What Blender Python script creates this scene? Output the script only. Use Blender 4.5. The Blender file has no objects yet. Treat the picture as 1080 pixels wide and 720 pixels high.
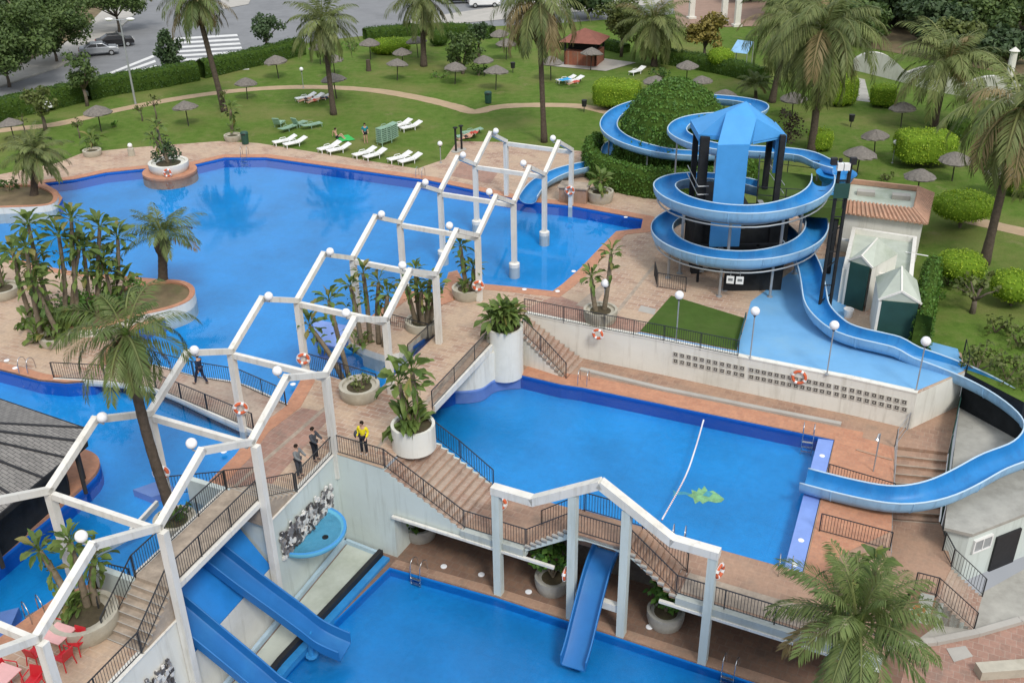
import bpy, bmesh, math, random
import numpy as np
from mathutils import Vector, Matrix, geometry
random.seed(7); rng = np.random.default_rng(7)
C = bpy.context.scene.collection
S = bpy.context.scene
R = math.radians
# ------------------------------------------------------------------ camera
F_PX, PITCH, CAM_H, ROLL = 1075.97, R(28.2118), 26.0, R(-0.8456)
fw = Vector((0, math.cos(PITCH), -math.sin(PITCH))); rt0 = Vector((1, 0, 0)); up0 = rt0.cross(fw)
rt = rt0 * math.cos(ROLL) + up0 * math.sin(ROLL); up = up0 * math.cos(ROLL) - rt0 * math.sin(ROLL)
def at(x, y, z=0.0):
    "the point of the level z that the survey of the photograph gives for the pixel x, y"
    d = fw * F_PX + rt * (x - 540) - up * (y - 360)
    t = (z - CAM_H) / d.z
    return Vector((d.x * t, d.y * t, z))
def px(p):
    q = Vector(p) - Vector((0, 0, CAM_H)); w = q.dot(fw)
    return 540 + F_PX * q.dot(rt) / w, 360 - F_PX * q.dot(up) / w
cam = bpy.data.objects.new('camera', bpy.data.cameras.new('camera')); C.objects.link(cam)
cam.data.sensor_fit = 'HORIZONTAL'; cam.data.sensor_width = 36; cam.data.lens = F_PX / 1080 * 36
cam.data.clip_start = 0.5; cam.data.clip_end = 2000
m = Matrix((rt, up, -fw)).transposed().to_4x4(); m.translation = (0, 0, CAM_H); cam.matrix_world = m
S.camera = cam
# ------------------------------------------------------------------ light
W = bpy.data.worlds.new('World'); S.world = W; W.use_nodes = True
nt = W.node_tree; N = nt.nodes; Lk = nt.links
bg = N['Background']; sky = N.new('ShaderNodeTexSky'); sky.sky_type = 'NISHITA'; sky.sun_disc = False
SUN_EL, SUN_AZ = 48, 158      # azimuth clockwise from +y
sky.sun_elevation = R(SUN_EL); sky.sun_rotation = R(SUN_AZ); sky.air_density = 1.0; sky.dust_density = 4.0; sky.ozone_density = 1.0
mixn = N.new('ShaderNodeMix'); mixn.data_type = 'RGBA'; mixn.inputs[0].default_value = 0.72
nz = N.new('ShaderNodeTexNoise'); nz.inputs['Scale'].default_value = 2.2; nz.inputs['Detail'].default_value = 5
tc = N.new('ShaderNodeTexCoord'); Lk.new(tc.outputs['Generated'], nz.inputs['Vector'])
cr = N.new('ShaderNodeValToRGB'); cr.color_ramp.elements[0].color = (3.8, 4.4, 5.4, 1); cr.color_ramp.elements[1].color = (12.2, 12.5, 12.9, 1)
cr.color_ramp.elements[0].position = .35; cr.color_ramp.elements[1].position = .68
Lk.new(nz.outputs['Fac'], cr.inputs['Fac']); Lk.new(sky.outputs['Color'], mixn.inputs[6]); Lk.new(cr.outputs['Color'], mixn.inputs[7])
sz = N.new('ShaderNodeSeparateXYZ'); Lk.new(tc.outputs['Generated'], sz.inputs[0])
mr = N.new('ShaderNodeMapRange'); mr.inputs['From Min'].default_value = 0; mr.inputs['From Max'].default_value = 1; mr.inputs['To Min'].default_value = .55; mr.inputs['To Max'].default_value = 1.45; Lk.new(sz.outputs['Z'], mr.inputs['Value'])
vm = N.new('ShaderNodeVectorMath'); vm.operation = 'SCALE'; Lk.new(mixn.outputs[2], vm.inputs[0]); Lk.new(mr.outputs[0], vm.inputs['Scale'])     # overcast sky: brighter overhead than at the horizon
Lk.new(vm.outputs[0], bg.inputs['Color']); bg.inputs['Strength'].default_value = 0.1
sl = bpy.data.lights.new('sun', 'SUN'); sl.energy = 1.75; sl.angle = R(13); sl.color = (1, .96, .9)
so = bpy.data.objects.new('sun', sl); C.objects.link(so)
sd = Vector((math.sin(R(SUN_AZ)) * math.cos(R(SUN_EL)), math.cos(R(SUN_AZ)) * math.cos(R(SUN_EL)), math.sin(R(SUN_EL))))
so.rotation_euler = sd.to_track_quat('Z', 'Y').to_euler(); so.location = (0, 60, 60)
vs = S.view_settings; vs.view_transform = 'Standard'; vs.look = 'None'; vs.exposure = 0.25; vs.gamma = 1; vs.use_curve_mapping = False
S.cycles.max_bounces = 6; S.cycles.transparent_max_bounces = 12; S.cycles.caustics_reflective = False; S.cycles.caustics_refractive = False
# ------------------------------------------------------------------ materials
def newmat(name):
    m = bpy.data.materials.new(name); m.use_nodes = True
    return m, m.node_tree, m.node_tree.nodes['Principled BSDF']
def pos_node(t, rot=0.0, scale=1.0, coord='world'):
    if coord == 'world': o = t.nodes.new('ShaderNodeNewGeometry').outputs['Position']
    else: o = t.nodes.new('ShaderNodeTexCoord').outputs['Object']
    mp = t.nodes.new('ShaderNodeMapping'); mp.inputs['Rotation'].default_value = (0, 0, rot); mp.inputs['Scale'].default_value = (scale,) * 3
    t.links.new(o, mp.inputs['Vector']); return mp.outputs['Vector']
def noise(t, vec, scale, detail=4, rough=.55):
    n = t.nodes.new('ShaderNodeTexNoise'); n.inputs['Scale'].default_value = scale; n.inputs['Detail'].default_value = detail; n.inputs['Roughness'].default_value = rough
    t.links.new(vec, n.inputs['Vector']); return n.outputs['Fac']
def ramp(t, fac, stops):
    r = t.nodes.new('ShaderNodeValToRGB'); e = r.color_ramp.elements
    while len(e) < len(stops): e.new(.5)
    for i, (p, c) in enumerate(stops): e[i].position = p; e[i].color = (*c, 1)
    t.links.new(fac, r.inputs['Fac']); return r.outputs['Color']
def mix(t, fac, a, b, mode='MIX'):
    n = t.nodes.new('ShaderNodeMix'); n.data_type = 'RGBA'; n.blend_type = mode
    for s, v in ((0, fac), (6, a), (7, b)):
        if isinstance(v, (int, float)): n.inputs[s].default_value = v
        elif isinstance(v, tuple): n.inputs[s].default_value = (*v, 1)
        else: t.links.new(v, n.inputs[s])
    return n.outputs[2]
def bump(t, h, strength, dist=.02):
    b = t.nodes.new('ShaderNodeBump'); b.inputs['Strength'].default_value = strength; b.inputs['Distance'].default_value = dist
    t.links.new(h, b.inputs['Height']); return b.outputs['Normal']
def plain(name, col, rough=.7, var=.25, scale=1.5, metal=0, coord='world', dirt=None, bmp=0.0, spec=.4, streak=None):
    m, t, b = newmat(name)
    v = pos_node(t, coord=coord)
    n1 = noise(t, v, scale, 5, .65)
    lo = tuple(c * (1 - var) for c in col); hi = tuple(min(1, c * (1 + var)) for c in col)
    c = ramp(t, n1, [(.25, lo), (.75, hi)])
    if dirt:
        n2 = noise(t, v, scale * .23 + .08, 6, .7); c = mix(t, ramp(t, n2, [(.5, (0, 0, 0)), (.72, (1, 1, 1))]), c, dirt)
    if streak:
        mp = t.nodes.new('ShaderNodeMapping'); mp.inputs['Scale'].default_value = (2.6, 2.6, .22); t.links.new(v, mp.inputs['Vector']); n3 = noise(t, mp.outputs['Vector'], 1.0, 6, .7)
        c = mix(t, ramp(t, n3, [(.52, (0, 0, 0)), (.74, (.75, .75, .75))]), c, streak)
    t.links.new(c, b.inputs['Base Color']); b.inputs['Roughness'].default_value = rough; b.inputs['Metallic'].default_value = metal
    b.inputs['Specular IOR Level'].default_value = spec
    if bmp: t.links.new(bump(t, noise(t, v, scale * 12, 3), bmp), b.inputs['Normal'])
    return m
DECK_ROT = R(25.5)
def paver(name, c1, c2, mortar, bw=.62, bh=.31, patch=None, rot=DECK_ROT, mort=.018, stain=(.20, .16, .13)):
    m, t, b = newmat(name)
    v = pos_node(t, rot)
    br = t.nodes.new('ShaderNodeTexBrick'); br.inputs['Scale'].default_value = 1; br.inputs['Brick Width'].default_value = bw; br.inputs['Row Height'].default_value = bh
    br.inputs['Mortar Size'].default_value = mort; br.inputs['Color1'].default_value = (*c1, 1); br.inputs['Color2'].default_value = (*c2, 1); br.inputs['Mortar'].default_value = (*mortar, 1)
    br.inputs['Mortar Smooth'].default_value = .3
    t.links.new(v, br.inputs['Vector']); c = br.outputs['Color']
    if patch:
        n = noise(t, v, .35, 4, .6); c = mix(t, ramp(t, n, [(.40, (0, 0, 0)), (.58, (.82, .82, .82))]), c, patch)
    n2 = noise(t, v, 1.1, 6, .7); c = mix(t, ramp(t, n2, [(.5, (0, 0, 0)), (.78, (.75, .75, .75))]), c, stain)
    n3 = noise(t, v, 7, 3, .6); c = mix(t, .35, c, ramp(t, n3, [(.3, (.5, .5, .5)), (.7, (1, 1, 1))]), 'MULTIPLY')
    t.links.new(c, b.inputs['Base Color']); b.inputs['Roughness'].default_value = .8
    t.links.new(bump(t, br.outputs['Fac'], -.3, .01), b.inputs['Normal'])
    return m
def pooltile(name, col, band):
    m, t, b = newmat(name)
    v = pos_node(t, DECK_ROT)
    n1 = noise(t, v, .25, 3); n2 = noise(t, v, 2.5, 4, .7)
    c = ramp(t, n1, [(.28, tuple(x * .8 for x in col)), (.72, tuple(min(1, x * 1.12) for x in col))])
    c = mix(t, .6, c, ramp(t, n2, [(.3, (.74, .80, .86)), (.7, (1, 1, 1))]), 'MULTIPLY')
    n4 = noise(t, v, 7.5, 2, .5); c = mix(t, .45, c, ramp(t, n4, [(.35, (.80, .85, .9)), (.62, (1, 1, 1))]), 'MULTIPLY')  # fine mottling paints faint caustic-like light ripples into the tile colour
    br = t.nodes.new('ShaderNodeTexBrick'); br.offset = 0; br.inputs['Scale'].default_value = 1; br.inputs['Brick Width'].default_value = 2.5; br.inputs['Row Height'].default_value = 2.5
    br.inputs['Mortar Size'].default_value = .03; br.inputs['Color1'].default_value = (1, 1, 1, 1); br.inputs['Color2'].default_value = (.96, .97, .98, 1); br.inputs['Mortar'].default_value = (.90, .93, .95, 1)
    t.links.new(v, br.inputs['Vector']); c = mix(t, 1.0, c, br.outputs['Color'], 'MULTIPLY')
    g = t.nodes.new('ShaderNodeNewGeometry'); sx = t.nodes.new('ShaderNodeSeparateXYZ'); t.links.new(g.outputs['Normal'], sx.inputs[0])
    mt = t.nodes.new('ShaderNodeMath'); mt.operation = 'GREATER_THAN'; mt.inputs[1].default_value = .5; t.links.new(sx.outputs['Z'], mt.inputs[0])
    c = mix(t, mt.outputs[0], band, c)          # upright faces take the deeper band blue: wall shade put into the tile colour
    t.links.new(c, b.inputs['Base Color']); b.inputs['Roughness'].default_value = .6
    return m
def water(name, tint, ripple=.03, scale=3.0):
    m = bpy.data.materials.new(name); m.use_nodes = True; t = m.node_tree; t.nodes.clear()
    out = t.nodes.new('ShaderNodeOutputMaterial'); mx = t.nodes.new('ShaderNodeMixShader'); tr = t.nodes.new('ShaderNodeBsdfTransparent'); gl = t.nodes.new('ShaderNodeBsdfGlossy')
    tr.inputs['Color'].default_value = (*tint, 1); gl.inputs['Roughness'].default_value = 0
    fr = t.nodes.new('ShaderNodeFresnel'); fr.inputs['IOR'].default_value = 1.36
    v = pos_node(t, .4)
    h1 = noise(t, v, scale, 4, .55); h2 = noise(t, v, scale * 4.3, 2, .5)
    h = mix(t, .25, h1, h2)
    n = bump(t, h, ripple, .08)
    t.links.new(n, gl.inputs['Normal']); t.links.new(n, fr.inputs['Normal'])
    t.links.new(fr.outputs[0], mx.inputs[0]); t.links.new(tr.outputs[0], mx.inputs[1]); t.links.new(gl.outputs[0], mx.inputs[2]); t.links.new(mx.outputs[0], out.inputs[0])
    return m
def leafmat(name, dark, light, dry=None, transl=.25, rough=.55):
    m, t, b = newmat(name)
    a = t.nodes.new('ShaderNodeAttribute'); a.attribute_name = 'tint'
    sx = t.nodes.new('ShaderNodeSeparateColor'); t.links.new(a.outputs['Color'], sx.inputs[0])
    c = ramp(t, sx.outputs[0], [(0, dark), (1, light)])
    if dry: c = mix(t, sx.outputs[1], c, dry)
    t.links.new(c, b.inputs['Base Color']); b.inputs['Roughness'].default_value = rough; b.inputs['Specular IOR Level'].default_value = .35
    if transl:
        o = t.nodes['Material Output']; tl = t.nodes.new('ShaderNodeBsdfTranslucent'); ms = t.nodes.new('ShaderNodeMixShader'); ms.inputs[0].default_value = transl
        t.links.new(c, tl.inputs['Color']); t.links.new(b.outputs[0], ms.inputs[1]); t.links.new(tl.outputs[0], ms.inputs[2]); t.links.new(ms.outputs[0], o.inputs[0])
    return m
def lawnmat():
    m, t, b = newmat('lawn grass'); v = pos_node(t)
    n1 = noise(t, v, .12, 5, .65); n2 = noise(t, v, 1.3, 5, .7); n3 = noise(t, v, 9, 3, .7)
    c = ramp(t, n2, [(.25, (.070, .125, .020)), (.5, (.108, .178, .030)), (.78, (.165, .195, .060))])
    c = mix(t, ramp(t, n1, [(.47, (0, 0, 0)), (.66, (.85, .85, .85))]), c, (.19, .195, .065))
    n5 = noise(t, v, .42, 6, .72); c = mix(t, ramp(t, n5, [(.58, (0, 0, 0)), (.74, (.8, .8, .8))]), c, (.25, .215, .11))
    c = mix(t, .6, c, ramp(t, n3, [(.25, (.55, .6, .5)), (.75, (1, 1, 1))]), 'MULTIPLY')
    t.links.new(c, b.inputs['Base Color']); b.inputs['Roughness'].default_value = .95; b.inputs['Specular IOR Level'].default_value = .1
    t.links.new(bump(t, n3, .6, .05), b.inputs['Normal']); return m
M = {}
M['lawn'] = lawnmat()
M['scrub'] = plain('dry scrub ground', (.16, .12, .065), .95, .4, .8, dirt=(.08, .10, .03))
M['deck'] = paver('deck pavers', (.51, .355, .25), (.33, .19, .13), (.58, .49, .40), patch=(.53, .395, .275), stain=(.33, .26, .21))
M['deck_red'] = paver('red deck pavers', (.40, .235, .175), (.33, .19, .14), (.41, .30, .24), bw=.4, bh=.4, mort=.014)
M['coping'] = paver('terracotta coping', (.54, .265, .155), (.47, .22, .13), (.46, .26, .17), bw=.3, bh=.3, mort=.01, stain=(.34, .19, .13))
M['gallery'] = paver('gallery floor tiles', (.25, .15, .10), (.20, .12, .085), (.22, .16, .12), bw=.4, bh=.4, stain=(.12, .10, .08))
M['oldtile'] = paver('weathered tile', (.37, .225, .155), (.27, .165, .115), (.38, .27, .20), bw=.4, bh=.4, mort=.018, patch=(.43, .275, .185), stain=(.25, .20, .15))
M['stairtile'] = paver('stair tiles', (.42, .28, .215), (.34, .215, .16), (.48, .40, .33), bw=.45, bh=.33, patch=(.46, .37, .29), stain=(.22, .17, .13))
M['darkstone'] = plain('dark rough stone', (.13, .115, .10), .95, .4, 2.5, dirt=(.20, .18, .15))  # brown stone tone, darkened in the colour so the gallery reads dark
M['block'] = plain('breeze block', (.46, .44, .39), .85, .12, 3)
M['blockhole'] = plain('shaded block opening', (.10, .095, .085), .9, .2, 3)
M['edge'] = plain('grey slab edge', (.42, .45, .42), .85, .1, 1, dirt=(.32, .34, .31), streak=(.26, .27, .24))
M['stone'] = plain('stone step', (.38, .31, .24), .85, .3, 2.5, dirt=(.22, .18, .14))
M['white'] = plain('white painted concrete', (.72, .70, .64), .6, .06, 1.2, dirt=(.60, .58, .51), streak=(.46, .43, .36))
M['wall'] = plain('off white rendered wall', (.72, .71, .64), .8, .06, .6, dirt=(.60, .59, .52), streak=(.47, .45, .38))
M['wallgrey'] = plain('grey green wall', (.56, .62, .585), .8, .06, .5, dirt=(.48, .53, .49), streak=(.38, .42, .38))
M['concrete'] = plain('concrete', (.36, .35, .31), .85, .2, 1.3, dirt=(.24, .23, .20))
M['planter'] = plain('stone planter', (.44, .41, .33), .85, .15, 2, dirt=(.30, .27, .20))
M['soil'] = plain('planter soil', (.07, .055, .03), .95, .4, 3, dirt=(.07, .09, .03))
M['iron'] = plain('black iron', (.025, .027, .03), .45, .2, 4)
M['steel'] = plain('stainless steel', (.55, .56, .57), .25, .05, 4, metal=.9)
M['galv'] = plain('galvanised steel', (.38, .40, .41), .45, .1, 3, metal=.4)
M['slide'] = plain('blue slide gel coat', (.028, .225, .52), .42, .16, .9, dirt=(.07, .28, .54), spec=.3, streak=(.03, .15, .38))
M['slide_out'] = plain('pale blue slide shell', (.25, .47, .70), .5, .12, 1.0, dirt=(.19, .36, .56), streak=(.16, .27, .42))
M['rim'] = plain('white slide rim', (.45, .60, .72), .4, .08, 2)
M['slide_deep'] = plain('deep blue slide', (.014, .135, .38), .5, .14, .8, dirt=(.025, .18, .42), spec=.35)
M['slide_mid'] = plain('mid blue slide side', (.018, .15, .41), .45, .1, 1, spec=.35)
M['palekerb'] = plain('pale blue kerb', (.42, .55, .64), .6, .12, 1.5, dirt=(.34, .44, .48))
M['court'] = plain('brown court', (.30, .20, .15), .9, .15, 1)
M['bluepaint'] = plain('blue painted board', (.06, .30, .66), .55, .12, .7, dirt=(.08, .32, .68), bmp=.05)
M['bluefloor'] = plain('light blue painted floor', (.15, .37, .62), .65, .12, .5, dirt=(.20, .40, .58))
M['bluebowl'] = plain('aqua painted bowl', (.14, .48, .68), .5, .1, 1, dirt=(.20, .52, .60))
M['apron'] = plain('blue painted apron', (.016, .20, .56), .5, .15, 1)
M['basinfloor'] = plain('pale basin floor', (.50, .53, .46), .75, .15, .7, dirt=(.33, .36, .28))
M['black'] = plain('black tar edging', (.018, .018, .02), .6, .3, 3)
M['dark'] = plain('dark machine cover', (.026, .028, .03), .85, .3, 2, spec=.1)
M['darkgreen'] = plain('dark green board', (.018, .065, .055), .6, .2, 1)
M['turf'] = plain('artificial turf', (.06, .105, .022), .95, .15, 1.2, dirt=(.075, .11, .03), bmp=.3, spec=.1)
M['asphalt'] = plain('asphalt', (.20, .205, .21), .9, .1, .5, dirt=(.15, .155, .16))
M['sidewalk'] = plain('pale pavement', (.40, .38, .34), .9, .1, .8, dirt=(.32, .31, .28))
M['roadpaint'] = plain('white road paint', (.62, .62, .60), .8, .12, 1)
M['sand'] = plain('sandy path', (.40, .29, .18), .95, .15, 1.2, dirt=(.34, .26, .17))
M['bark'] = plain('palm trunk bark', (.095, .075, .058), .95, .35, 6, bmp=.6, coord='obj', spec=.1)
M['bark2'] = plain('tree bark', (.14, .115, .09), .95, .35, 5, bmp=.5, coord='obj', spec=.1)
M['stem'] = plain('plant stem', (.17, .135, .09), .9, .4, 5, coord='obj')
M['thatch'] = plain('grey thatch', (.185, .168, .148), .95, .3, 5, coord='obj', bmp=.8, spec=.1)
M['pole'] = plain('dark timber pole', (.04, .035, .03), .7, .3, 4, coord='obj')
M['plasticwhite'] = plain('white plastic', (.78, .78, .76), .4, .03, 3, coord='obj')
M['plasticgreen'] = plain('pale green plastic', (.26, .40, .30), .45, .12, 3, coord='obj')
M['plasticred'] = plain('red plastic', (.55, .02, .03), .35, .08, 3, coord='obj')
M['tablepink'] = plain('faded pink table top', (.72, .40, .38), .45, .1, 3, coord='obj')
M['orange'] = plain('orange lifebuoy', (.62, .13, .05), .5, .1, 4, coord='obj')
M['globe'] = plain('opal globe', (.82, .82, .82), .25, .02, 2, coord='obj')
M['bingreen'] = plain('green litter bin', (.02, .07, .05), .5, .15, 3, coord='obj')
M['terra'] = plain('terracotta roof tile', (.46, .27, .18), .85, .2, 3, dirt=(.36, .24, .17))
M['flatroof'] = plain('grey green flat roof', (.44, .48, .41), .85, .12, 1.0, dirt=(.28, .33, .24))
M['brick'] = paver('hut brick', (.30, .10, .05), (.25, .08, .045), (.28, .16, .11), bw=.3, bh=.1, mort=.008)
M['redroof'] = plain('reddish hut roof', (.22, .085, .06), .85, .2, 2)
M['glass'] = plain('dark glass', (.02, .022, .025), .1, .1, 2, coord='obj')
M['core_box'] = plain('inner hedge foliage', (.12, .20, .018), .95, .3, 3, coord='obj', spec=.05)
M['rubber'] = plain('rubber', (.02, .02, .02), .8, .1, 3, coord='obj')
M['ledge'] = plain('violet blue ledge tile', (.20, .31, .66), .5, .1, 1.5)
M['lens'] = plain('white underwater lamp', (.8, .82, .84), .4, .03, 3)
M['fishy'] = plain('yellow green mosaic', (.34, .64, .26), .6, .45, 3)
M['fishg'] = plain('pale green mosaic', (.10, .45, .55), .6, .3, 3)
M['mosaic'] = None
def mosaicmat():
    m, t, b = newmat('broken stone cladding'); v = pos_node(t, 0)
    vo = t.nodes.new('ShaderNodeTexVoronoi'); vo.inputs['Scale'].default_value = 4.5; t.links.new(v, vo.inputs['Vector'])
    sx = t.nodes.new('ShaderNodeSeparateColor'); t.links.new(vo.outputs['Color'], sx.inputs[0])
    c = ramp(t, sx.outputs[0], [(.1, (.06, .055, .055)), (.45, (.22, .21, .21)), (.6, (.62, .60, .57)), (.9, (.70, .68, .64))]); t.links.new(c, b.inputs['Base Color']); b.inputs['Roughness'].default_value = .8
    return m
M['mosaic'] = mosaicmat()
def shinglemat():
    m, t, b = newmat('dark roof shingles'); v = pos_node(t, DECK_ROT)
    br = t.nodes.new('ShaderNodeTexBrick'); br.inputs['Scale'].default_value = 1; br.inputs['Brick Width'].default_value = .35; br.inputs['Row Height'].default_value = .16; br.inputs['Mortar Size'].default_value = .012
    br.inputs['Color1'].default_value = (.27, .255, .235, 1); br.inputs['Color2'].default_value = (.205, .195, .18, 1); br.inputs['Mortar'].default_value = (.06, .06, .06, 1); t.links.new(v, br.inputs['Vector'])
    c = mix(t, .5, br.outputs['Color'], ramp(t, noise(t, v, .7, 5, .7), [(.3, (.6, .6, .6)), (.7, (1, 1, 1))]), 'MULTIPLY')
    t.links.new(c, b.inputs['Base Color']); b.inputs['Roughness'].default_value = .9; return m
M['shingle'] = shinglemat()
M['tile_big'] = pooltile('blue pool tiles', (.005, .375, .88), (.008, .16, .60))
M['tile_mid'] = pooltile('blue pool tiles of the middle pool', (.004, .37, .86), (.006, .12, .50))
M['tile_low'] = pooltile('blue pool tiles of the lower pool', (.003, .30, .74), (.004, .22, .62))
M['water'] = water('pool water', (.90, .96, 1.0))
M['water_calm'] = water('calm pool water', (.90, .96, 1.0), ripple=.45, scale=3.2)
M['palm'] = leafmat('palm frond', (.065, .11, .024), (.165, .225, .065), (.22, .165, .07))
M['palm_grey'] = leafmat('olive palm frond', (.08, .115, .032), (.20, .245, .075), (.26, .20, .09))
M['strel'] = leafmat('broad tropical leaf', (.05, .105, .022), (.155, .235, .05), (.22, .20, .06))
M['bush'] = leafmat('glossy shrub leaf', (.045, .115, .016), (.14, .28, .040))
M['box'] = leafmat('clipped hedge leaf', (.14, .25, .014), (.40, .52, .036))
M['hedge'] = leafmat('dark hedge leaf', (.028, .070, .012), (.085, .165, .028))
M['tree'] = leafmat('tree leaf', (.045, .085, .020), (.125, .185, .050))
M['tree_light'] = leafmat('light tree leaf', (.070, .10, .022), (.18, .21, .06))
M['tree_yellow'] = leafmat('yellowing leaf', (.15, .13, .025), (.33, .26, .06))
M['tree_dark'] = leafmat('blue green leaf', (.035, .068, .026), (.090, .140, .055))
M['tree_purple'] = leafmat('purple brown twig', (.05, .028, .025), (.12, .08, .06))
M['core'] = plain('inner twigs', (.045, .080, .014), .95, .4, 3, coord='obj', spec=.05)
def cloth(name, c): M[name] = plain(name + ' cloth', c, .85, .1, 5, coord='obj', spec=.2)
for n_, c_ in (('yellow', (.72, .60, .02)), ('darkcloth', (.02, .022, .03)), ('greycloth', (.18, .19, .19)), ('charcoal', (.06, .065, .075)), ('teal', (.02, .22, .28)), ('navy', (.02, .03, .06)), ('greencloth', (.05, .42, .10)), ('bluecloth', (.05, .30, .55)), ('redcloth', (.5, .08, .06)), ('hair', (.02, .014, .01)), ('whitecloth', (.7, .7, .68))): cloth(n_, c_)
M['skin'] = plain('skin', (.50, .30, .21), .6, .06, 6, coord='obj')
M['carsilver'] = plain('silver car paint', (.42, .44, .46), .3, .04, 2, metal=.5, coord='obj')
M['carblack'] = plain('black car paint', (.02, .02, .022), .25, .1, 2, coord='obj')
M['carwhite'] = plain('white car paint', (.74, .75, .75), .3, .03, 2, coord='obj')
M['lampglass'] = plain('lamp lens', (.7, .7, .66), .15, .05, 3, coord='obj')
M['taillight'] = plain('tail lamp lens', (.4, .02, .02), .2, .05, 3, coord='obj')
# ------------------------------------------------------------------ mesh helpers
def wl(o):
    p = Vector((0, 0, 0))
    while o is not None: p = p + o.location; o = o.parent
    return p
class MB:
    def __init__(s): s.v = []; s.f = []
    def add(s, vs, fs):
        k = len(s.v); s.v += [tuple(p) for p in vs]; s.f += [tuple(i + k for i in f) for f in fs]; return s
    def box(s, c, d, rz=0.0):
        x, y, z = d[0] / 2, d[1] / 2, d[2] / 2; ca, sa = math.cos(rz), math.sin(rz); vs = []
        for k in (-z, z):
            for (i, j) in ((-x, -y), (x, -y), (x, y), (-x, y)): vs.append((c[0] + i * ca - j * sa, c[1] + i * sa + j * ca, c[2] + k))
        return s.add(vs, [(3, 2, 1, 0), (4, 5, 6, 7), (0, 1, 5, 4), (1, 2, 6, 5), (2, 3, 7, 6), (3, 0, 4, 7)])
    def beam(s, p, q, w, h, upv=(0, 0, 1)):
        p, q = Vector(p), Vector(q); t = (q - p).normalized(); u_ = Vector(upv)
        sd_ = t.cross(u_)
        if sd_.length < 1e-4: sd_ = Vector((1, 0, 0))
        sd_.normalize(); u_ = sd_.cross(t).normalized(); vs = []
        for e in (p, q):
            for (i, j) in ((-1, -1), (1, -1), (1, 1), (-1, 1)): vs.append(e + sd_ * (i * w / 2) + u_ * (j * h / 2))
        return s.add(vs, [(0, 1, 2, 3), (7, 6, 5, 4), (0, 4, 5, 1), (1, 5, 6, 2), (2, 6, 7, 3), (3, 7, 4, 0)])
    def tube(s, path, r, n=8, cap=True, closed=False):
        P = [Vector(p) for p in path]; rs = r if isinstance(r, (list, tuple)) else [r] * len(P); vs = []; fs = []
        for i, p in enumerate(P):
            if closed: t = P[(i + 1) % len(P)] - P[i - 1]
            else: t = P[min(i + 1, len(P) - 1)] - P[max(i - 1, 0)]
            t.normalize(); a = Vector((0, 0, 1)) if abs(t.z) < .95 else Vector((1, 0, 0))
            x = t.cross(a).normalized(); y = x.cross(t).normalized()
            for k in range(n): an = 2 * math.pi * k / n; vs.append(p + (x * math.cos(an) + y * math.sin(an)) * rs[i])
        m_ = len(P)
        for i in range(m_ if closed else m_ - 1):
            for k in range(n): fs.append((i * n + k, i * n + (k + 1) % n, ((i + 1) % m_) * n + (k + 1) % n, ((i + 1) % m_) * n + k))
        if cap and not closed: fs += [tuple(range(n))[::-1], tuple(range((m_ - 1) * n, m_ * n))]
        return s.add(vs, fs)
    def lathe(s, prof, c=(0, 0, 0), n=20):
        vs = []; fs = []
        for (r, z) in prof:
            for k in range(n): a = 2 * math.pi * k / n; vs.append((c[0] + r * math.cos(a), c[1] + r * math.sin(a), c[2] + z))
        for i in range(len(prof) - 1):
            for k in range(n): fs.append((i * n + k, i * n + (k + 1) % n, (i + 1) * n + (k + 1) % n, (i + 1) * n + k))
        if prof[0][0] > 1e-4: fs.append(tuple(range(n))[::-1])
        if prof[-1][0] > 1e-4: fs.append(tuple(range((len(prof) - 1) * n, len(prof) * n)))
        return s.add(vs, fs)
    def ball(s, c, r, n=12, m_=8, sc=(1, 1, 1)):
        vs = []; fs = []
        for i in range(1, m_):
            th = math.pi * i / m_
            for k in range(n): a = 2 * math.pi * k / n; vs.append((c[0] + r * sc[0] * math.sin(th) * math.cos(a), c[1] + r * sc[1] * math.sin(th) * math.sin(a), c[2] - r * sc[2] * math.cos(th)))
        b0 = len(vs); vs += [(c[0], c[1], c[2] - r * sc[2]), (c[0], c[1], c[2] + r * sc[2])]
        for i in range(m_ - 2):
            for k in range(n): fs.append((i * n + k, i * n + (k + 1) % n, (i + 1) * n + (k + 1) % n, (i + 1) * n + k))
        for k in range(n): fs += [(b0, (k + 1) % n, k), (b0 + 1, (m_ - 2) * n + k, (m_ - 2) * n + (k + 1) % n)]
        return s.add(vs, fs)
    def torus(s, c, R_, r, axis=(0, 0, 1), n=20, k=8):
        ax = Vector(axis).normalized(); a = ax.orthogonal().normalized(); b = ax.cross(a)
        return s.tube([Vector(c) + (a * math.cos(2 * math.pi * i / n) + b * math.sin(2 * math.pi * i / n)) * R_ for i in range(n)], r, k, closed=True)
    def poly(s, loops, z):
        "flat sheet: loops[0] the outline, the rest holes"
        L = [[Vector((p[0], p[1], 0)) for p in l] for l in loops]
        tri = geometry.tessellate_polygon(L); vs = [(p.x, p.y, z) for l in L for p in l]; fs = []
        for a, b, c in tri:
            A, B, D = vs[a], vs[b], vs[c]
            cr_ = (B[0] - A[0]) * (D[1] - A[1]) - (B[1] - A[1]) * (D[0] - A[0])
            fs.append((a, b, c) if cr_ > 0 else (a, c, b))
        return s.add(vs, fs)
    def sides(s, loop, z0, z1, closed=True, flip=False):
        n = len(loop); vs = [(p[0], p[1], z0) for p in loop] + [(p[0], p[1], z1) for p in loop]; fs = []
        for i in range(n if closed else n - 1):
            j = (i + 1) % n; f = (i, j, n + j, n + i); fs.append(f[::-1] if flip else f)
        return s.add(vs, fs)
    def prism(s, loop, z0, z1):
        lp = ccw(loop); s.poly([lp], z1); k = len(s.v); s.poly([lp], z0)
        s.f = [f if min(f) < k else f[::-1] for f in s.f]; return s.sides(lp, z0, z1)
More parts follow.
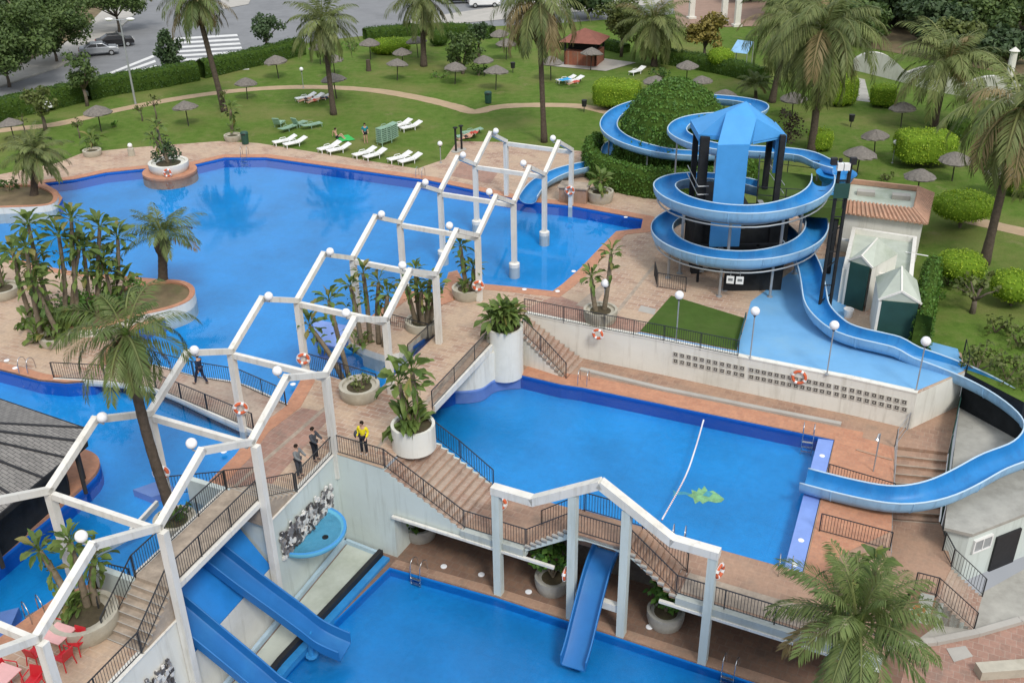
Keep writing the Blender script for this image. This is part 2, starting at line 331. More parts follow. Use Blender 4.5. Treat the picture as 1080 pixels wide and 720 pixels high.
    def build(s, name, mat, parent=None, smooth=False, label=None, origin=None, sharp=None):
        me = bpy.data.meshes.new(name)
        V = np.array(s.v, dtype=float).reshape(-1, 3)
        if parent is not None: off = np.array(wl(parent))
        elif origin is not None: off = np.array(origin)
        else: off = np.array([(V[:, 0].min() + V[:, 0].max()) / 2, (V[:, 1].min() + V[:, 1].max()) / 2, V[:, 2].min()])
        me.from_pydata((V - off).tolist(), [], s.f); me.materials.append(M[mat] if isinstance(mat, str) else mat)
        o = bpy.data.objects.new(name, me); C.objects.link(o)
        if parent is not None: o.parent = parent
        else: o.location = off
        if smooth:
            for p in me.polygons: p.use_smooth = True
            if sharp is not None:
                try: me.set_sharp_from_angle(angle=R(sharp))
                except Exception: pass
        if label: o['label'] = label
        return o
def ccw(l):
    a = sum(l[i][0] * l[(i + 1) % len(l)][1] - l[(i + 1) % len(l)][0] * l[i][1] for i in range(len(l)))
    return list(l) if a > 0 else list(l)[::-1]
def chaikin(l, n=2, closed=True):
    for _ in range(n):
        o = []
        m_ = len(l)
        if not closed: o.append(l[0])
        for i in range(m_ if closed else m_ - 1):
            a, b = Vector(l[i]), Vector(l[(i + 1) % m_]); o += [a * .75 + b * .25, a * .25 + b * .75]
        if not closed: o.append(l[-1])
        l = [Vector(p) for p in o]
    return l
def spline(P, n=8):
    P = [Vector(p) for p in P]; out = []
    for i in range(len(P) - 1):
        a, b, c, d = P[max(i - 1, 0)], P[i], P[i + 1], P[min(i + 2, len(P) - 1)]
        for k in range(n):
            t = k / n; out.append(.5 * ((2 * b) + (c - a) * t + (2 * a - 5 * b + 4 * c - d) * t * t + (3 * b - a - 3 * c + d) * t ** 3))
    out.append(P[-1]); return out
def pxs(pts, z=0.0): return [at(*p, z) for p in pts]
def offset(loop, d):
    "outward offset of a ccw loop"
    n = len(loop); o = []
    for i in range(n):
        a, b, c = (Vector(loop[k][:2]) for k in ((i - 1) % n, i, (i + 1) % n))
        e1, e2 = (b - a), (c - b)
        n1 = Vector((e1.y, -e1.x)).normalized(); n2 = Vector((e2.y, -e2.x)).normalized(); k = (n1 + n2)
        if k.length < .2: k = n1.copy()
        k.normalize(); s_ = max(.55, k.dot(n1)); o.append(b + k * (d / s_))
    return o
def tag(o, label=None, cat=None, group=None, kind=None):
    if label: o['label'] = label
    if cat: o['category'] = cat
    if group: o['group'] = group
    if kind: o['kind'] = kind
    return o
def thing(name, label, cat, loc=(0, 0, 0), group=None):
    o = bpy.data.objects.new(name, None); C.objects.link(o); o.location = loc; o.empty_display_size = .3
    return tag(o, label, cat, group)
def struct(o): o['kind'] = 'structure'; return o
def copy_tree(o, parent=None):
    c = o.copy(); C.objects.link(c); c.parent = parent
    for ch in o.children: copy_tree(ch, c)
    return c
def put(proto, first, loc, rz=0.0, label=None, scale=None):
    o = proto if first else copy_tree(proto)
    o.location = loc; o.rotation_euler = (0, 0, rz)
    if scale: o.scale = (scale,) * 3
    if label: o['label'] = label
    return o
# ------------------------------------------------------------------ foliage helpers (numpy)
def leafmesh(name, mat, parent, quads, tint, extra=None):
    "quads (n,4,3) world coordinates, tint (n,2); extra: an MB with opaque core faces"
    n = len(quads); V = quads.reshape(-1, 3); F = np.arange(n * 4).reshape(n, 4)
    off = np.array(wl(parent)); me = bpy.data.meshes.new(name)
    V = V - off; k = 0
    ev, ef = [], []
    if extra is not None: ev = (np.array(extra.v) - off).tolist(); ef = [tuple(i + len(V) for i in f) for f in extra.f]; k = len(ef)
    me.vertices.add(len(V) + len(ev)); me.vertices.foreach_set('co', np.concatenate([V.ravel(), np.array(ev).ravel()]) if ev else V.ravel())
    loops = np.concatenate([F.ravel(), np.array([i for f in ef for i in f], dtype=int)]) if ef else F.ravel()
    tot = np.concatenate([np.full(n, 4), np.array([len(f) for f in ef], dtype=int)]) if ef else np.full(n, 4)
    me.loops.add(len(loops)); me.loops.foreach_set('vertex_index', loops.astype(np.int32))
    me.polygons.add(len(tot)); st = np.concatenate([[0], np.cumsum(tot)[:-1]]); me.polygons.foreach_set('loop_start', st.astype(np.int32)); me.polygons.foreach_set('loop_total', tot.astype(np.int32))
    me.update(calc_edges=True); me.validate()
    me.materials.append(M[mat]); 
    if ef:
        me.materials.append(M['core_box' if mat == 'box' else 'core']); me.polygons.foreach_set('material_index', np.concatenate([np.zeros(n), np.ones(k)]).astype(np.int32))
    at_ = me.attributes.new('tint', 'FLOAT_COLOR', 'POINT'); col = np.zeros((len(me.vertices), 4)); col[:, 3] = 1
    col[:n * 4, :2] = np.repeat(tint, 4, axis=0); at_.data.foreach_set('color', col.ravel())
    o = bpy.data.objects.new(name, me); C.objects.link(o); o.parent = parent
    return o
def unit(a): return a / (np.linalg.norm(a, axis=-1, keepdims=True) + 1e-9)
def leafquads(P, Nn, size, aspect=.6):
    "one leaf quad for each point P facing roughly along Nn"
    n = len(P); r = unit(rng.normal(size=(n, 3))); a = unit(np.cross(Nn, r)); b = unit(np.cross(Nn, a))
    s = (size * rng.uniform(.6, 1.35, n))[:, None]; a = a * s * .5; b = b * s * .5 * aspect
    return np.stack([P - a, P - b, P + a, P + b], axis=1)
def clumps(centres, radii, per, size, hollow=.55, flat=1.0):
    Ps, Ns, T = [], [], []
    for c, r in zip(centres, radii):
        k = max(8, int(per * r * r)); d = unit(rng.normal(size=(k, 3))); rad = r * (hollow + (1 - hollow) * rng.random(k) ** .6)
        p = np.array(c) + d * rad[:, None] * np.array([1, 1, flat]); Ps.append(p); Ns.append(unit(d + rng.normal(size=(k, 3)) * .7 + np.array([0, 0, .3])))
        T.append(np.clip(rng.normal(.45, .22, k) + rng.normal(0, .12), 0, 1))
    P = np.concatenate(Ps); Nn = np.concatenate(Ns); t = np.stack([np.concatenate(T), rng.random(len(P)) ** 6], 1)
    return leafquads(P, Nn, size), t
def palm_crown(name, mat, parent, c, L, n=46, elev=(75, -45), droop=1.3, leaf=.62, dry=.12, K=36, wid=.034, seed=0, dead=0):
    rr = np.random.default_rng(seed); Q, T = [], []; core = MB()
    for i in range(n + dead):
        az = i * 2.39996 + rr.normal(0, .15)
        if i < n: f = i / max(1, n - 1); e0 = R(elev[0] + (elev[1] - elev[0]) * f ** .9 + rr.normal(0, 6)); dr = droop * (.55 + .45 * math.sin(math.pi * min(1, f * .8 + .15))) * rr.uniform(.8, 1.2); l = L * 1.12 * rr.uniform(.8, 1.1) * (1.0 if f > .12 else .75)
        else: e0 = R(rr.uniform(-75, -50)); dr = .35; l = L * rr.uniform(.5, .75)
        dz = 1.0 if i >= n else (1 if rr.random() < dry * (1 if i > n * .5 else .3) else rr.uniform(0, .14)); gt = rr.uniform(.15, .95)
        hz = np.array([math.cos(az), math.sin(az), 0]); up_ = np.array([0, 0, 1.]); sd_ = np.array([-math.sin(az), math.cos(az), 0]); tw = rr.normal(0, .25)
        st = 14; p = np.array(c) + hz * .12; pts = [p]; tans = []
        for k in range(st):
            e = e0 - dr * ((k + .5) / st) ** 1.6; t_ = hz * math.cos(e) + up_ * math.sin(e); tans.append(t_); p = p + t_ * l / st; pts.append(p)
        tans.append(tans[-1]); pts = np.array(pts); tans = np.array(tans)
        rw = np.linspace(.05, .012, st + 1) * (L / 2.6)          # midrib
        for k in range(st): Q.append(np.array([pts[k] - sd_ * rw[k], pts[k] + sd_ * rw[k], pts[k + 1] + sd_ * rw[k + 1], pts[k + 1] - sd_ * rw[k + 1]])); T.append((min(1, gt + .2), max(dz, .25)))
        for k in range(K):
            f = .14 + .86 * (k + .5) / K; x = f * st; i0 = min(int(x), st - 1); fr = x - i0; b = pts[i0] * (1 - fr) + pts[i0 + 1] * fr; t_ = tans[i0]
            nrm = np.cross(t_, sd_); ll = leaf * (.35 + .75 * math.sin(math.pi * (.12 + .80 * f))) * L / 2.6
            for sg in (-1, 1):
                s2 = sd_ * math.cos(tw) + nrm * math.sin(tw)
                d = s2 * sg * .8 + t_ * (.45 + .5 * f) + np.array([0, 0, -1]) * (.30 + .25 * rr.random()) + rr.normal(0, .08, 3); d = d / np.linalg.norm(d)
                wv = np.cross(d, nrm); wv = wv / (np.linalg.norm(wv) + 1e-6) * wid * (L / 2.6) ** .5 * rr.uniform(.7, 1.2)
                mid = b + d * ll * .55; tip = b + d * ll + np.array([0, 0, -1]) * ll * .18
                Q.append(np.array([b - wv * .4, mid - wv, tip, mid + wv])); T.append((np.clip(gt + rr.normal(0, .12), 0, 1), np.clip(dz + rr.normal(0, .06), 0, 1)))
    core.ball(c, .17 * L / 2.6, 10, 6, (1, 1, 1.6))
    return leafmesh(name, mat, parent, np.array(Q), np.array(T), core)
def palm(label, foot, top, L=2.6, r=.2, mat='palm', bend=(0, 0), name='palm_tree', group=None, boots=False, **kw):
    foot, top = Vector(foot), Vector(top); t = thing(name, label, 'palm', foot, group)
    mb = MB(); n = 22; path, rs = [], []
    for i in range(n + 1):
        f = i / n; p = foot.lerp(top, f) + Vector((bend[0], bend[1], 0)) * math.sin(math.pi * f); path.append(p)
        rs.append(r * (1.35 - .35 * min(1, f * 5)) * (1.0 - .15 * f) * (1 + .05 * (i % 2)) * ((1.0 + .85 * math.sin(math.pi * min(1, (f - .62) / .38)) if f > .62 else 1) if boots else 1))
    path[0] = path[0] - Vector((0, 0, .15))
    mb.tube(path, rs, 12); mb.build('trunk', 'bark', t, smooth=True)
    palm_crown('crown', mat, t, top, L, **kw); return t
def fan_leaves(Q, T, c, n, L, rr, spread=1.0, az0=None, w=.155, e=(85, -10)):
    "paddle leaves of a strelitzia or banana plant on stalks from the point c"
    for i in range(n):
        az = (az0 if az0 is not None else 0) + (i * 2.4 if az0 is None else (math.pi * (i % 2)) + rr.normal(0, .4)); e0 = R(e[0] + (e[1] - e[0]) * (i / max(1, n - 1)) + rr.normal(0, 7)); l = L * rr.uniform(.75, 1.15)
        hz = np.array([math.cos(az), math.sin(az), 0]); sd_ = np.array([-math.sin(az), math.cos(az), 0]); p = np.array(c, float); st = 10; g_ = rr.uniform(.1, .95); d_ = 1.0 if rr.random() < .08 else rr.uniform(0, .2)
        tw = rr.normal(0, .5); prev = None
        for k in range(st + 1):
            f = k / st; ee = e0 - 1.25 * spread * f ** 1.6; tn = hz * math.cos(ee) + np.array([0, 0, math.sin(ee)]); nr = np.cross(tn, sd_); s2 = sd_ * math.cos(tw) + nr * math.sin(tw)
            ww = .018 if f < .36 else (w * L * (math.sin(math.pi * min(1, (f - .36) / .64 * .93 + .07))) * .9 + .004) * rr.uniform(.5, 1.1)
            cur = (p - s2 * ww + nr * ww * .3, p.copy(), p + s2 * ww + nr * ww * .3)
            if prev is not None:
                j = rr.normal(0, .06)
                Q.append(np.array([prev[0], prev[1], cur[1], cur[0]])); T.append((np.clip(g_ + j, 0, 1), d_)); Q.append(np.array([prev[1], prev[2], cur[2], cur[1]])); T.append((np.clip(g_ + j + .08, 0, 1), d_))
            prev = cur; p = p + tn * l / st
def strel(label, stems, name='tropical_plant', n=14, L=1.3, seed=1, low=0, cat='plant', group=None, lowL=.8, base=None):
    "stems: list of (foot, top) with a fan of paddle leaves on each; low: number of low leaves round the foot"
    rr = np.random.default_rng(seed); base = Vector(base if base else stems[0][0]); t = thing(name, label, cat, base, group); Q, T = [], []
    for a, b in stems:
        a, b = Vector(a), Vector(b); mb = MB(); mid = a.lerp(b, .5) + Vector((rr.normal(0, .08), rr.normal(0, .08), 0))
        mb.tube(spline([a - Vector((0, 0, .08)), mid, b], 5), [.15 - .05 * k / 10 for k in range(11)], 8); mb.build('stem', 'stem', t, smooth=True)
        fan_leaves(Q, T, b, n + 4, L, rr)
        for _ in range(4): fan_leaves(Q, T, a.lerp(b, rr.uniform(.55, .95)), 4, L * .75, rr, e=(40, -55))
    for k in range(low):
        a = rr.uniform(0, 6.28); q = base + Vector((math.cos(a), math.sin(a), 0)) * rr.uniform(.05, .45); fan_leaves(Q, T, q, 5, lowL, rr, w=.13)
    leafmesh('foliage', 'strel', t, np.array(Q), np.array(T)); return t
def bushy(label, c, r, h, name='shrub', mat='bush', size=.22, per=260, seed=1, group=None, cat='shrub', lumps=9):
    t = thing(name, label, cat, c, group); rr = np.random.default_rng(seed); cs = []; rs = []
    for i in range(lumps):
        a = rr.uniform(0, 6.28); q = rr.uniform(.15, .7) * r; cs.append((c[0] + q * math.cos(a), c[1] + q * math.sin(a), c[2] + h * rr.uniform(.25, .85))); rs.append(rr.uniform(.3, .5) * min(r, h * .9))
    Q, T = clumps(cs, rs, per, size, .3); leafmesh('foliage', mat, t, Q, T)
    mb = MB()
    for cc in cs[:5]: mb.tube([(c[0], c[1], c[2] - .05), cc], [.05, .015], 6)
    mb.build('branches', 'stem', t); return t
def tree(label, foot, h, r, mat='tree', name='tree', size=.34, per=150, seed=1, trunk_h=.4, rt_=.16, lumps=22, group=None, flat=.8, lean=(0, 0)):
    t = thing(name, label, 'tree', foot, group); rr = np.random.default_rng(seed); f = Vector(foot); top = f + Vector((lean[0], lean[1], h)); cs, rs = [], []
    cz = h * (trunk_h + (1 - trunk_h) * .5); rz_ = h * (1 - trunk_h) * .5
    for i in range(lumps):
        d = unit(rr.normal(size=3)); q = rr.uniform(.3, .85); cs.append((f.x + lean[0] * .8 + d[0] * r * q, f.y + lean[1] * .8 + d[1] * r * q, f.z + cz + d[2] * rz_ * q)); rs.append(rr.uniform(.22, .42) * min(r, rz_ * 1.2))
    Q, T = clumps(cs, rs, per, size, .25, flat); leafmesh('crown', mat, t, Q, T)
    mb = MB(); fk = f + Vector((lean[0] * .5, lean[1] * .5, h * trunk_h)); mb.tube([f - Vector((0, 0, .2)), f.lerp(fk, .5) + Vector((.05, .03, 0)), fk], [rt_ * 1.25, rt_, rt_ * .85], 8)
    for cc in cs[:9]: cv = Vector(cc); mb.tube([fk, fk.lerp(cv, .5) + Vector((0, 0, .1)), cv], [rt_ * .6, rt_ * .35, .02], 6)
    mb.build('trunk', 'bark2', t, smooth=True); return t
def superell(c, a, b, h, rz, n=28, m_=12, e=4.0, eh=3.0, bumpy=.03, rr=None, z0=0.0):
    vs = []; fs = []; ca, sa = math.cos(rz), math.sin(rz)
    for i in range(m_ + 1):
        ph = -math.pi / 2 + math.pi * i / m_; cp = math.cos(ph); k = abs(cp) ** (2 / eh); zz = h / 2 + h / 2 * math.copysign(abs(math.sin(ph)) ** (2 / eh), math.sin(ph))
        for j in range(n):
            th = 2 * math.pi * j / n; x = a * k * math.copysign(abs(math.cos(th)) ** (2 / e), math.cos(th)); y = b * k * math.copysign(abs(math.sin(th)) ** (2 / e), math.sin(th)); q = 1 + (rr.normal(0, bumpy) if rr is not None else 0)
            vs.append((c[0] + (x * ca - y * sa) * q, c[1] + (x * sa + y * ca) * q, c[2] + z0 + zz))
    for i in range(m_):
        for j in range(n): fs.append((i * n + j, i * n + (j + 1) % n, (i + 1) * n + (j + 1) % n, (i + 1) * n + j))
    return vs, fs
def skinleaves(mb, per, size, jitter=.05):
    "leaf quads spread over the faces of a mesh builder"
    V = np.array(mb.v); P, Nn = [], []
    for f in mb.f:
        q = V[list(f)]; 
        if len(q) < 3: continue
        n = np.cross(q[1] - q[0], q[-1] - q[0]) if len(q) == 3 else np.cross(q[2] - q[0], q[3] - q[1]); A = np.linalg.norm(n) / (2 if len(q) > 2 else 1)
        if A < 1e-6: continue
        k = rng.poisson(A * per); n = n / np.linalg.norm(n)
        if k == 0: continue
        w = rng.dirichlet(np.ones(len(q)), k); p = w @ q; P.append(p + n * (rng.random((k, 1)) * jitter * 2 - jitter * .3) + rng.normal(0, jitter * .5, (k, 3))); Nn.append(unit(np.tile(n, (k, 1)) + rng.normal(0, .55, (k, 3))))
    P = np.concatenate(P); Nn = np.concatenate(Nn)
    t = np.stack([np.clip(rng.normal(.45, .25, len(P)), 0, 1), np.zeros(len(P))], 1)
    return leafquads(P, Nn, size, .65), t
def topiary(label, foot, a, b, h, rz=0, z0=0.0, name='clipped_bush', mat='box', e=4, eh=3, group=None, trunk=True, size=.13, per=90, seed=3):
    t = thing(name, label, 'bush', foot, group); rr = np.random.default_rng(seed); mb = MB(); mb.add(*superell(foot, a, b, h, rz, e=e, eh=eh, bumpy=.02, rr=rr, z0=z0))
    Q, T = skinleaves(mb, per, size, .07); leafmesh('crown', mat, t, Q, T, mb)
    if trunk and z0 > .1:
        tb = MB()
        for k in range(3): d = Vector((math.cos(k * 2.1), math.sin(k * 2.1), 0)); tb.tube([Vector(foot) - Vector((0, 0, .1)), Vector(foot) + d * .12 + Vector((0, 0, z0 * .6)), Vector(foot) + d * .4 + Vector((0, 0, z0 + .35))], [.08, .06, .04], 6)
        tb.build('trunk', 'bark2', t)
    return t
def hedge(label, pts, w, h, mat='hedge', name='hedge', group=None, per=70, size=.15):
    t = thing(name, label, 'hedge', pts[0], group); mb = MB(); rr = np.random.default_rng(len(pts) + int(h * 10)); P = spline(pts, 10)
    vs = []; n = 7
    for i, p in enumerate(P):
        tn = (P[min(i + 1, len(P) - 1)] - P[max(i - 1, 0)]).normalized(); sd_ = Vector((-tn.y, tn.x, 0))
        for k, (x, z) in enumerate(((-.5, 0), (-.52, .5), (-.45, .93), (0, 1.02), (.45, .93), (.52, .5), (.5, 0))): vs.append(p + sd_ * (x * w * (1 + rr.normal(0, .06))) + Vector((0, 0, z * h * (1 + rr.normal(0, .05)))))
    fs = [(i * n + k, i * n + k + 1, (i + 1) * n + k + 1, (i + 1) * n + k) for i in range(len(P) - 1) for k in range(n - 1)]; fs += [tuple(range(n)), tuple(range((len(P) - 1) * n, len(P) * n))[::-1]]
    fs = [f[::-1] for f in fs]
    mb.add(vs, fs); Q, T = skinleaves(mb, per, size, .08); leafmesh('foliage', mat, t, Q, T, mb); return t
# ------------------------------------------------------------------ survey frames
UA, VA = 1.1885147, -.44748
U = Vector((math.cos(UA), math.sin(UA))); V_ = Vector((math.cos(VA), math.sin(VA))); PD, PW = 5.54265, 5.0909
def G(i, j, z=0.0):
    p = Vector((-16.7787, 29.9993)) + U * (i * PD) + V_ * (j * PW); return Vector((p.x, p.y, z))
B2 = G(2, 1); FD = (Vector((7.6, 30.2)) - B2.xy).normalized(); FN = Vector((-FD.y, FD.x))
def Fp(s, n, z=0.0): p = B2.xy + FD * s + FN * n; return Vector((p.x, p.y, z))
L1, L2 = -2.05, -4.9
A_FD = math.atan2(FD.y, FD.x)
# ------------------------------------------------------------------ ground level 0: lawn sheet with the pools cut out
hull_px = [(-120, 228), (0, 222), (45, 221), (62, 216), (66, 209), (60, 201), (46, 193), (79, 189), (111, 182), (150, 178), (203, 174), (237, 166), (280, 166), (452, 190), (554, 212), (603, 217), (678, 231), (676, 241), (650, 244),
           (632, 262), (612, 283), (594, 299), (583, 307), (542, 302.5), (505, 299), (488, 296), (482, 285), (473, 287), (467, 306), (452, 310), (428, 306), (399, 328), (372, 348), (367, 365), (413, 382), (440, 362), (456, 350), (462, 356),
           (432, 381), (398, 412), (324, 389), (302, 427), (268, 453), (248, 480), (228, 500), (214, 514)]
hull = pxs(hull_px) + [G(.95, .66), G(.1, .66), at(125, 605), at(61, 628), at(0, 672), at(-90, 730), at(-190, 600)]
hull = ccw([Vector((p.x, p.y, 0)) for p in hull])
L0_edge = [Vector((-320, 330, 0)), Vector((-320, -8, 0)), G(-7, 1), G(.05, 1), G(.05, .668), G(1.03, .668), G(1.03, 1), B2, at(404, 494), Fp(2.62, 3.15), at(456, 430), at(521, 360), at(536, 352), at(546, 348), at(554, 331), at(637, 348), at(700, 360), at(778, 376), at(900, 400), at(967.5, 415), at(1018, 392), at(1080, 424), Vector((60, 30, 0)), Vector((320, -10, 0)), Vector((320, 330, 0))]
struct(MB().poly([L0_edge, hull], 0.0).build('lawn', 'lawn', origin=(0, 80, 0)))
deck_edge = pxs([(-150, 250), (-60, 195), (0, 184), (60, 172), (88, 161), (150, 155), (232, 149), (272, 151), (440, 178), (469, 168), (482, 149), (530, 150), (618, 160), (640, 196), (705, 208), (770, 214), (830, 222), (893, 240), (905, 300), (985, 362), (1014, 372), (1018, 392), (967.5, 415), (900, 400), (778, 376), (700, 360), (637, 348), (554, 331), (546, 348), (536, 352), (521, 360), (456, 430)]) + [Fp(2.62, 3.15), at(404, 494), B2, G(1.03, 1), G(1.03, .668), G(.05, .668), G(.05, 1), G(-7, 1), Vector((-60, -8, 0)), Vector((-60, 30, 0))]
struct(MB().poly([deck_edge, hull], .004).build('paved_deck', 'deck', origin=(0, 60, 0)))
# coping round the big pool (terracotta), where it borders paving
n_h = len(hull); out = offset(hull, .75)
cop = MB(); k0 = len(hull)
def near(p, q): return (p.xy - q.xy).length < .05
skip = [(at(367, 365), at(413, 382)), (at(413, 382), at(440, 362)), (at(440, 362), at(456, 350)), (at(456, 350), at(462, 356)), (at(462, 356), at(432, 381)), (at(432, 381), at(398, 412)), (at(398, 412), at(324, 389)), (at(372, 348), at(367, 365)), (at(482, 285), at(473, 287)), (at(473, 287), at(467, 306)), (at(467, 306), at(452, 310)), (at(214, 514), G(.95, .66)), (G(.95, .66), G(.1, .66))]
vs = [(p.x, p.y, .022) for p in hull] + [(p.x, p.y, .022) for p in out] + [(p.x, p.y, -.04) for p in hull] + [(p.x, p.y, .0) for p in out]; fs = []
for i in range(n_h):
    j = (i + 1) % n_h
    if any((near(hull[i], a) and near(hull[j], b)) or (near(hull[i], b) and near(hull[j], a)) for a, b in skip): continue
    fs += [(i, n_h + i, n_h + j, j), (i, j, 2 * n_h + j, 2 * n_h + i), (n_h + i, 3 * n_h + i, 3 * n_h + j, n_h + j)]
cop.add(vs, fs); struct(cop.build('pool_coping', 'coping', origin=(0, 60, 0)))
def basin(loop, z_top, depth, mat, floor_z=None):
    mb = MB(); mb.poly([loop], z_top - depth); mb.sides(ccw(loop), z_top - depth, z_top, flip=True); return struct(mb.build('pool_basin', mat, origin=(loop[0].x, loop[0].y, z_top)))
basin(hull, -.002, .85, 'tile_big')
struct(MB().poly([hull], -.13).build('pool_water', 'water', origin=(0, 60, -.13)))
# land between the big pool and the left channel, with its raised planting bed
land = chaikin(pxs([(-160, 285), (0, 268), (60, 285), (140, 292), (193, 297), (206, 306), (203, 322), (176, 334), (150, 344), (134, 355), (120, 372), (112, 400), (55, 404), (0, 389), (-160, 350)]), 1)
land = [Vector((p.x, p.y, 0)) for p in land]
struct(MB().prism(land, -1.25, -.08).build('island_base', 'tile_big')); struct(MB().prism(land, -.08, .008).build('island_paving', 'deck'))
lo_ = ccw(land); st_ = MB(); inn = offset(lo_, -.55); n_ = len(lo_)
st_.add([(p.x, p.y, .026) for p in lo_] + [(p.x, p.y, .026) for p in inn] + [(p.x, p.y, -.1) for p in lo_], [(i, (i + 1) % n_, n_ + (i + 1) % n_, n_ + i) for i in range(n_)] + [(i, 2 * n_ + i, 2 * n_ + (i + 1) % n_, (i + 1) % n_) for i in range(n_)])
struct(st_.build('island_coping', 'coping'))
def bed(label, pts, h, name='planting_bed', wall='wall', inset=.32, z=0.0, top='scrub', rim='coping', zlow=-.9):
    lp = ccw([Vector((p[0], p[1], 0)) for p in pts]); t = thing(name, label, 'planting bed', (lp[0].x, lp[0].y, z)); ins = offset(lp, -inset)
    MB().sides(lp, zlow, h).build('wall', wall, t)
    mb = MB(); n = len(lp); mb.add([(p.x, p.y, h + .03) for p in lp] + [(p.x, p.y, h + .03) for p in ins] + [(p.x, p.y, h - .14) for p in ins] + [(p.x, p.y, h - .002) for p in lp], [f for i in range(n) for f in ((i, (i + 1) % n, n + (i + 1) % n, n + i), (n + i, n + (i + 1) % n, 2 * n + (i + 1) % n, 2 * n + i), (3 * n + i, 3 * n + (i + 1) % n, (i + 1) % n, i))])
    mb.build('rim', rim, t); MB().poly([ins], h - .10).build('soil', top, t); return t
bed('rounded white planting bed with terracotta rim at the tip of the palm island', chaikin(pxs([(60, 345), (62, 318), (120, 306), (150, 297), (188, 294), (207, 302), (204, 316), (180, 326), (140, 334), (100, 350)], .45), 2), .45)
bed('rounded planting bed with a single palm in the far left pool corner', chaikin(pxs([(-60, 205), (-10, 196), (40, 193), (62, 203), (60, 214), (44, 218), (0, 219), (-60, 222)], .35), 2), .35)
# ------------------------------------------------------------------ walker's bridge over the channel
bl = [at(57, 399), at(112, 402), at(165, 410), at(219, 433), at(268, 454)]; bf = [at(120, 384), at(160, 386), at(205, 398), at(253, 406), at(302, 428)]
bt = thing('footbridge', 'paved footbridge with flat white arch crossing the left pool channel', 'bridge', (bl[0].x, bl[0].y, 0))
lp = spline(bl, 6) + spline(bf[::-1], 6); lp = [Vector((p.x, p.y, 0)) for p in lp]
MB().prism(lp, -.02, .03).build('bridge_paving', 'stairtile', bt)
for side, (a, dirn) in enumerate(((spline(bl, 6), -1), (spline(bf, 6), 1))):
    mb = MB()
    for i in range(len(a) - 1):
        p, q = a[i], a[i + 1]; e = (q - p).normalized(); nn = Vector((-e.y, e.x, 0)) * dirn * .12; f1 = abs(i / (len(a) - 1) - .5) * 2; f2 = abs((i + 1) / (len(a) - 1) - .5) * 2; za, zb = -.22 - .14 * f1 ** 2, -.22 - .14 * f2 ** 2
        mb.add([p + Vector((0, 0, za)), q + Vector((0, 0, zb)), q + Vector((0, 0, .05)), p + Vector((0, 0, .05)), p + nn + Vector((0, 0, za)), q + nn + Vector((0, 0, zb)), q + nn + Vector((0, 0, .05)), p + nn + Vector((0, 0, .05))], [(0, 1, 2, 3), (7, 6, 5, 4), (3, 2, 6, 7), (0, 4, 5, 1)])
    mb.build('edge_beam', 'white', bt)
struct(MB().prism(ccw(pxs([(302, 427), (268, 453), (262, 440), (292, 420)])), -.5, .008).build('bridge_landing', 'deck'))
# red brick strip and pale bands let into the deck
def strip(name, pts, mat, z): return struct(MB().poly([pxs(pts)], z).build(name, mat))
strip('brick_band', [(228, 506), (278, 520), (352, 436), (318, 430), (262, 470)], 'deck_red', .012)
strip('pale_band', [(246, 512), (249, 514), (352, 425), (349, 423)], 'stone', .017)
strip('pale_band', [(394, 474), (397, 476), (418, 452), (415, 451)], 'stone', .012)
strip('brick_slab', [(476, 186), (517, 194), (528, 178), (486, 171)], 'deck_red', .012)
strip('pale_band', [(646, 332), (650, 333), (692, 280), (689, 279)], 'stone', .012)
strip('pale_band', [(607, 322), (625, 326), (640, 303), (634, 300)], 'stone', .012)
strip('pale_slab', [(676, 322), (692, 326), (690, 332), (673, 328)], 'sidewalk', .014)
strip('brick_band', [(553, 326), (560, 332), (640, 345), (690, 352), (684, 343), (600, 316), (588, 311)], 'deck_red', .010)
strip('brick_band', [(489, 297), (482.5, 286), (473.5, 288), (468, 307), (453, 311), (466, 322), (492, 312)], 'coping', .034)
strip('turf_mat', [(708, 312), (786, 336), (776, 369.5), (675, 349.5)], 'turf', .030)
bf_px = [(667, 351.5), (778, 374.3), (966, 412.5), (1017, 391), (1010, 368), (960, 355), (925, 362), (890, 336), (900, 270), (850, 275), (792, 318), (787, 337), (777, 370.5), (675, 350.5)]
strip('painted_floor', bf_px, 'bluefloor', .018)
# ------------------------------------------------------------------ front wall under the deck (line of the pergola) and the wall under the stairs
fwb = MB()
def wallstrip(mb, p, q, th, z0, z1, nrm):
    a = Vector((nrm.x, nrm.y, 0)) * th; mb.add([(p.x, p.y, z0), (q.x, q.y, z0), (q.x, q.y, z1), (p.x, p.y, z1), (p.x + a.x, p.y + a.y, z0), (q.x + a.x, q.y + a.y, z0), (q.x + a.x, q.y + a.y, z1), (p.x + a.x, p.y + a.y, z1)], [(0, 1, 2, 3), (7, 6, 5, 4), (3, 2, 6, 7), (1, 5, 6, 2), (0, 3, 7, 4), (0, 4, 5, 1)])
wt = thing('retaining_wall', 'white wall carrying the blue bowl between bridge and corner', 'wall', G(1.5, 1, L2))
mb = MB(); wallstrip(mb, G(1.04, 1), G(2, 1), .3, L2 - .1, -.03, -V_); mb.build('wall_face', 'wallgrey', wt)
mb = MB(); wallstrip(mb, G(1.0, 1.012), G(2.0, 1.012), .34, -.03, .012, -V_); mb.build('wall_cap', 'white', wt)
mb = MB(); wallstrip(mb, G(1.04, .94), G(1.04, .2), .25, L2 - .1, 1.0, U); mb.build('return_wall', 'wallgrey', wt)
wt = thing('retaining_wall', 'white wall below the red chair terrace left of the slides', 'wall', G(-1, 1, L2))
mb = MB(); wallstrip(mb, G(-7, 1), G(.04, 1), .3, L2 - .1, -.03, -V_); mb.build('wall_face', 'wall', wt)
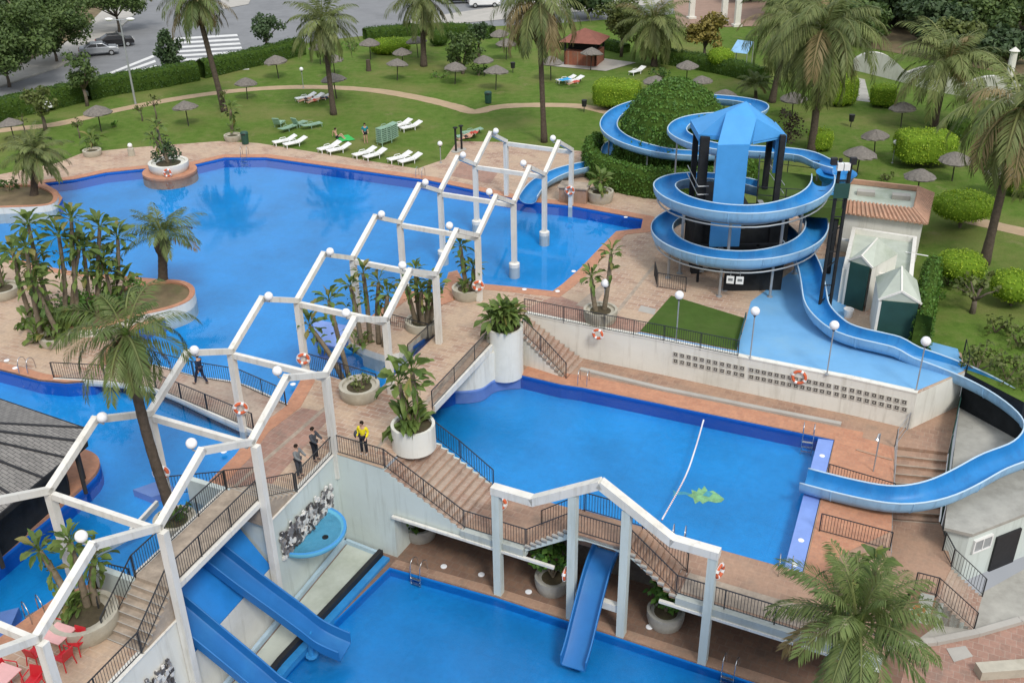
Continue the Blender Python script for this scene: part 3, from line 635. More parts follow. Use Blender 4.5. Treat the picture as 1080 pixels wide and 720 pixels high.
mb = MB(); wallstrip(mb, G(-7, 1.012), G(.02, 1.012), .34, -.03, .012, -V_); mb.build('wall_cap', 'white', wt)
mb = MB(); wallstrip(mb, G(.04, .94), G(.04, .2), .25, L2 - .1, 1.0, -U); mb.build('return_wall', 'wallgrey', wt)
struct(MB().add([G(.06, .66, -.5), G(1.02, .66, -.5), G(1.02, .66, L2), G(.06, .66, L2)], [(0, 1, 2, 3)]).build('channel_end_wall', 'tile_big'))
# broken stone cladding stuck on the front walls
def cladding(label, i0, i1, ztop, zbot, n=46, seed=1):
    rr = np.random.default_rng(seed); mb = MB()
    for k in range(n):
        f = (k + .5) / n; i = i0 + (i1 - i0) * f; zt = ztop[0] + (ztop[1] - ztop[0]) * f + rr.uniform(-.25, .12); zb = zbot[0] + (zbot[1] - zbot[0]) * f; z = zb
        while z < zt:
            h = rr.uniform(.12, .30); mb.box(G(i + rr.normal(0, .008), 1 + .012 + rr.uniform(0, .018), z + h / 2), (PD * abs(i1 - i0) / n * rr.uniform(.8, 1.25), rr.uniform(.05, .13), h * .92), UA); z += h
    o = mb.build('stone_cladding', 'mosaic'); return tag(o, label, 'cladding')
cladding('ragged broken stone cladding stepping up behind the blue bowl', 1.14, 1.88, (-1.0, -1.25), (-2.35, -2.35), 36, 2)
cladding('ragged broken stone cladding at the foot of the terrace wall', -.74, -.16, (-1.15, -1.2), (-2.35, -2.35), 30, 5)
# the blue bowls: half round basins hanging on the wall
def bowl(label, ic, r, z):
    t = thing('wall_fountain', label, 'fountain', G(ic, 1.0, z)); a0 = UA; c = G(ic, 1.0, z); n = 18; mb = MB(); prof = [(1.0, 0), (1.0, -.14), (.93, -.30), (.72, -.50), (.4, -.62), (.0, -.66)]; inn_ = [(.93, 0), (.86, -.10), (.5, -.16), (0, -.18)]
    def ring(pr): return [[c + Vector((math.cos(a0 - math.pi * k / n) * r * q, math.sin(a0 - math.pi * k / n) * r * q, z_)) for k in range(n + 1)] for q, z_ in pr]
    def loft(rs):
        m_ = MB(); vs = [p for r_ in rs for p in r_]; w = n + 1; m_.add(vs, [(i * w + k, i * w + k + 1, (i + 1) * w + k + 1, (i + 1) * w + k) for i in range(len(rs) - 1) for k in range(n)]); return m_
    loft(ring(prof)).build('shell', 'bluebowl', t, smooth=True, sharp=40); loft(ring([(1.0, 0), (.93, 0)])).build('rim', 'bluepaint', t); loft(ring(inn_)).build('inside', 'bluebowl', t, smooth=True)
    MB().poly([[c + Vector((math.cos(a0 - math.pi * k / n) * r * .87, math.sin(a0 - math.pi * k / n) * r * .87, 0)) for k in range(n + 1)]], z - .09).build('shallow_water', 'water_calm', t)
    MB().lathe([(.14, 0), (.14, .05), (0, .06)], c + Vector((V_.x, V_.y, 0)) * r * .55 + Vector((0, 0, -.155)), 12).build('drain', 'dark', t)
    MB().tube([c + Vector((0, 0, .35)), c + Vector((V_.x * .3, V_.y * .3, .35)), c + Vector((V_.x * .45, V_.y * .45, .15))], .05, 8).build('spout', 'iron', t)
bowl('half round aqua blue bowl fountain on the white wall below the bridge', 1.50, 1.72, -2.2)
bowl('half round aqua blue bowl fountain at the terrace wall low left', -.44, 1.3, -2.35)
# wall under the main stairs, hump bridge, gallery
def stair_profile(s):
    if s < 2.62: return 0.0
    if s < 6.52: k = int((s - 2.62) / .325) + 1; return L1 * min(12, k) / 12
    if s < 9.5: return L1
    if s < 11.5: k = int((s - 9.5) / .25) + 1; return L1 + 1.6 * min(8, k) / 8
    if s < 14.1: return L1 + 1.6
    if s < 16.1: k = int((s - 14.1) / .25) + 1; return L1 + 1.6 * (1 - min(8, k) / 8)
    return L1
wt = thing('stair_wall', 'grey green wall with stepped top below the main tiled stairs', 'wall', Fp(0, 0, L2))
mb = MB()
segs = [0, 2.62] + [2.62 + .325 * k for k in range(1, 13)] + [9.5]
for a, b in zip(segs[:-1], segs[1:]):
    zt = stair_profile((a + b) / 2) - .03; wallstrip(mb, Fp(a, 0), Fp(b, 0), .28, (L2 - .1) if b <= 2.95 else -2.5, zt, FN)
mb.build('wall_face', 'wallgrey', wt)
st = thing('tiled_stairs', 'broad tiled stairs going down from the pergola deck to the middle pool', 'stairs', Fp(4, 1.5, L1))
mb = MB(); rs_ = MB()
for k in range(12):
    z = L1 * (k + 1) / 12; s0 = 2.62 + .325 * k; a, b = Fp(s0, 0.02, z), Fp(s0 + .325, 3.2 - .0 * k, z)
    q = [Fp(s0, .02, z), Fp(s0 + .345, .02, z), Fp(s0 + .345, 3.25, z), Fp(s0, 3.25, z)]
    mb.prism(q, z - .18, z + .006)
    rs_.prism([Fp(s0 + .30, -.03, z), Fp(s0 + .352, -.03, z), Fp(s0 + .352, 3.28, z), Fp(s0 + .30, 3.28, z)], z - .03, z + .012)
mb.build('treads', 'stairtile', st); rs_.build('nosing', 'oldtile', st)
mb = MB(); wallstrip(mb, Fp(2.62, 3.25), Fp(6.3, 3.25), .15, -3.6, L1 + .0, FN)
for k in range(12): wallstrip(mb, Fp(2.62 + .325 * k, 3.25), Fp(2.62 + .325 * (k + 1), 3.25), .15, L1, L1 * (k + 1) / 12 - .02, FN)
mb.build('side_wall', 'wallgrey', st)
# level 1 terrace
mid = ccw([Vector((*p, 0)) for p in ((-4.6, 40.4), (-1.25, 38.35), (11.7, 32.05), (15.7, 41.6), (3.7, 46.95), (2.6, 47.3), (.4, 48.4), (-.6, 48.9), (-1.9, 47.6), (-3.4, 46.6), (-5.2, 45.6), (-6.0, 42.6))])
t1_edge = [Fp(16.12, 0), Fp(16.12, 1.6), Fp(9.48, 1.6), Fp(9.48, 0), Fp(6.4, 0), Fp(6.4, 3.3), Vector((-1.2, 38.5, 0)), Vector((-4.4, 39.9, 0)), Vector((-6.5, 42, 0)), Vector((-5.5, 47, 0)), Vector((-1, 50.5, 0)), Vector((.9, 51.9, 0)), at(637, 348), at(700, 360), at(778, 376), at(900, 400), at(967.5, 415), at(1018, 392) + Vector((.4, 1, 0)), at(1013, 418, L1), at(1000, 477, L1), at(944, 470, L1), at(939, 600, L1), Fp(24.0, 2.6), Fp(24.0, 0)]
t1 = MB(); t1.poly([t1_edge, mid], L1); t1.sides(ccw([Vector((p.x, p.y, 0)) for p in t1_edge]), L1 - .32, L1); t1.poly([t1_edge, mid], L1 - .32)
struct(t1.build('middle_terrace', 'oldtile', origin=(6, 38, L1)))
ter = MB(); e0 = offset(mid, .06); e1 = offset(mid, 1.25); n_ = len(mid)
ter.add([(p.x, p.y, L1 + .012) for p in e0] + [(p.x, p.y, L1 + .012) for p in e1], [(i, n_ + i, n_ + (i + 1) % n_, (i + 1) % n_) for i in range(n_) if not (i < 1 or mid[i].x < .5 or mid[(i + 1) % n_].x < -1.0)])
struct(ter.build('middle_pool_coping', 'coping', origin=(6, 40, L1)))
struct(MB().poly([[Vector((11.8, 32.1, 0)), at(940, 560, L1), at(943, 472, L1), at(880, 452, L1), Vector((15.75, 41.65, 0))]], L1 + .016).build('terracotta_floor', 'coping'))
struct(MB().poly([[Fp(16.2, .3), Fp(23, .3), Fp(23, 1.55), Fp(16.2, 1.5)]], L1 + .016).build('terrace_path', 'stone'))
kb = MB(); a_ = [at(612, 390, L1), at(700, 411, L1), at(800, 431, L1), at(887, 448, L1)]
for p, q in zip(a_[:-1], a_[1:]): kb.beam(p + Vector((0, 0, .06)), q + Vector((0, 0, .06)), .28, .12)
struct(kb.build('pale_kerb', 'sidewalk'))
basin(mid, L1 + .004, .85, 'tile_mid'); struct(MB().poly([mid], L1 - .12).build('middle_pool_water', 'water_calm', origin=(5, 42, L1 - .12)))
# violet ledge along the right edge of the middle pool with pale lamps
lg = MB(); q0, q1 = Vector((11.7, 32.05)), Vector((15.7, 41.6)); e_ = (q1 - q0).normalized(); nn = Vector((-e_.y, e_.x)); lp = [q0 + nn * .03, q1 + nn * .03, q1 + nn * .75 - e_ * .1, q0 + nn * .75]
struct(MB().prism([Vector((p.x, p.y, 0)) for p in lp], L1 - 1.4, L1 - .03).build('pool_ledge', 'ledge'))
for f in (.04, .2, .62, .85):
    p = q0 + e_ * (q1 - q0).length * f + nn * .38; o = MB().lathe([(.13, 0), (.13, .02), (.09, .035), (0, .035)], (p.x, p.y, L1 - .03), 14).build('pool_lamp', 'lens'); tag(o, 'small round white lamp set in the violet ledge of the middle pool', 'lamp', 'lamps in the violet pool ledge')
# float line and mosaic
fl = spline([at(742, 443, L1 - .1), at(733, 474, L1 - .1), at(722, 504, L1 - .1), at(698, 548, L1 - .1)], 14)
t = thing('float_line', 'white and red float line across the middle pool', 'float line', fl[0]); MB().tube(fl, .022, 6).build('rope', 'redcloth', t, smooth=True)
mb = MB()
for p in [fl[0].lerp(fl[-1], 0)] + fl[1:-1]: mb.ball(p, .045, 8, 6)
for a, b in zip(fl[:-1], fl[1:]): mb.ball(a.lerp(b, .5), .043, 8, 6)
mb.build('floats', 'plasticwhite', t, smooth=True)
FL = L1 - .85 + .016
def floormark(pts, mat, name, z): return MB().poly([[at(*p, FL) for p in pts]], z)
t = thing('fish_mosaic', 'yellow green fish mosaic on the middle pool floor', 'mosaic', at(740, 521, FL))
floormark([(764, 526), (758, 521), (752, 517), (747, 518), (743, 512), (740, 516), (737, 514), (735, 518), (729, 516), (730, 520), (725, 522), (731, 525), (733, 531), (738, 528), (741, 531), (747, 528), (755, 530), (761, 529)], '', '', FL).build('body', 'fishy', t)
floormark([(731, 521), (722, 518), (713, 518), (709, 516), (711, 520), (709, 523), (715, 521.5), (723, 521), (730, 525)], '', '', FL - .002).build('tail', 'fishg', t)
floormark([(746, 517), (752, 520), (748, 524), (741, 522)], '', '', FL + .004).build('fin', 'fishg', t)
# retaining wall with grilles along the middle terrace
wl_px = [(554, 331), (637, 348), (700, 360), (778, 376), (900, 400), (967.5, 415)]
wt = thing('retaining_wall', 'long pale retaining wall with three panels of breeze block grilles', 'wall', at(778, 376, L1))
mb = MB(); cp_ = MB(); P = pxs(wl_px)
for p, q in zip(P[:-1], P[1:]):
    e = (q - p).normalized(); nn = Vector((-e.y, e.x)); nn = nn if nn.y > 0 else -nn; wallstrip(mb, p, q, .3, L1 - .1, -.02, nn); wallstrip(cp_, p - Vector((nn.x, nn.y, 0)) * .03, q - Vector((nn.x, nn.y, 0)) * .03, .33, -.02, .05, nn)
wallstrip(mb, P[-1], P[-1] + (at(1018, 392) - P[-1]), .25, L1 - .1, -.02, Vector((-.4, .9)))
mb.build('wall_face', 'wall', wt); cp_.build('wall_cap', 'wall', wt)
for (xa, xb, cols) in ((713, 783, 11), (793, 868, 12), (875, 954, 11)):
    mb = MB(); hole = MB()
    for row, z in enumerate((-.62, -1.02)):
        for k in range(cols):
            x = xa + (xb - xa) * k / (cols - 1)
            if xa == 793 and abs(x - 846) < 9: pass
            for p, q in zip(P[:-1], P[1:]):
                X0, X1 = px((p.x, p.y, z))[0], px((q.x, q.y, z))[0]
                if X0 <= x < X1:
                    f = (x - X0) / (X1 - X0); c = p.lerp(q, f); e = (q - p).normalized(); nn = Vector((-e.y, e.x, 0)); nn = nn if nn.y > 0 else -nn; ang = math.atan2(e.y, e.x); c = c - nn * .012
                    for (dx, dz, w, h) in ((0, .125, .27, .04), (0, -.125, .27, .04), (-.115, 0, .04, .21), (.115, 0, .04, .21)): mb.box(c + e * dx + Vector((0, 0, z + dz)), (w, .05, h), ang)
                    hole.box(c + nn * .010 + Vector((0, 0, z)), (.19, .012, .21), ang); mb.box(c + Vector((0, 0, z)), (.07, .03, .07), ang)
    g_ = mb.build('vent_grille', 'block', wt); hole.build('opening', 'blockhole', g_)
# stairs from the spiral terrace down to the middle pool
st = thing('tiled_stairs', 'narrow tiled stairs beside the tall white planter column', 'stairs', at(580, 380, L1)); mb = MB(); sw = MB(); rs_ = MB()
a0, a1 = at(554, 331), at(616, 379, L1); b0, b1 = at(547, 349), at(597, 399, L1); NS = 12
for k in range(NS):
    z = L1 * (k + 1) / NS; f0, f1 = k / NS, (k + 1.05) / NS; A0, A1_, B0, B1 = a0.lerp(a1, f0), a0.lerp(a1, f1), b0.lerp(b1, f0), b0.lerp(b1, f1); q = [A0, A1_, B1, B0]
    mb.prism([Vector((p.x, p.y, 0)) for p in q], z - .2, z + .005); e = (A1_ - A0).normalized() * .05; rs_.prism([Vector((p.x, p.y, 0)) for p in (A1_ - e, A1_ + e * .2, B1 + e * .2, B1 - e)], z - .03, z + .012); wallstrip(sw, B0, B1, .18, L1 - 1.5, z - .02, Vector((B1 - B0).xy.orthogonal()).normalized())
mb.build('treads', 'stairtile', st); rs_.build('nosing', 'oldtile', st); sw.build('side_wall', 'wall', st)
# deck slab edge that spans over the channel between the big and the middle pool
sl_ = thing('deck_bridge', 'paved bridge deck with white edge between palm planter and bush column', 'bridge', at(500, 385)); lp = [at(456, 430), at(521, 360), at(461, 352), at(432, 380), at(404, 410), at(430, 440)]
MB().prism([Vector((p.x, p.y, 0)) for p in lp], -.34, .010).build('slab', 'deck', sl_)
mb = MB(); mb.beam(at(457.5, 431, -.13), at(523, 361.5, -.13), .16, .36); mb.build('edge_beam', 'white', sl_); mb = MB(); mb.beam(at(436, 440, .02), at(514, 352, .02), .22, .03); mb.build('pale_band', 'stone', sl_)
# back walls of the middle pool under that bridge, white and curved
wt = thing('pool_wall', 'curved white wall with violet foot under the deck bridge', 'wall', at(500, 410, L1)); lo2 = [Vector((p.x, p.y, 0)) for p in spline([at(440, 408, L1), at(468, 411, L1), at(488, 412, L1), at(508, 409, L1), at(520, 401, L1), at(533, 397.5, L1), at(549, 396.5, L1)], 6)]
mb = MB(); ft = MB()
for p, q in zip(lo2[:-1], lo2[1:]): wallstrip(mb, p, q, .2, L1 + .0, -.34, Vector((-(q - p).y, (q - p).x)).normalized()); wallstrip(ft, p, q, .24, L1 - .8, L1 + .0, Vector((-(q - p).y, (q - p).x)).normalized())
mb.build('wall_face', 'wall', wt); ft.build('tile_foot', 'ledge', wt)
# ------------------------------------------------------------------ level 2: gallery, lower pool, slide basin
cA = G(1.9, 1.49); low = [Fp(2.9, -.55), Fp(24, -.35), Vector((24, 12, 0)), G(-3.5, 1.34)]
low = ccw([Vector((p.x, p.y, 0)) for p in (Fp(3.0, -.75), Fp(8.2, -.42), Fp(24, -.30), Vector((20, 6, 0)), G(-5, 1.36), G(.6, 1.36))])
l2_edge = [G(-7, 1), B2, Fp(3, 6), Fp(26, 6.2), Vector((60, 60, 0)), Vector((60, -30, 0)), Vector((-30, -30, 0))]
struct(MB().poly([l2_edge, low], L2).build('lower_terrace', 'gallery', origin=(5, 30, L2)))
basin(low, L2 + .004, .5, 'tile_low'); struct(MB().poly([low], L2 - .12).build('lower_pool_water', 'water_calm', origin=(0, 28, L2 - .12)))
kb = MB()
lc = [p for p in (Fp(3.0, -.45), Fp(8.2, -.12), Fp(24, -.0))]
for p, q in zip(lc[:-1], lc[1:]): kb.beam(p + Vector((0, 0, L2 + .02)), q + Vector((0, 0, L2 + .02)), .5, .05)
struct(kb.build('lower_pool_coping', 'oldtile'))
bsn = thing('slide_basin', 'pale catch basin with blue kerb and black edge under the chute slides', 'basin', G(1, 1.2, L2))
MB().poly([[G(-4, 1.06), G(1.98, 1.06), G(1.93, 1.42), G(.6, 1.30), G(-4, 1.28)]], L2 + .02).build('basin_floor', 'basinfloor', bsn)
mb = MB(); mb.beam(G(-4, 1.03, L2 + .12), G(1.98, 1.03, L2 + .12), .16, .24); mb.beam(G(1.97, 1.03, L2 + .12), G(1.94, 1.43, L2 + .12), .14, .24); mb.build('kerb', 'palekerb', bsn)
MB().add([G(.10, 1.0, -1.9), G(1.0, 1.0, -1.9), G(1.0, 1.02, L2 + .03), G(.10, 1.02, L2 + .03)], [(0, 1, 2, 3)])
mb = MB(); mb.beam(G(-4, 1.29, L2 + .22), G(.6, 1.31, L2 + .22), .22, .44); mb.beam(G(.6, 1.31, L2 + .22), G(1.94, 1.44, L2 + .22), .22, .44); mb.build('black_edge', 'black', bsn)
mb = MB(); mb.beam(G(-4, 1.345, L2 + .02), G(.6, 1.365, L2 + .02), .34, .3); mb.beam(G(.6, 1.365, L2 + .02), G(1.93, 1.50, L2 + .02), .34, .3); mb.build('outer_kerb', 'slide', bsn)
# blue sloping apron between the chutes
ap = thing('water_apron', 'sloping blue painted apron under the footbridge between two chutes', 'apron', G(.5, .9, -2)); MB().add([G(.07, .68, -.45), G(1.02, .68, -.45), G(1.02, .98, -2.2), G(.07, .98, -2.2), G(.07, .68, -.7), G(1.02, .68, -.7), G(1.02, .98, -2.5), G(.07, .98, -2.5)], [(0, 3, 2, 1), (4, 5, 6, 7), (3, 7, 6, 2)]).build('slope', 'apron', ap)
MB().add([G(.07, .985, -2.2), G(1.02, .985, -2.2), G(1.02, .985, L2), G(.07, .985, L2)], [(0, 1, 2, 3)]).build('front', 'wall', ap)
# gallery back wall and awning
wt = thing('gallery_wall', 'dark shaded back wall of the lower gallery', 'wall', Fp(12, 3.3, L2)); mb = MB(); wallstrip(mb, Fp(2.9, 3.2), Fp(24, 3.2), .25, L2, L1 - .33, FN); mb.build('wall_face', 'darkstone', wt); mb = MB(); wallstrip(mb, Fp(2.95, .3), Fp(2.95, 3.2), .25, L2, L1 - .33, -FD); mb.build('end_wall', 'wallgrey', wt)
sb = thing('terrace_edge', 'pale terrace edge slab above the lower gallery', 'slab', Fp(12, 0, L1)); mb = MB()
for a, b in ((6.45, 9.45), (16.15, 24)): MB().box(Fp((a + b) / 2, .02, L1 - .17), (b - a, .34, .36), A_FD).build('edge_beam', 'edge', sb)
for (a, b, lab) in ((2.95, 10.9, 'long white awning rail under the main stairs'), (15.5, 24, 'long white awning rail under the right end of the terrace')):
    t = thing('awning_rail', lab, 'awning', Fp((a + b) / 2, -.3, -2.5)); mb = MB(); mb.beam(Fp(a, -.14, -2.46), Fp(b, -.14, -2.46), .14, .12); mb.build('cassette', 'white', t)
    mb = MB()
    for k in range(4): s_ = a + (b - a) * (k + .5) / 4; mb.beam(Fp(s_, .1, -2.42), Fp(s_, -.14, -2.44), .05, .05)
    mb.build('brackets', 'galv', t)
# hump footbridge over the straight slide
hb = thing('hump_bridge', 'stepped hump footbridge over the straight blue slide', 'bridge', Fp(12.8, .7, L1)); mb = MB(); und = MB(); wd = 1.55
ss = [9.5 + .25 * k for k in range(9)] + [14.1 + .25 * k for k in range(0, 9)]
ns = MB()
for a, b in zip(ss[:-1], ss[1:]):
    z = stair_profile((a + b) / 2); mb.prism([Fp(a, .0), Fp(b, .0), Fp(b, wd), Fp(a, wd)], z - .2, z)
    if b - a < 1: ns.prism([Fp(a - .01, -.05), Fp(b + .01, -.05), Fp(b + .01, .04), Fp(a - .01, .04)], z - .07, z + .012)
mb.build('treads', 'oldtile', hb); ns.build('nosing', 'sidewalk', hb)
prof = [(9.3, L1 - .3), (11.5, L1 + 1.2), (12.2, L1 + 1.34), (13.4, L1 + 1.34), (14.1, L1 + 1.2), (16.3, L1 - .3)]
topp = [(9.3, L1 + .0)] + [(s_, stair_profile(s_ + .01) - .02) for s_ in ss] + [(16.3, L1)]
for nn_ in (.0, wd - .2):
    us = sorted(set([p[0] for p in prof] + ss)); mb = MB()
    def lin(pr, s_):
        for (a, za), (b, zb) in zip(pr[:-1], pr[1:]):
            if a <= s_ <= b: return za + (zb - za) * (s_ - a) / max(1e-6, b - a)
        return pr[-1][1]
    for a, b in zip(us[:-1], us[1:]):
        za, zb = lin(prof, a), lin(prof, b); zt = stair_profile((a + b) / 2) - .07 if a >= 9.5 and b <= 16.11 else L1 - .01
        mb.add([Fp(a, nn_, za), Fp(b, nn_, zb), Fp(b, nn_, zt), Fp(a, nn_, zt), Fp(a, nn_ + .2, za), Fp(b, nn_ + .2, zb), Fp(b, nn_ + .2, zt), Fp(a, nn_ + .2, zt)], [(0, 1, 2, 3), (7, 6, 5, 4), (0, 4, 5, 1), (3, 2, 6, 7)])
    mb.build('string_beam', 'wallgrey', hb)
# raised footbridge over the two chutes with its stairs
fb = thing('raised_footbridge', 'raised stone footbridge over two blue chutes with stairs at each end', 'bridge', G(.5, .85, 0)); H_ = 1.32; J0, J1 = .66, .985
MB().prism([G(.0, J0), G(1.0, J0), G(1.0, J1), G(.0, J1)], H_ - .22, H_).build('walkway', 'stone', fb)
mb = MB(); mb.beam(G(.02, 1.0, H_ - .10), G(.98, 1.0, H_ - .10), .16, .24); mb.build('edge_beam', 'white', fb); mb = MB(); mb.beam(G(.02, J0 - .01, H_ - .10), G(.98, J0 - .01, H_ - .10), .16, .24); mb.build('edge_beam', 'white', fb)
for (i0, i1, nm) in ((0, -.34, 'stairs'), (1.0, 1.44, 'stairs')):
    mb = MB(); ns = MB(); k_ = 7
    for k in range(k_):
        z = H_ * (1 - (k + 1) / (k_ + 0.0)) + .02; a, b = i0 + (i1 - i0) * k / k_, i0 + (i1 - i0) * (k + 1) / k_
        if k < k_ - 1 or True: mb.prism([G(a, J0), G(b, J0), G(b, .995), G(a, .995)], -.02 if z > 0 else -.1, max(z, .03))
        e = (b - a) * .12; ns.prism([G(b - e, J0 - .01), G(b, J0 - .01), G(b, 1.005), G(b - e, 1.005)], max(z, .03) - .04, max(z, .03) + .012)
    s_o = mb.build('stairs', 'stone', fb); ns.build('nosing', 'sidewalk', s_o)
# ------------------------------------------------------------------ right hand side: stairs, utility building, lower yard
st = thing('tiled_stairs', 'worn brown tiled stairs between two thin fences below the flume', 'stairs', at(970, 510, -3)); mb = MB(); rs_ = MB(); a0, a1 = at(945, 471, L1), at(938, 548, -3.3); b0, b1 = at(1000, 477, L1), at(990, 552, -3.3); NS = 8
for k in range(NS):
    z = L1 - 1.25 * (k + 1) / NS; f0, f1 = k / NS, (k + 1.05) / NS; A0, A1_, B0, B1 = a0.lerp(a1, f0), a0.lerp(a1, f1), b0.lerp(b1, f0), b0.lerp(b1, f1); mb.prism([Vector((p.x, p.y, 0)) for p in (A0, A1_, B1, B0)], L2, z)
    e = (A1_ - A0).normalized() * .05; rs_.prism([Vector((p.x, p.y, 0)) for p in (A1_ - e, A1_ + e * .3, B1 + e * .3, B1 - e)], z - .03, z + .012)
mb.build('treads', 'oldtile', st); rs_.build('nosing', 'stone', st)
LZ = L1 - 1.25
struct(MB().prism([Vector((p.x, p.y, 0)) for p in (at(938, 546, LZ), at(992, 550, LZ), at(1004, 596, LZ), at(988, 628, LZ), at(963, 622, LZ), at(936, 640, LZ), Fp(24.02, 0), Fp(24.02, 2.7))], L2, LZ).build('stair_landing', 'oldtile'))
st = thing('tiled_stairs', 'short stairs with iron rails going down to the lower yard', 'stairs', at(1012, 640, -4)); mb = MB(); a0, a1 = at(987, 627, LZ), at(1026, 664, L2); b0, b1 = at(1003, 597, LZ), at(1036, 628, L2); NS = 9
for k in range(NS):
    z = LZ + (L2 - LZ) * (k + 1) / NS; f0, f1 = k / NS, (k + 1.03) / NS; A0, A1_, B0, B1 = a0.lerp(a1, f0), a0.lerp(a1, f1), b0.lerp(b1, f0), b0.lerp(b1, f1); mb.prism([Vector((p.x, p.y, 0)) for p in (A0, A1_, B1, B0)], L2 - .1, max(z, L2 + .02))
mb.build('treads', 'stairtile', st)
mb = MB(); wallstrip(mb, at(964, 622, LZ), at(986, 628, LZ), .15, L2, LZ - .02, Vector((0, 1)))
for k in range(NS): f0, f1 = k / NS, (k + 1) / NS; wallstrip(mb, a0.lerp(a1, f0), a0.lerp(a1, f1), .15, L2, max(LZ + (L2 - LZ) * (k + 1) / NS - .02, L2 + .01), Vector((.4, .8)))
mb.build('side_wall', 'wallgrey', st)
ub = thing('utility_building', 'low grey utility building with concrete roof under the flume bend', 'building', at(1040, 500, L2)); ZR = -2.0
rf = [at(1013, 425, ZR), at(1180, 450, ZR), at(1180, 505, ZR), at(1090, 538, ZR), at(1026, 563, ZR), at(996, 556, ZR)]; wl_ = offset(ccw([Vector((p.x, p.y, 0)) for p in rf]), -.18)
MB().prism([Vector((p.x, p.y, 0)) for p in rf], ZR - .16, ZR).build('roof', 'concrete', ub); MB().sides(wl_, L2, ZR - .16).build('wall', 'wallgrey', ub)
a, b = Vector((*at(1026, 563, ZR).xy, 0)), Vector((*at(1090, 538, ZR).xy, 0)); e = (b - a).normalized(); nn = Vector((e.y, -e.x, 0)); nn = nn if nn.y < 0 else -nn; ang = math.atan2(e.y, e.x); wc = a + e * .95 + nn * -.12
win = MB()
for (dx, dz, w, h) in ((0, .32, 1.1, .07), (0, -.32, 1.1, .07), (-.52, 0, .07, .58), (.52, 0, .07, .58), (0, 0, .05, .58)): win.box(wc + e * dx + Vector((0, 0, -2.95 + dz)), (w, .12, h), ang)
wf = win.build('window', 'plasticwhite', ub); MB().box(wc + Vector((0, 0, -2.95)), (.98, .06, .58), ang).build('pane', 'galv', wf)
MB().box(a + e * 2.6 + nn * -.14 + Vector((0, 0, -3.9)), (1.5, .12, 1.9), ang).build('doorway', 'black', ub)
gr = MB(); gr.poly([[at(1030, 628, L2), at(1080, 600, L2), at(1200, 600, L2), at(1200, 640, L2), at(1075, 655, L2), at(1030, 668, L2), at(960, 680, L2)]], L2 + .008); struct(gr.build('lower_yard', 'concrete'))
struct(MB().poly([[at(960, 681, L2), at(1030, 669, L2), at(1075, 656, L2), at(1250, 640, L2), at(1250, 800, L2), at(930, 800, L2)]], L2 + .008).build('lower_paving', 'deck_red'))
kb = MB(); kp = [at(930, 684, L2), at(986, 678, L2), at(1030, 669, L2), at(1075, 656, L2), at(1200, 646, L2)]
for p, q in zip(kp[:-1], kp[1:]): kb.beam(p + Vector((0, 0, .1)), q + Vector((0, 0, .1)), .3, .2)
struct(kb.build('pale_kerb', 'sidewalk'))
struct(MB().prism([Vector((p.x, p.y, 0)) for p in (at(998, 684, L2), at(1018, 681, L2), at(1026, 692, L2), at(1006, 698, L2))], L2, L2 + .03).build('manhole_cover', 'sidewalk'))
bn = MB(); p, q = at(1030, 712, L2), at(1110, 706, L2); bn.beam(p + Vector((0, 0, .22)), q + Vector((0, 0, .22)), .55, .44); tag(bn.build('concrete_bench', 'planter'), 'long low concrete bench block on the lower red paving', 'bench')
# hillside face right of the utility building; the dark void's shade painted as black
hl = MB(); e0 = [at(1018, 392), at(1080, 424), Vector((60, 30, 0))]; e1 = [at(1016, 420, -2.0) , at(1085, 437, -2.0), Vector((60, 33, -2))]
e1 = [p + Vector((0, -.15, -2.0)) for p in e0]
hl.add([tuple(p + Vector((0, 0, .004))) for p in e0] + [tuple(p) for p in e1] , [(0, 3, 4, 1), (1, 4, 5, 2)]); struct(hl.build('hillside', 'dark'))
# ------------------------------------------------------------------ park: path, street, crossing
def ribbon(name, pts, w, mat, z, sm=8):
    P = spline(pxs(pts), sm); mb = MB(); vs = []
    for i, p in enumerate(P):
        tn = (P[min(i + 1, len(P) - 1)] - P[max(i - 1, 0)]).normalized(); sd_ = Vector((-tn.y, tn.x, 0)); ww = w * (1 + random.uniform(-.08, .08)); vs += [(p.x + sd_.x * ww / 2, p.y + sd_.y * ww / 2, z), (p.x - sd_.x * ww / 2, p.y - sd_.y * ww / 2, z)]
    mb.add(vs, [(2 * i, 2 * i + 1, 2 * i + 3, 2 * i + 2) for i in range(len(P) - 1)]); return struct(mb.build(name, mat))
ribbon('sand_path', [(-60, 150), (0, 138), (60, 131), (120, 117), (200, 102), (270, 94), (330, 92), (390, 95), (440, 103), (478, 112), (500, 118), (525, 113), (560, 111), (610, 112), (645, 119)], 1.5, 'sand', .010)
ribbon('sand_path', [(1010, 228), (1040, 236), (1085, 246), (1130, 258)], 1.6, 'sand', .010)
def street(name, pts, mat, z): return struct(MB().poly([[at(*p) for p in pts]], z).build(name, mat))
street('street', [(-220, 200), (0, 128), (60, 112), (150, 92), (250, 68), (330, 44), (420, 34), (520, 28), (600, 24), (700, 16), (760, 10), (900, -40), (500, -80), (170, -30), (150, 8), (108, 46), (60, 72), (0, 92), (-220, 150)], 'asphalt', .006)
street('pavement', [(-220, 150), (0, 92), (60, 72), (108, 46), (150, 8), (170, -30), (140, -40), (120, 0), (80, 40), (30, 66), (0, 76), (-220, 120)], 'sidewalk', .12)
kbm = MB(); kk = [at(-220, 150), at(0, 92), at(60, 72), at(108, 46), at(150, 8), at(170, -30)]
for p, q in zip(kk[:-1], kk[1:]): kbm.beam(p + Vector((0, 0, .06)), q + Vector((0, 0, .06)), .3, .15)
struct(kbm.build('kerb', 'concrete'))
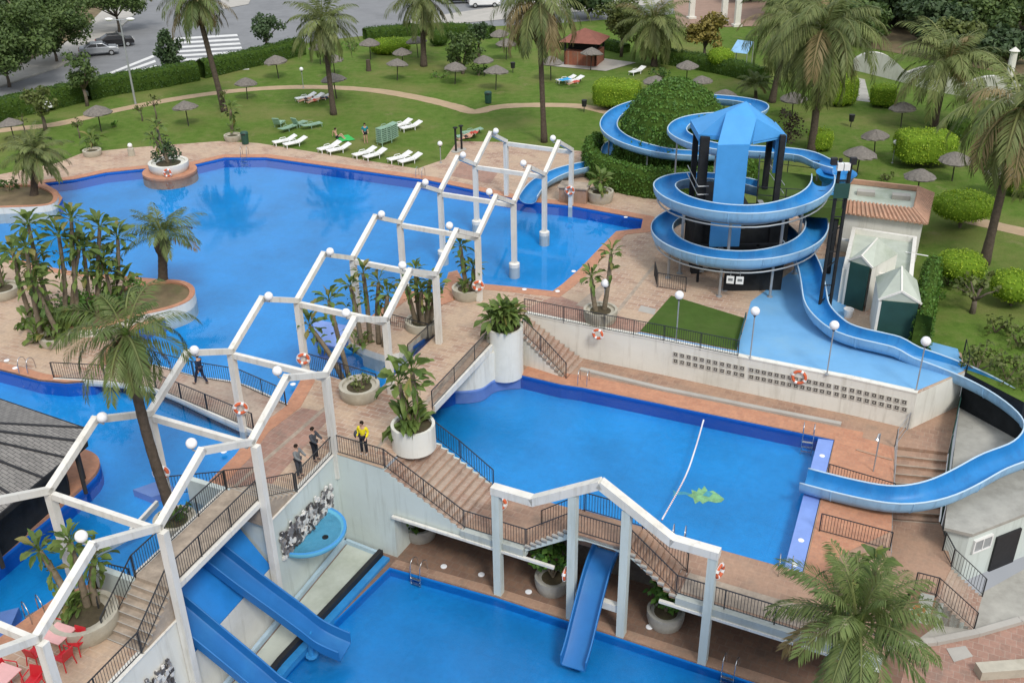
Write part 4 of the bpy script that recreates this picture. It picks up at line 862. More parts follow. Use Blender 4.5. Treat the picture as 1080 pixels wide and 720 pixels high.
street('dirt_verge', [(-300, 120), (0, 76), (30, 66), (80, 40), (120, 0), (140, -40), (-300, -40)], 'scrub', .14)
street('pale_plaza', [(430, 30), (520, 22), (620, 12), (700, 4), (700, -8), (560, 2), (480, 14), (430, 22)], 'sidewalk', .05)
street('pale_plaza', [(235, 10), (262, 5), (280, -30), (225, -30)], 'sidewalk', .05)
street('red_court', [(715, 30), (800, 28), (830, -40), (700, -40)], 'court', .05)
street('dirt_yard', [(820, 40), (900, 48), (1180, 100), (1300, 40), (1200, -90), (860, -60)], 'scrub', .05)
zb = MB()
for k in range(9):
    y = 39 + k * 4.4; x0 = 170 + k * 2.0 - max(0, (k - 5)) * 6; x1 = 250 + k * 1.5; zb.poly([[at(x0, y + 2.0), at(x1, y - 4.5 + 1.8), at(x1 + 1, y - 4.5 + 3.9), at(x0 + 1, y + 4.1)]], .016)
for k in range(8): zb.poly([[at(92 + k * 5, 86 + k * 1.2), at(93.5 + k * 5, 87.4 + k * 1.2), at(163 + k * 1.5, 60.4 + k * 5.4), at(162 + k * 1.5, 58 + k * 5.4)]], .016) if k < 5 else None
struct(zb.build('crossing_marking', 'roadpaint'))
# ------------------------------------------------------------------ pergolas
NH, RH = 4.1, 5.45
pg = thing('pergola', 'long white zigzag pergola crossing the pools with globe lamps on its ridges', 'pergola', G(4, .5))
def post_foot(i, j): return {(0, 1): L2, (1, 1): L2, (-1, 1): L2, (-2, 1): L2}.get((i, j), -1.3)
for i in range(-1, 9):
    for j in (0, 1):
        z0 = post_foot(i, j); off = .06 if (j == 1 and i < 2) else 0
        mb = MB(); mb.box(G(i, j + off * .6, (NH - .12 + z0) / 2), (.29, .29, NH - .12 - z0), UA)
        if (i, j) in ((6, 1), (7, 1), (5, 0), (6, 0), (7, 0), (4, 0)): mb.lathe([(.34, -1.3), (.34, .10), (.26, .16), (.18, .16)], G(i, j, 0), 16)
        mb.build('post', 'white', pg)
    mb = MB(); mb.beam(G(i, .035, NH - .18), G(i, .965, NH - .18), .20, .27); mb.build('cross_beam', 'white', pg)
for i in range(-2, 8):
    for j in (0, 1):
        for a, b in ((G(i, j, NH), G(i + .5, j, RH)), (G(i + .5, j, RH), G(i + 1, j, NH))):
            d_ = (b - a).normalized(); mb = MB(); mb.beam(a - d_ * .10, b + d_ * .10, .25, .25); mb.build('rafter', 'white', pg)
        if i >= -1:
            inw = V_ * (.42 if j == 0 else -.42); c = G(i + .5, j, RH + .22) + Vector((inw.x, inw.y, 0)); mb = MB(); mb.tube([G(i + .5, j, RH - .05), G(i + .5, j, RH - .05) + Vector((inw.x, inw.y, -.02)), c], .035, 6); br = mb.build('lamp_bracket', 'galv', pg); MB().ball(c, .205, 16, 10).build('globe_lamp', 'globe', br, smooth=True)
fr = thing('pergola', 'white single gable frame on four tall posts over the straight slide', 'pergola', Fp(12.8, 0, L2)); FZ = .72
FS = (8.28, 11.72, 13.98, 17.48)
for s_ in FS:
    zt = FZ if s_ in (8.28, 17.48) else FZ + .95; mb = MB(); mb.box(Fp(s_, -.16, (zt - .1 + L2) / 2), (.34, .34, zt - .1 - L2), A_FD); mb.build('post', 'wallgrey', fr)
bp = [(8.14, FZ), (9.95, FZ), (12.85, FZ + 1.75), (15.85, FZ), (17.66, FZ)]
for (a, za), (b, zb) in zip(bp[:-1], bp[1:]):
    p, q = Fp(a, -.16, za), Fp(b, -.16, zb); d_ = (q - p).normalized(); mb = MB(); mb.beam(p - d_ * .05, q + d_ * .05, .40, .36); mb.build('beam', 'white', fr)
mb = MB(); mb.beam(Fp(11.9, -.10, -3.55), Fp(13.8, -.10, -3.55), .26, .34); mb.build('cross_beam', 'wall', fr)
# ------------------------------------------------------------------ iron railings
def railing(label, base, h=.95, step=.125, posts=2.2, name='railing', mat='iron', out=None, group=None, bar=.011):
    t = thing(name, label, 'railing', base[0], group); tb = MB(); lb = MB(); bars = MB(); PSX = []
    for p, q in zip(base[:-1], base[1:]):
        p, q = Vector(p), Vector(q); l = (q - p).xy.length; u_ = Vector((0, 0, 1))
        tb.beam(p + u_ * h, q + u_ * h, .045, .03); lb.beam(p + u_ * .08, q + u_ * .08, .03, .02)
        n = max(1, int(l / step))
        for k in range(n): c = p.lerp(q, (k + .5) / n); bars.tube([c + u_ * .08, c + u_ * h], bar, 4, cap=False)
        m_ = max(1, round(l / posts))
        for k in range(m_): PSX.append(p.lerp(q, k / m_))
    for c in PSX + [Vector(base[-1])]: MB().box(c + Vector((0, 0, h / 2 - .03)), (.045, .045, h + .06)).build('post', mat, t)
    tb.build('top_rail', mat, t); lb.build('bottom_rail', mat, t); bars.build('bars', mat, t); return t
railing('black railing along the near edge of the walker bridge', bl)
railing('black railing along the far edge of the walker bridge', bf)
railing('black railing above the blue kids slide channel', [at(324, 389), at(398, 412)])
railing('black railing on the left edge of the deck bridge', [at(431, 380), at(461, 352)])
railing('black railing behind the tall planter with slim palms', [at(412, 347), at(452, 358)])
railing('black railing on the right edge of the deck bridge over the middle pool', [at(456, 430), at(521, 359)])
railing('black railing at the top of the retaining wall beside the green mat', [at(553, 331), at(637, 348), at(700, 360), at(778, 376)])
railing('black railing on the pool side of the narrow stairs by the white column', [at(548, 349), at(548, 349).lerp(at(597, 399, L1), .45) + Vector((0, 0, .1)), at(597, 399, L1)])
railing('black railing along the deck edge where three people stand, then down the main stairs', [G(1.44, 1.0, .02), G(2, .995, .02), Fp(.1, .08, .02), Fp(2.62, .08, 0), Fp(6.52, .08, L1 + .02), Fp(9.5, .08, L1 + .02)])
railing('black railing on the pool side of the main tiled stairs', [Fp(3.3, 3.3, -.25), Fp(4.6, 3.3, -.95), Fp(6.3, 3.3, L1)])
railing('black railing along the outer edge of the raised footbridge and its stairs', [G(-7, .99, .02), G(-.34, .99, .02), G(0, .985, 1.33), G(1, .985, 1.33), G(1.44, .985, .04)])
railing('black railing along the inner edge of the raised footbridge and its stairs', [G(-.34, .66, .02), G(0, .67, 1.33), G(1, .67, 1.33), G(1.40, .67, .04)])
railing('black railing beside the palm planter at the edge of the left pool', [at(176, 522), at(238, 516)])
railing('short black railing by the planter near the stairs to the red chairs', [at(108, 655), at(102, 611), at(140, 620)])
railing('black railing on the outer edge of the hump bridge and right terrace', [Fp(9.5, .06, L1 + .02), Fp(11.55, .06, L1 + 1.6), Fp(14.1, .06, L1 + 1.6), Fp(16.1, .06, L1 + .02), Fp(23.9, .06, L1 + .02)])
railing('black railing on the pool side of the hump bridge', [Fp(9.55, 1.5, L1 + .02), Fp(11.55, 1.5, L1 + 1.6), Fp(14.1, 1.5, L1 + 1.6), Fp(16.1, 1.5, L1 + .02)])
railing('black railing between the violet ledge and the brown stairs above the flume end', [at(872, 507, L1), at(941, 528, L1)])
railing('black railing on the terracotta floor below the flume end', [at(864, 560, L1), at(938, 580, L1)])
railing('black railing on the wall of the lower stairs facing the palm', [at(964, 622, LZ), at(987, 628, LZ), at(1027, 664, L2 + .05)])
railing('black railing between the lower stairs and the utility building', [at(994, 580, LZ), at(1003, 597, LZ), at(1036, 628, L2 + .05)])
railing('small black railing under the lower coil of the spiral slide', [at(690, 291), at(693, 303), at(723, 308)])
def wirefence(label, base, h, mat, infill=None, posts=2.0, group=None):
    t = thing('fence', label, 'fence', base[0], group); w = MB()
    for p, q in zip(base[:-1], base[1:]):
        p, q = Vector(p), Vector(q); m_ = max(1, round((q - p).length / posts))
        for k in range(m_ + 1): c = p.lerp(q, k / m_); MB().tube([c - Vector((0, 0, .05)), c + Vector((0, 0, h))], .035, 6).build('post', mat, t)
        for z in (.1, h * .5, h): w.tube([p + Vector((0, 0, z)), q + Vector((0, 0, z))], .014, 5)
        if infill: w.beam(p + Vector((0, 0, h * .5)), q + Vector((0, 0, h * .5)), .02, h * .92)
    w.build('infill' if infill else 'wires', infill or mat, t)
wirefence('thin pale green wire fence left of the worn brown stairs', [at(957, 453, L1), at(944, 471, L1), at(938, 548, LZ), at(936, 600, LZ)], 1.0, 'galv')
wirefence('dark green screened fence right of the worn brown stairs', [at(1013, 419, L1), at(1001, 477, L1), at(992, 552, LZ)], 1.0, 'darkgreen', 'darkgreen')
wirefence('dark green low screen on the right side of the green mat', [at(786, 337), at(777, 369)], .45, 'darkgreen', 'darkgreen')
wirefence('dark slatted fence behind the tiled roof of the pump house', [at(1016, 374), at(1019, 392)], .9, 'dark')
t = wirefence
# ------------------------------------------------------------------ slides
def flume(path, w, d, parent, mats=('slide', 'slide_out', 'rim'), flat=False, n=10, ribs=True, bank=None):
    "open chute swept along the centre line of its floor; parts: channel, shell, rim"
    P = [Vector(p) for p in path]; prof = []
    for k in range(n + 1):
        if flat: prof = [(-.5, 1), (-.47, .1), (-.40, 0), (0, 0), (.40, 0), (.47, .1), (.5, 1)]; break
        a = math.pi * (1 - k / n); x = math.cos(a); prof.append((.5 * math.copysign(abs(x) ** .85, x), 1 - math.sin(a) ** .75))
    n = len(prof) - 1; vin, vout, ri, ro = [], [], [], []; th = .05
    for i, p in enumerate(P):
        tn = P[min(i + 1, len(P) - 1)] - P[max(i - 1, 0)]; sd_ = Vector((tn.y, -tn.x, 0)).normalized(); bk = bank[i] if bank else 0
        for x, z in prof: vin.append(p + sd_ * (x * w) + Vector((0, 0, z * d + x * bk)))
        for x, z in prof: vout.append(p + sd_ * (x * (w + 2 * th)) + Vector((0, 0, z * d - th * (1 - z) - .003 * z + x * bk)))
        ri.append(p + sd_ * (w / 2 + th / 2) + Vector((0, 0, d + bk / 2))); ro.append(p - sd_ * (w / 2 + th / 2) + Vector((0, 0, d - bk / 2)))
    k = n + 1; F1 = [(i * k + j, (i + 1) * k + j, (i + 1) * k + j + 1, i * k + j + 1) for i in range(len(P) - 1) for j in range(n)]
    mb = MB(); mb.add(vin, F1); mb.build('channel', mats[0], parent, smooth=True, sharp=50)
    mb = MB(); mb.add(vout, [f[::-1] for f in F1])
    L_ = len(P) - 1
    for e, i in ((0, 0), (1, L_)):
        q = vin[i * k:(i + 1) * k] + vout[i * k:(i + 1) * k]; mb.add(q, [(j, j + 1, k + j + 1, k + j) for j in range(n)])
    if ribs:
        for i in range(3, L_, 7):
            tn = (P[i + 1] - P[i - 1]).normalized()
            for j in range(n): a_, b_ = vout[i * k + j], vout[i * k + j + 1]; mb.tube([a_, b_], .035, 4)
    mb.build('shell', mats[1], parent, smooth=True, sharp=50)
    mb = MB(); mb.tube(ri, .042, 6); mb.tube(ro, .042, 6); mb.build('rim', mats[2], parent, smooth=True)
    return P
def struts(parent, specs, r=.07, mat='galv', name='support'):
    for (p, z0) in specs: mb = MB(); mb.tube([(p[0], p[1], z0), (p[0], p[1], p[2])], r, 8); mb.lathe([(r * 2.2, 0), (r * 2.2, .04), (r, .06)], (p[0], p[1], z0), 10); mb.build(name, mat, parent)
SC = Vector((13.85, 57.9)); SR = 4.6
def hel(deg, z, r=SR, c=SC): return Vector((c.x + r * math.cos(R(deg)), c.y + r * math.sin(R(deg)), z))
spi = thing('spiral_slide', 'huge blue spiral water slide coiling twice round the tower then winding to the middle pool', 'water slide', (SC.x, SC.y, 0))
pts = []; FLD = .72
zk = [(14, 5.55), (0, 5.40), (-45, 5.10), (-90, 4.78), (-135, 4.65), (-180, 4.50), (-225, 4.0), (-270, 3.45), (-315, 2.9), (-360, 2.55), (-405, 2.25), (-450, 2.0), (-495, 1.85), (-540, 1.72), (-585, 1.6), (-630, 1.5)]
zk = [(a, z) for a, z in zk]
for a in range(-8, -631, -6): pts.append(hel(a, float(np.interp(-a, [-q[0] for q in zk], [q[1] for q in zk]))))
pts += spline([hel(-630, 1.5), hel(-660, 1.45, 4.4), hel(-690, 1.35, 3.3), Vector((17.2, 56.5, 1.25)), Vector((17.2, 53.8, 1.1)), Vector((16.75, 50.8, .85))] + [at(*q) for q in ((860, 334, .45), (886, 358, .15), (930, 374, -.1), (985, 392, -.35), (1036, 414, -.60), (1076, 440, -.9), (1094, 464, -1.1), (1080, 486, -1.25), (1046, 499, -1.4), (1018, 515, -1.55), (985, 530, -1.68), (945, 536, -1.8), (900, 529, -1.95), (846, 515, -2.05))], 8)[1:]
# keep the line of the flume as surveyed, lifted so that its floor clears the ground
cl = []
for p in pts:
    if not cl or (p - cl[-1]).length > .28: cl.append(p)
cl = [Vector((p.x, p.y, max(p.z, .12 if p.y > 46 else p.z))) for p in cl]
for _ in range(2): cl = [cl[0]] + [(cl[i - 1] + cl[i] * 2 + cl[i + 1]) / 4 for i in range(1, len(cl) - 1)] + [cl[-1]]
flume(cl, 1.25, FLD, spi)
def ringpipe(z0, a0, a1, r): return [hel(a, z0 + float(np.interp(-a, [-q[0] for q in zk], [q[1] for q in zk])), r) for a in range(a0, a1, -8)]
for a0, a1 in ((-20, -200), (-340, -560)): mb = MB(); mb.tube(ringpipe(-.22, a0, a1, SR - .2), .06, 6); mb.tube(ringpipe(-.20, a0, a1, SR + .35), .05, 6); mb.build('ring_beam', 'galv', spi, smooth=True)
for a in (-75, -112, -160, -215, -270, -325, -28): z = float(np.interp(-(a - 360 if a > -300 else a), [-q[0] for q in zk], [q[1] for q in zk])); struts(spi, [(hel(a, z - .12), 0)], .08)
for a in (-110, -165, -60, -20, -300): p = hel(a, 0, SR - .95); z = float(np.interp(-a, [-q[0] for q in zk], [q[1] for q in zk])); struts(spi, [((p.x, p.y, z - .1), 0)], .09)
for k in (.55, .64, .70, .76, .82, .87, .92, .96):
    p = cl[int(k * len(cl))]
    if p.y < 50 and p.z < 2: struts(spi, [(p - Vector((0, 0, .03)), L2 if p.z < -.9 and p.x > 17 else (L1 if p.x > 19.7 or p.z < -1.2 else 0))], .06)
# pale notice boards hung below the lower coil
for q, lab in (((757, 287), 'square white notice board hanging under the coil, the left one'), ((766, 291), 'square white notice board hanging under the coil, the right one')):
    a = -105 if q[0] == 757 else -99; p = hel(a, 1.35, SR + .45); t = thing('notice_board', lab, 'sign', p); MB().box(p + Vector((0, 0, 0)), (.42, .04, .46), R(a + 90)).build('board', 'plasticwhite', t); MB().box(p + Vector((0, -.024, .02)), (.26, .012, .16), R(a + 90)).build('symbol', 'greycloth', t); mb = MB(); mb.tube([p + Vector((0, 0, .2)), p + Vector((0, 0, .55))], .015, 5); mb.build('hanger', 'galv', t)
# hedge slide
HC = Vector((12.6, 76.4))
hsl = thing('hedge_slide', 'blue water slide winding round the ivy dome and ending in the big pool', 'water slide', (HC.x, HC.y, 0))
def hh(deg, z, r=5.0): return Vector((HC.x + r * math.cos(R(deg)), HC.y + r * math.sin(R(deg)), z))
pth = spline([at(884, 184, 5.2), at(868, 180, 5.15), at(850, 171, 5.1), at(820, 167, 5.0), at(785, 165, 4.95), at(755, 163, 4.9), at(727, 155, 4.85), at(713, 145, 4.8), at(722, 135, 4.75), at(745, 130, 4.7), at(775, 128, 4.6), at(797, 124, 4.5), at(800, 117, 4.4), at(785, 113, 4.3), at(760, 110, 4.15), hh(75, 3.95, 5.1), hh(105, 3.7), hh(140, 3.4), hh(175, 3.1), hh(205, 2.9), hh(235, 2.7), hh(265, 2.45), hh(300, 2.2), hh(335, 1.9), hh(370, 1.6), hh(405, 1.3), hh(445, 1.1), hh(480, .9), hh(510, .7, 5.3)], 6)
pth += spline([hh(510, .7, 5.3), at(640, 176, .55), at(616, 181, .4), at(590, 188, .3), at(568, 200, .15), at(556, 216, .02)], 7)[1:]
c2 = []
for p in pth:
    if not c2 or (p - c2[-1]).length > .3: c2.append(p)
for _ in range(3): c2 = [c2[0]] + [(c2[i - 1] + c2[i] * 2 + c2[i + 1]) / 4 for i in range(1, len(c2) - 1)] + [c2[-1]]
flume(c2, 1.25, .55, hsl)
for i in range(4, len(c2) - 6, 11):
    p = c2[i]
    if p.z > .6: struts(hsl, [(p - Vector((0, 0, .03)), 0)], .06)
# start platform by the pump house: turf covered bank with a blue start tub
tk = MB(); c = at(862, 184, 3.6); q = [at(818, 178, 3.9), at(893, 190, 3.9), at(890, 222, 2.6), at(835, 214, 2.6)]
pl = thing('start_platform', 'green turf covered start platform between the spiral and the pump house', 'platform', (c.x, c.y, 0))
mb = MB(); top = [at(800, 178, 4.3), at(893, 190, 4.3), at(888, 220, 4.3), at(798, 214, 4.3)]; mb.prism([Vector((p.x, p.y, 0)) for p in top], 3.65, 4.3); mb.build('deck', 'turf', pl)
lo3 = offset(ccw([Vector((p.x, p.y, 0)) for p in top]), -.25); 
for p in lo3: MB().box((p.x, p.y, 1.83), (.22, .22, 3.66)).build('post', 'dark', pl)
mb = MB()
tl_ = [Vector((p.x, p.y, 4.3)) for p in top]
for p, q in zip(tl_, tl_[1:] + tl_[:1]):
    for z in (.5, 1.0): mb.tube([p + Vector((0, 0, z)), q + Vector((0, 0, z))], .025, 5)
    for k in range(3): c_ = p.lerp(q, k / 3); mb.tube([c_, c_ + Vector((0, 0, 1.0))], .03, 5)
mb.build('guard_rail', 'iron', pl)
tb = MB(); c_ = at(882, 184, 5.4); tb.lathe([(.45, 0), (.95, .05), (1.15, .45), (1.22, .5), (1.05, .42), (.9, .16), (0, .12)], (c_.x, c_.y, 5.0), 18); tb.build('start_tub', 'slide', pl, smooth=True, sharp=40); mb = MB(); mb.box((c_.x, c_.y, 4.62), (1.2, 1.2, .7)); mb.build('tub_base', 'bluepaint', pl)
# ------------------------------------------------------------------ tower with blue folded roof
tw = thing('slide_tower', 'dark timber tower with a folded blue roof in the middle of the spiral', 'tower', (SC.x, SC.y, 0))
def onY(x, y, Y):
    d = fw * F_PX + rt * (x - 540) - up * (y - 360); t = Y / d.y; return Vector((d.x * t, Y, CAM_H + d.z * t))
ap_ = onY(787, 107, 58.2); A_ = onY(766, 119, 57.2); B_ = onY(798, 125, 57.1); fl_ = onY(757, 153, 55.6); fr_ = onY(790, 155, 55.6); wl0_ = onY(738, 142, 57.3); wl1_ = onY(759, 143.5, 56.9); wr0_ = onY(829, 143, 57.5); wr1_ = onY(794, 150, 56.7)
TZ = wl0_.z; by = 60.3; bl_ = Vector((wl0_.x, by, TZ)); br2 = Vector((wr0_.x, by, wr0_.z)); tc_ = Vector(((wl0_.x + wr0_.x) / 2, 58.5)); hx = (wr0_.x - wl0_.x) / 2; hy = 1.9; pa, pb, py_, PZ = fl_.x, fr_.x, 55.6, fl_.z
for sx in (-1, 1):
    for sy in (-1, 1): pw = .5 if (sx, sy) == (-1, -1) else .32; mb = MB(); mb.box((tc_.x + sx * (hx - .28), tc_.y + sy * (hy - .5), (TZ - .05) / 2), (pw, pw, TZ - .05)); mb.build('post', 'dark', tw)
rv = [ap_, A_, B_, fl_, fr_, wl0_, wr0_, bl_, br2, wl1_, wr1_]
MB().add(rv, [(0, 1, 2), (1, 3, 4, 2), (0, 5, 9, 1), (0, 2, 10, 6), (0, 7, 5), (0, 6, 8), (0, 8, 7), (1, 9, 3), (2, 4, 10)]).add([p + Vector((0, .02, -.14)) for p in rv], [(2, 1, 0), (2, 4, 3, 1), (1, 9, 5, 0), (6, 10, 2, 0), (5, 7, 0), (8, 6, 0), (7, 8, 0)]).build('roof', 'bluepaint', tw)
mb = MB(); mb.beam(wr0_ - Vector((0, 0, .75)), br2 - Vector((0, 0, .75)), .10, 1.5); mb.build('fascia', 'bluepaint', tw); MB().box((wr0_.x - .28, wr0_.y + .02, wr0_.z - 1.15), (.55, .10, 2.2)).build('fascia', 'bluepaint', tw); mb = MB(); mb.beam(wl0_ - Vector((0, 0, .2)), bl_ - Vector((0, 0, .2)), .10, .4); mb.beam(wl0_ - Vector((0, 0, .1)), wl1_ - Vector((0, 0, .1)), .08, .25); mb.build('fascia', 'bluepaint', tw)
mb = MB(); mb.box(((pa + pb) / 2, py_ + .06, (PZ + 2.3) / 2), (pb - pa, .12, PZ - 2.3)); mb.build('front_panel', 'bluepaint', tw)
MB().box((tc_.x - .7, tc_.y, 4.55), (2.4, 2 * hy, .18)).build('landing', 'dark', tw); MB().box((tc_.x + .4, tc_.y + .3, 1.6), (5.6, 3.4, 3.1)).build('machine_room', 'dark', tw)
mb = MB()
for k in range(16): z = .25 + k * .28; mb.box((tc_.x - 1.9 + k * .22, tc_.y - hy + .45, z), (.3, .9, .05))
mb.build('stair_treads', 'galv', tw); mb = MB()
for (a, b) in (((-hx, -hy), (pa - tc_.x - .1, -hy)), ((hx, -hy), (hx, hy)), ((-hx, hy), (-hx, -hy))):
    gb = MB()
    for z in (5.2, 5.7): gb.tube([(tc_.x + a[0], tc_.y + a[1], z), (tc_.x + b[0], tc_.y + b[1], z)], .03, 6)
    gb.build('guard_rail', 'galv', tw)
mb = MB()
for x in (-2.3, -.5, 1.1, 2.4): mb.beam((tc_.x + x, tc_.y - hy - .9, 0), (tc_.x + x, tc_.y - hy - .9, 2.4), .14, .14)
mb.beam((tc_.x - 2.3, tc_.y - hy - .9, 2.35), (tc_.x + 2.4, tc_.y - hy - .9, 2.35), .14, .14); mb.beam((tc_.x + .3, tc_.y - hy - .95, .1), (tc_.x + 1.1, tc_.y - hy - .95, 1.0), .1, .1); mb.build('lower_frame', 'dark', tw); MB().box((14.2, 54.4, .95), (3.4, .1, 1.9)).build('dark_screen', 'dark', tw)
# speaker mast
p = at(868, 335); ms_ = thing('speaker_mast', 'dark twin pole mast with loudspeakers beside the spiral slide', 'mast', p); mb = MB()
for dx in (-.28, .28): mb.tube([(p.x + dx, p.y, 0), (p.x + dx, p.y, 9.2)], .10, 8)
for z in range(1, 9): mb.beam((p.x - .28, p.y, z), (p.x + .28, p.y, z + .5 * (z % 2)), .05, .05)
mb.build('poles', 'dark', ms_); MB().box((p.x - .05, p.y - .16, 7.5), (.8, .06, .8)).build('board', 'darkgreen', ms_)
for k, dx in enumerate((-.5, -.15, .2, .5)): b_ = MB().box((p.x + dx - .2, p.y - .25, 9.15 - .3 * (k in (1, 2))), (.30, .26, .36)); b_.build('loudspeaker', 'plasticwhite' if k in (1, 2) else 'black', ms_)
# ------------------------------------------------------------------ pump house
ph = thing('pump_house', 'pump house with terracotta roof edge, flat green roof and two dark green gables', 'building', at(920, 300)); ZB = 2.9
zt_, ze_ = ZB + .28, ZB - .22
F1, F2, F3, F4 = at(891, 211, zt_), at(964, 220, zt_), at(968, 197, zt_), at(896, 189, zt_); E1, E2, E3 = at(888, 225, ze_), at(978, 237, ze_), at(985, 204, ze_)
MB().sides(ccw([Vector((p.x, p.y, 0)) for p in (E1.lerp(F1, .3), E2.lerp(F2, .3), E3.lerp(F3, .3), F4)]), -.05, ze_ + .1).build('wall', 'wall', ph); MB().poly([[F1, F2, F3, F4]], ZB - .02).build('flat_roof', 'flatroof', ph)
mb = MB()
for a, b, c_, d_ in ((E1, E2, F2, F1), (E2, E3, F3, F2)):
    mb.add([a, b, c_, d_], [(0, 1, 2, 3)]); mb.add([d_, c_, Vector((c_.x, c_.y, ZB - .1)), Vector((d_.x, d_.y, ZB - .1))], [(0, 1, 2, 3)])
    m_ = int((b - a).length / .27)
    for k in range(m_): p0, p1 = a.lerp(b, (k + .5) / m_), d_.lerp(c_, (k + .5) / m_); mb.tube([p0 + Vector((0, 0, .02)), p1 + Vector((0, 0, .02))], [.10, .085], 6)
for a, b in ((F3, F4), (F4, F1)): mb.beam(a - Vector((0, 0, .12)), b - Vector((0, 0, .12)), .22, .3)
mb.build('tiled_edge', 'terra', ph)
for q in ((913, 205), (950, 209)): p = at(*q, ZB); MB().box((p.x, p.y, ZB + .12), (1.1, .6, .28), -.3).build('roof_hatch', 'sidewalk', ph)
ZF = 1.75; fb_ = [at(887, 330), at(905, 241, 2.2), at(962, 252, 2.2), at(951, 290, 1.8), at(925, 372)]
fp = [Vector((18.75, 52.65, 0)), Vector((21.2, 58.9, 0)), Vector((24.6, 57.2, 0)), Vector((22.3, 51.4, 0)), Vector((19.9, 52.15, 0))]; fc = ccw(fp)
MB().sides(fc, -.05, ZF + .35).build('wall', 'wall', ph); MB().poly([offset(fc, -.2)], ZF).build('flat_roof', 'flatroof', ph)
mb = MB(); i3 = offset(fc, -.22)
for i in range(5): j = (i + 1) % 5; mb.add([Vector((*fc[i].xy, ZF + .35)), Vector((*fc[j].xy, ZF + .35)), Vector((*i3[j].xy, ZF + .35)), Vector((*i3[i].xy, ZF + .35)), Vector((*i3[i].xy, ZF - .02)), Vector((*i3[j].xy, ZF - .02))], [(0, 1, 2, 3), (3, 2, 5, 4)])
mb.build('parapet', 'white', ph)
mb = MB(); p = at(930, 236, 1.8); mb.torus((p.x, p.y + .4, ZF + .06), .75, .035, n=24, k=6); mb.build('hose', 'rubber', ph, smooth=True)
mb = MB()
for q, r_ in (((955, 266), .3), ((938, 250), .18)): mb.tube([at(*q, ZF + .05), at(q[0] + 24, q[1] + 4, ZF + .05)], .035, 6)
mb.build('pipes', 'plasticwhite', ph)
# gabled bays: left-facing one and front-facing one
def bay(a, b, depth, h, hr, back, name='gable_bay'):
    "a, b: foot corners of the dark green door panel, roof runs back along depth"
    a, b = Vector(a), Vector(b); e = (b - a).normalized(); nn = Vector((-e.y, e.x, 0)) * depth; u_ = Vector((0, 0, 1)); ov = e * .16
    MB().add([a, b, b + u_ * h, a + u_ * h, a - nn.normalized() * .05, b - nn.normalized() * .05, b - nn.normalized() * .05 + u_ * h, a - nn.normalized() * .05 + u_ * h], [(3, 2, 1, 0), (4, 5, 6, 7), (7, 6, 2, 3), (4, 7, 3, 0), (5, 1, 2, 6)]).build('door', 'darkgreen', ph)
    A, B = a + u_ * h, b + u_ * h; mid_ = (a + b) / 2; rp = mid_ + u_ * hr; rq = mid_ + nn * .55 + u_ * (hr + back); C_, D_ = A + nn, B + nn
    wm = MB(); wm.add([A - ov, B + ov, rp, rq, C_ - ov, D_ + ov], [(0, 1, 2), (0, 2, 3), (0, 3, 4), (1, 5, 3), (1, 3, 2), (4, 3, 5)]); wm.build('gable_roof', 'flatroof', ph)
    wm = MB(); wm.beam(A - ov, rp, .08, .10); wm.beam(rp, B + ov, .08, .10); wm.beam(rp, rq, .08, .06); wm.build('verge', 'white', ph)
    wm = MB(); wm.add([a - ov * .8 - nn * .02, a - ov * .8 + nn, a - ov * .8 + nn + u_ * h, a - ov * .8 - nn * .02 + u_ * (h - .05), b + ov * .8, b + ov * .8 + nn, b + ov * .8 + nn + u_ * h, b + ov * .8 + u_ * (h - .05), a - ov * .8 - nn * .02 + e * .14, a - ov * .8 - nn * .02 + e * .14 + u_ * (h - .06)], [(0, 3, 2, 1), (4, 5, 6, 7), (0, 8, 9, 3)]); wm.build('wall', 'wall', ph)
bay(at(922, 361), at(960, 365), 3.0, 2.5, 3.1, .7)
bay(at(890, 321), at(910, 328), 2.8, 2.7, 3.2, .6)
mb = MB(); mb.beam(at(886, 252, 1.6), at(900, 254, 1.6), .12, .12); mb.build('spout_pipe', 'plasticwhite', ph)
# ------------------------------------------------------------------ chutes
def chute(name, label, path, w, d=.45):
    P = spline(path, 10); t = thing(name, label, 'water slide', P[-1]); flume(P, w, d, t, ('slide_deep', 'slide_mid', 'slide_mid'), flat=True, ribs=False); return t, P
t, P = chute('chute_slide', 'upper of two deep blue chutes dropping from the raised footbridge', [G(.64, .55, -.35), G(.65, .72, -.55), G(.69, 1.05, -1.75), G(.76, 1.40, -3.2), G(.80, 1.58, -4.0), G(.83, 1.78, -4.35)], 1.05, .5)
struts(t, [(P[34] - Vector((0, 0, .05)), L2)], .12, 'slide')
t, P = chute('chute_slide', 'lower deep blue chute at the bottom edge beside the terrace wall', [G(.14, .55, -.45), G(.145, .72, -.65), G(.17, 1.05, -1.85), G(.21, 1.40, -3.3), G(.23, 1.58, -4.05), G(.25, 1.78, -4.35)], 1.05, .5)
struts(t, [(P[34] - Vector((0, 0, .05)), L2)], .12, 'slide')
t, P = chute('straight_slide', 'straight steep deep blue slide under the hump bridge into the lower pool', [Fp(12.57, 1.75, L1 - .14), Fp(12.6, 1.2, L1 - .25), Fp(12.65, .3, L1 - .6), Fp(12.75, -1.0, L1 - 1.62), Fp(12.86, -2.1, L1 - 2.5), Fp(12.9, -2.7, L1 - 2.85)], 1.02)
mb = MB()
for k in range(4): mb.tube([Fp(12.3 + k * .15, 1.9, L1 - .05), Fp(12.3 + k * .15, 1.9, L1 + .25), Fp(12.3 + k * .15, 1.7, L1 + .25), Fp(12.3 + k * .15, 1.7, L1 - .05)], .02, 5)
mb.build('grab_bars', 'steel', t)
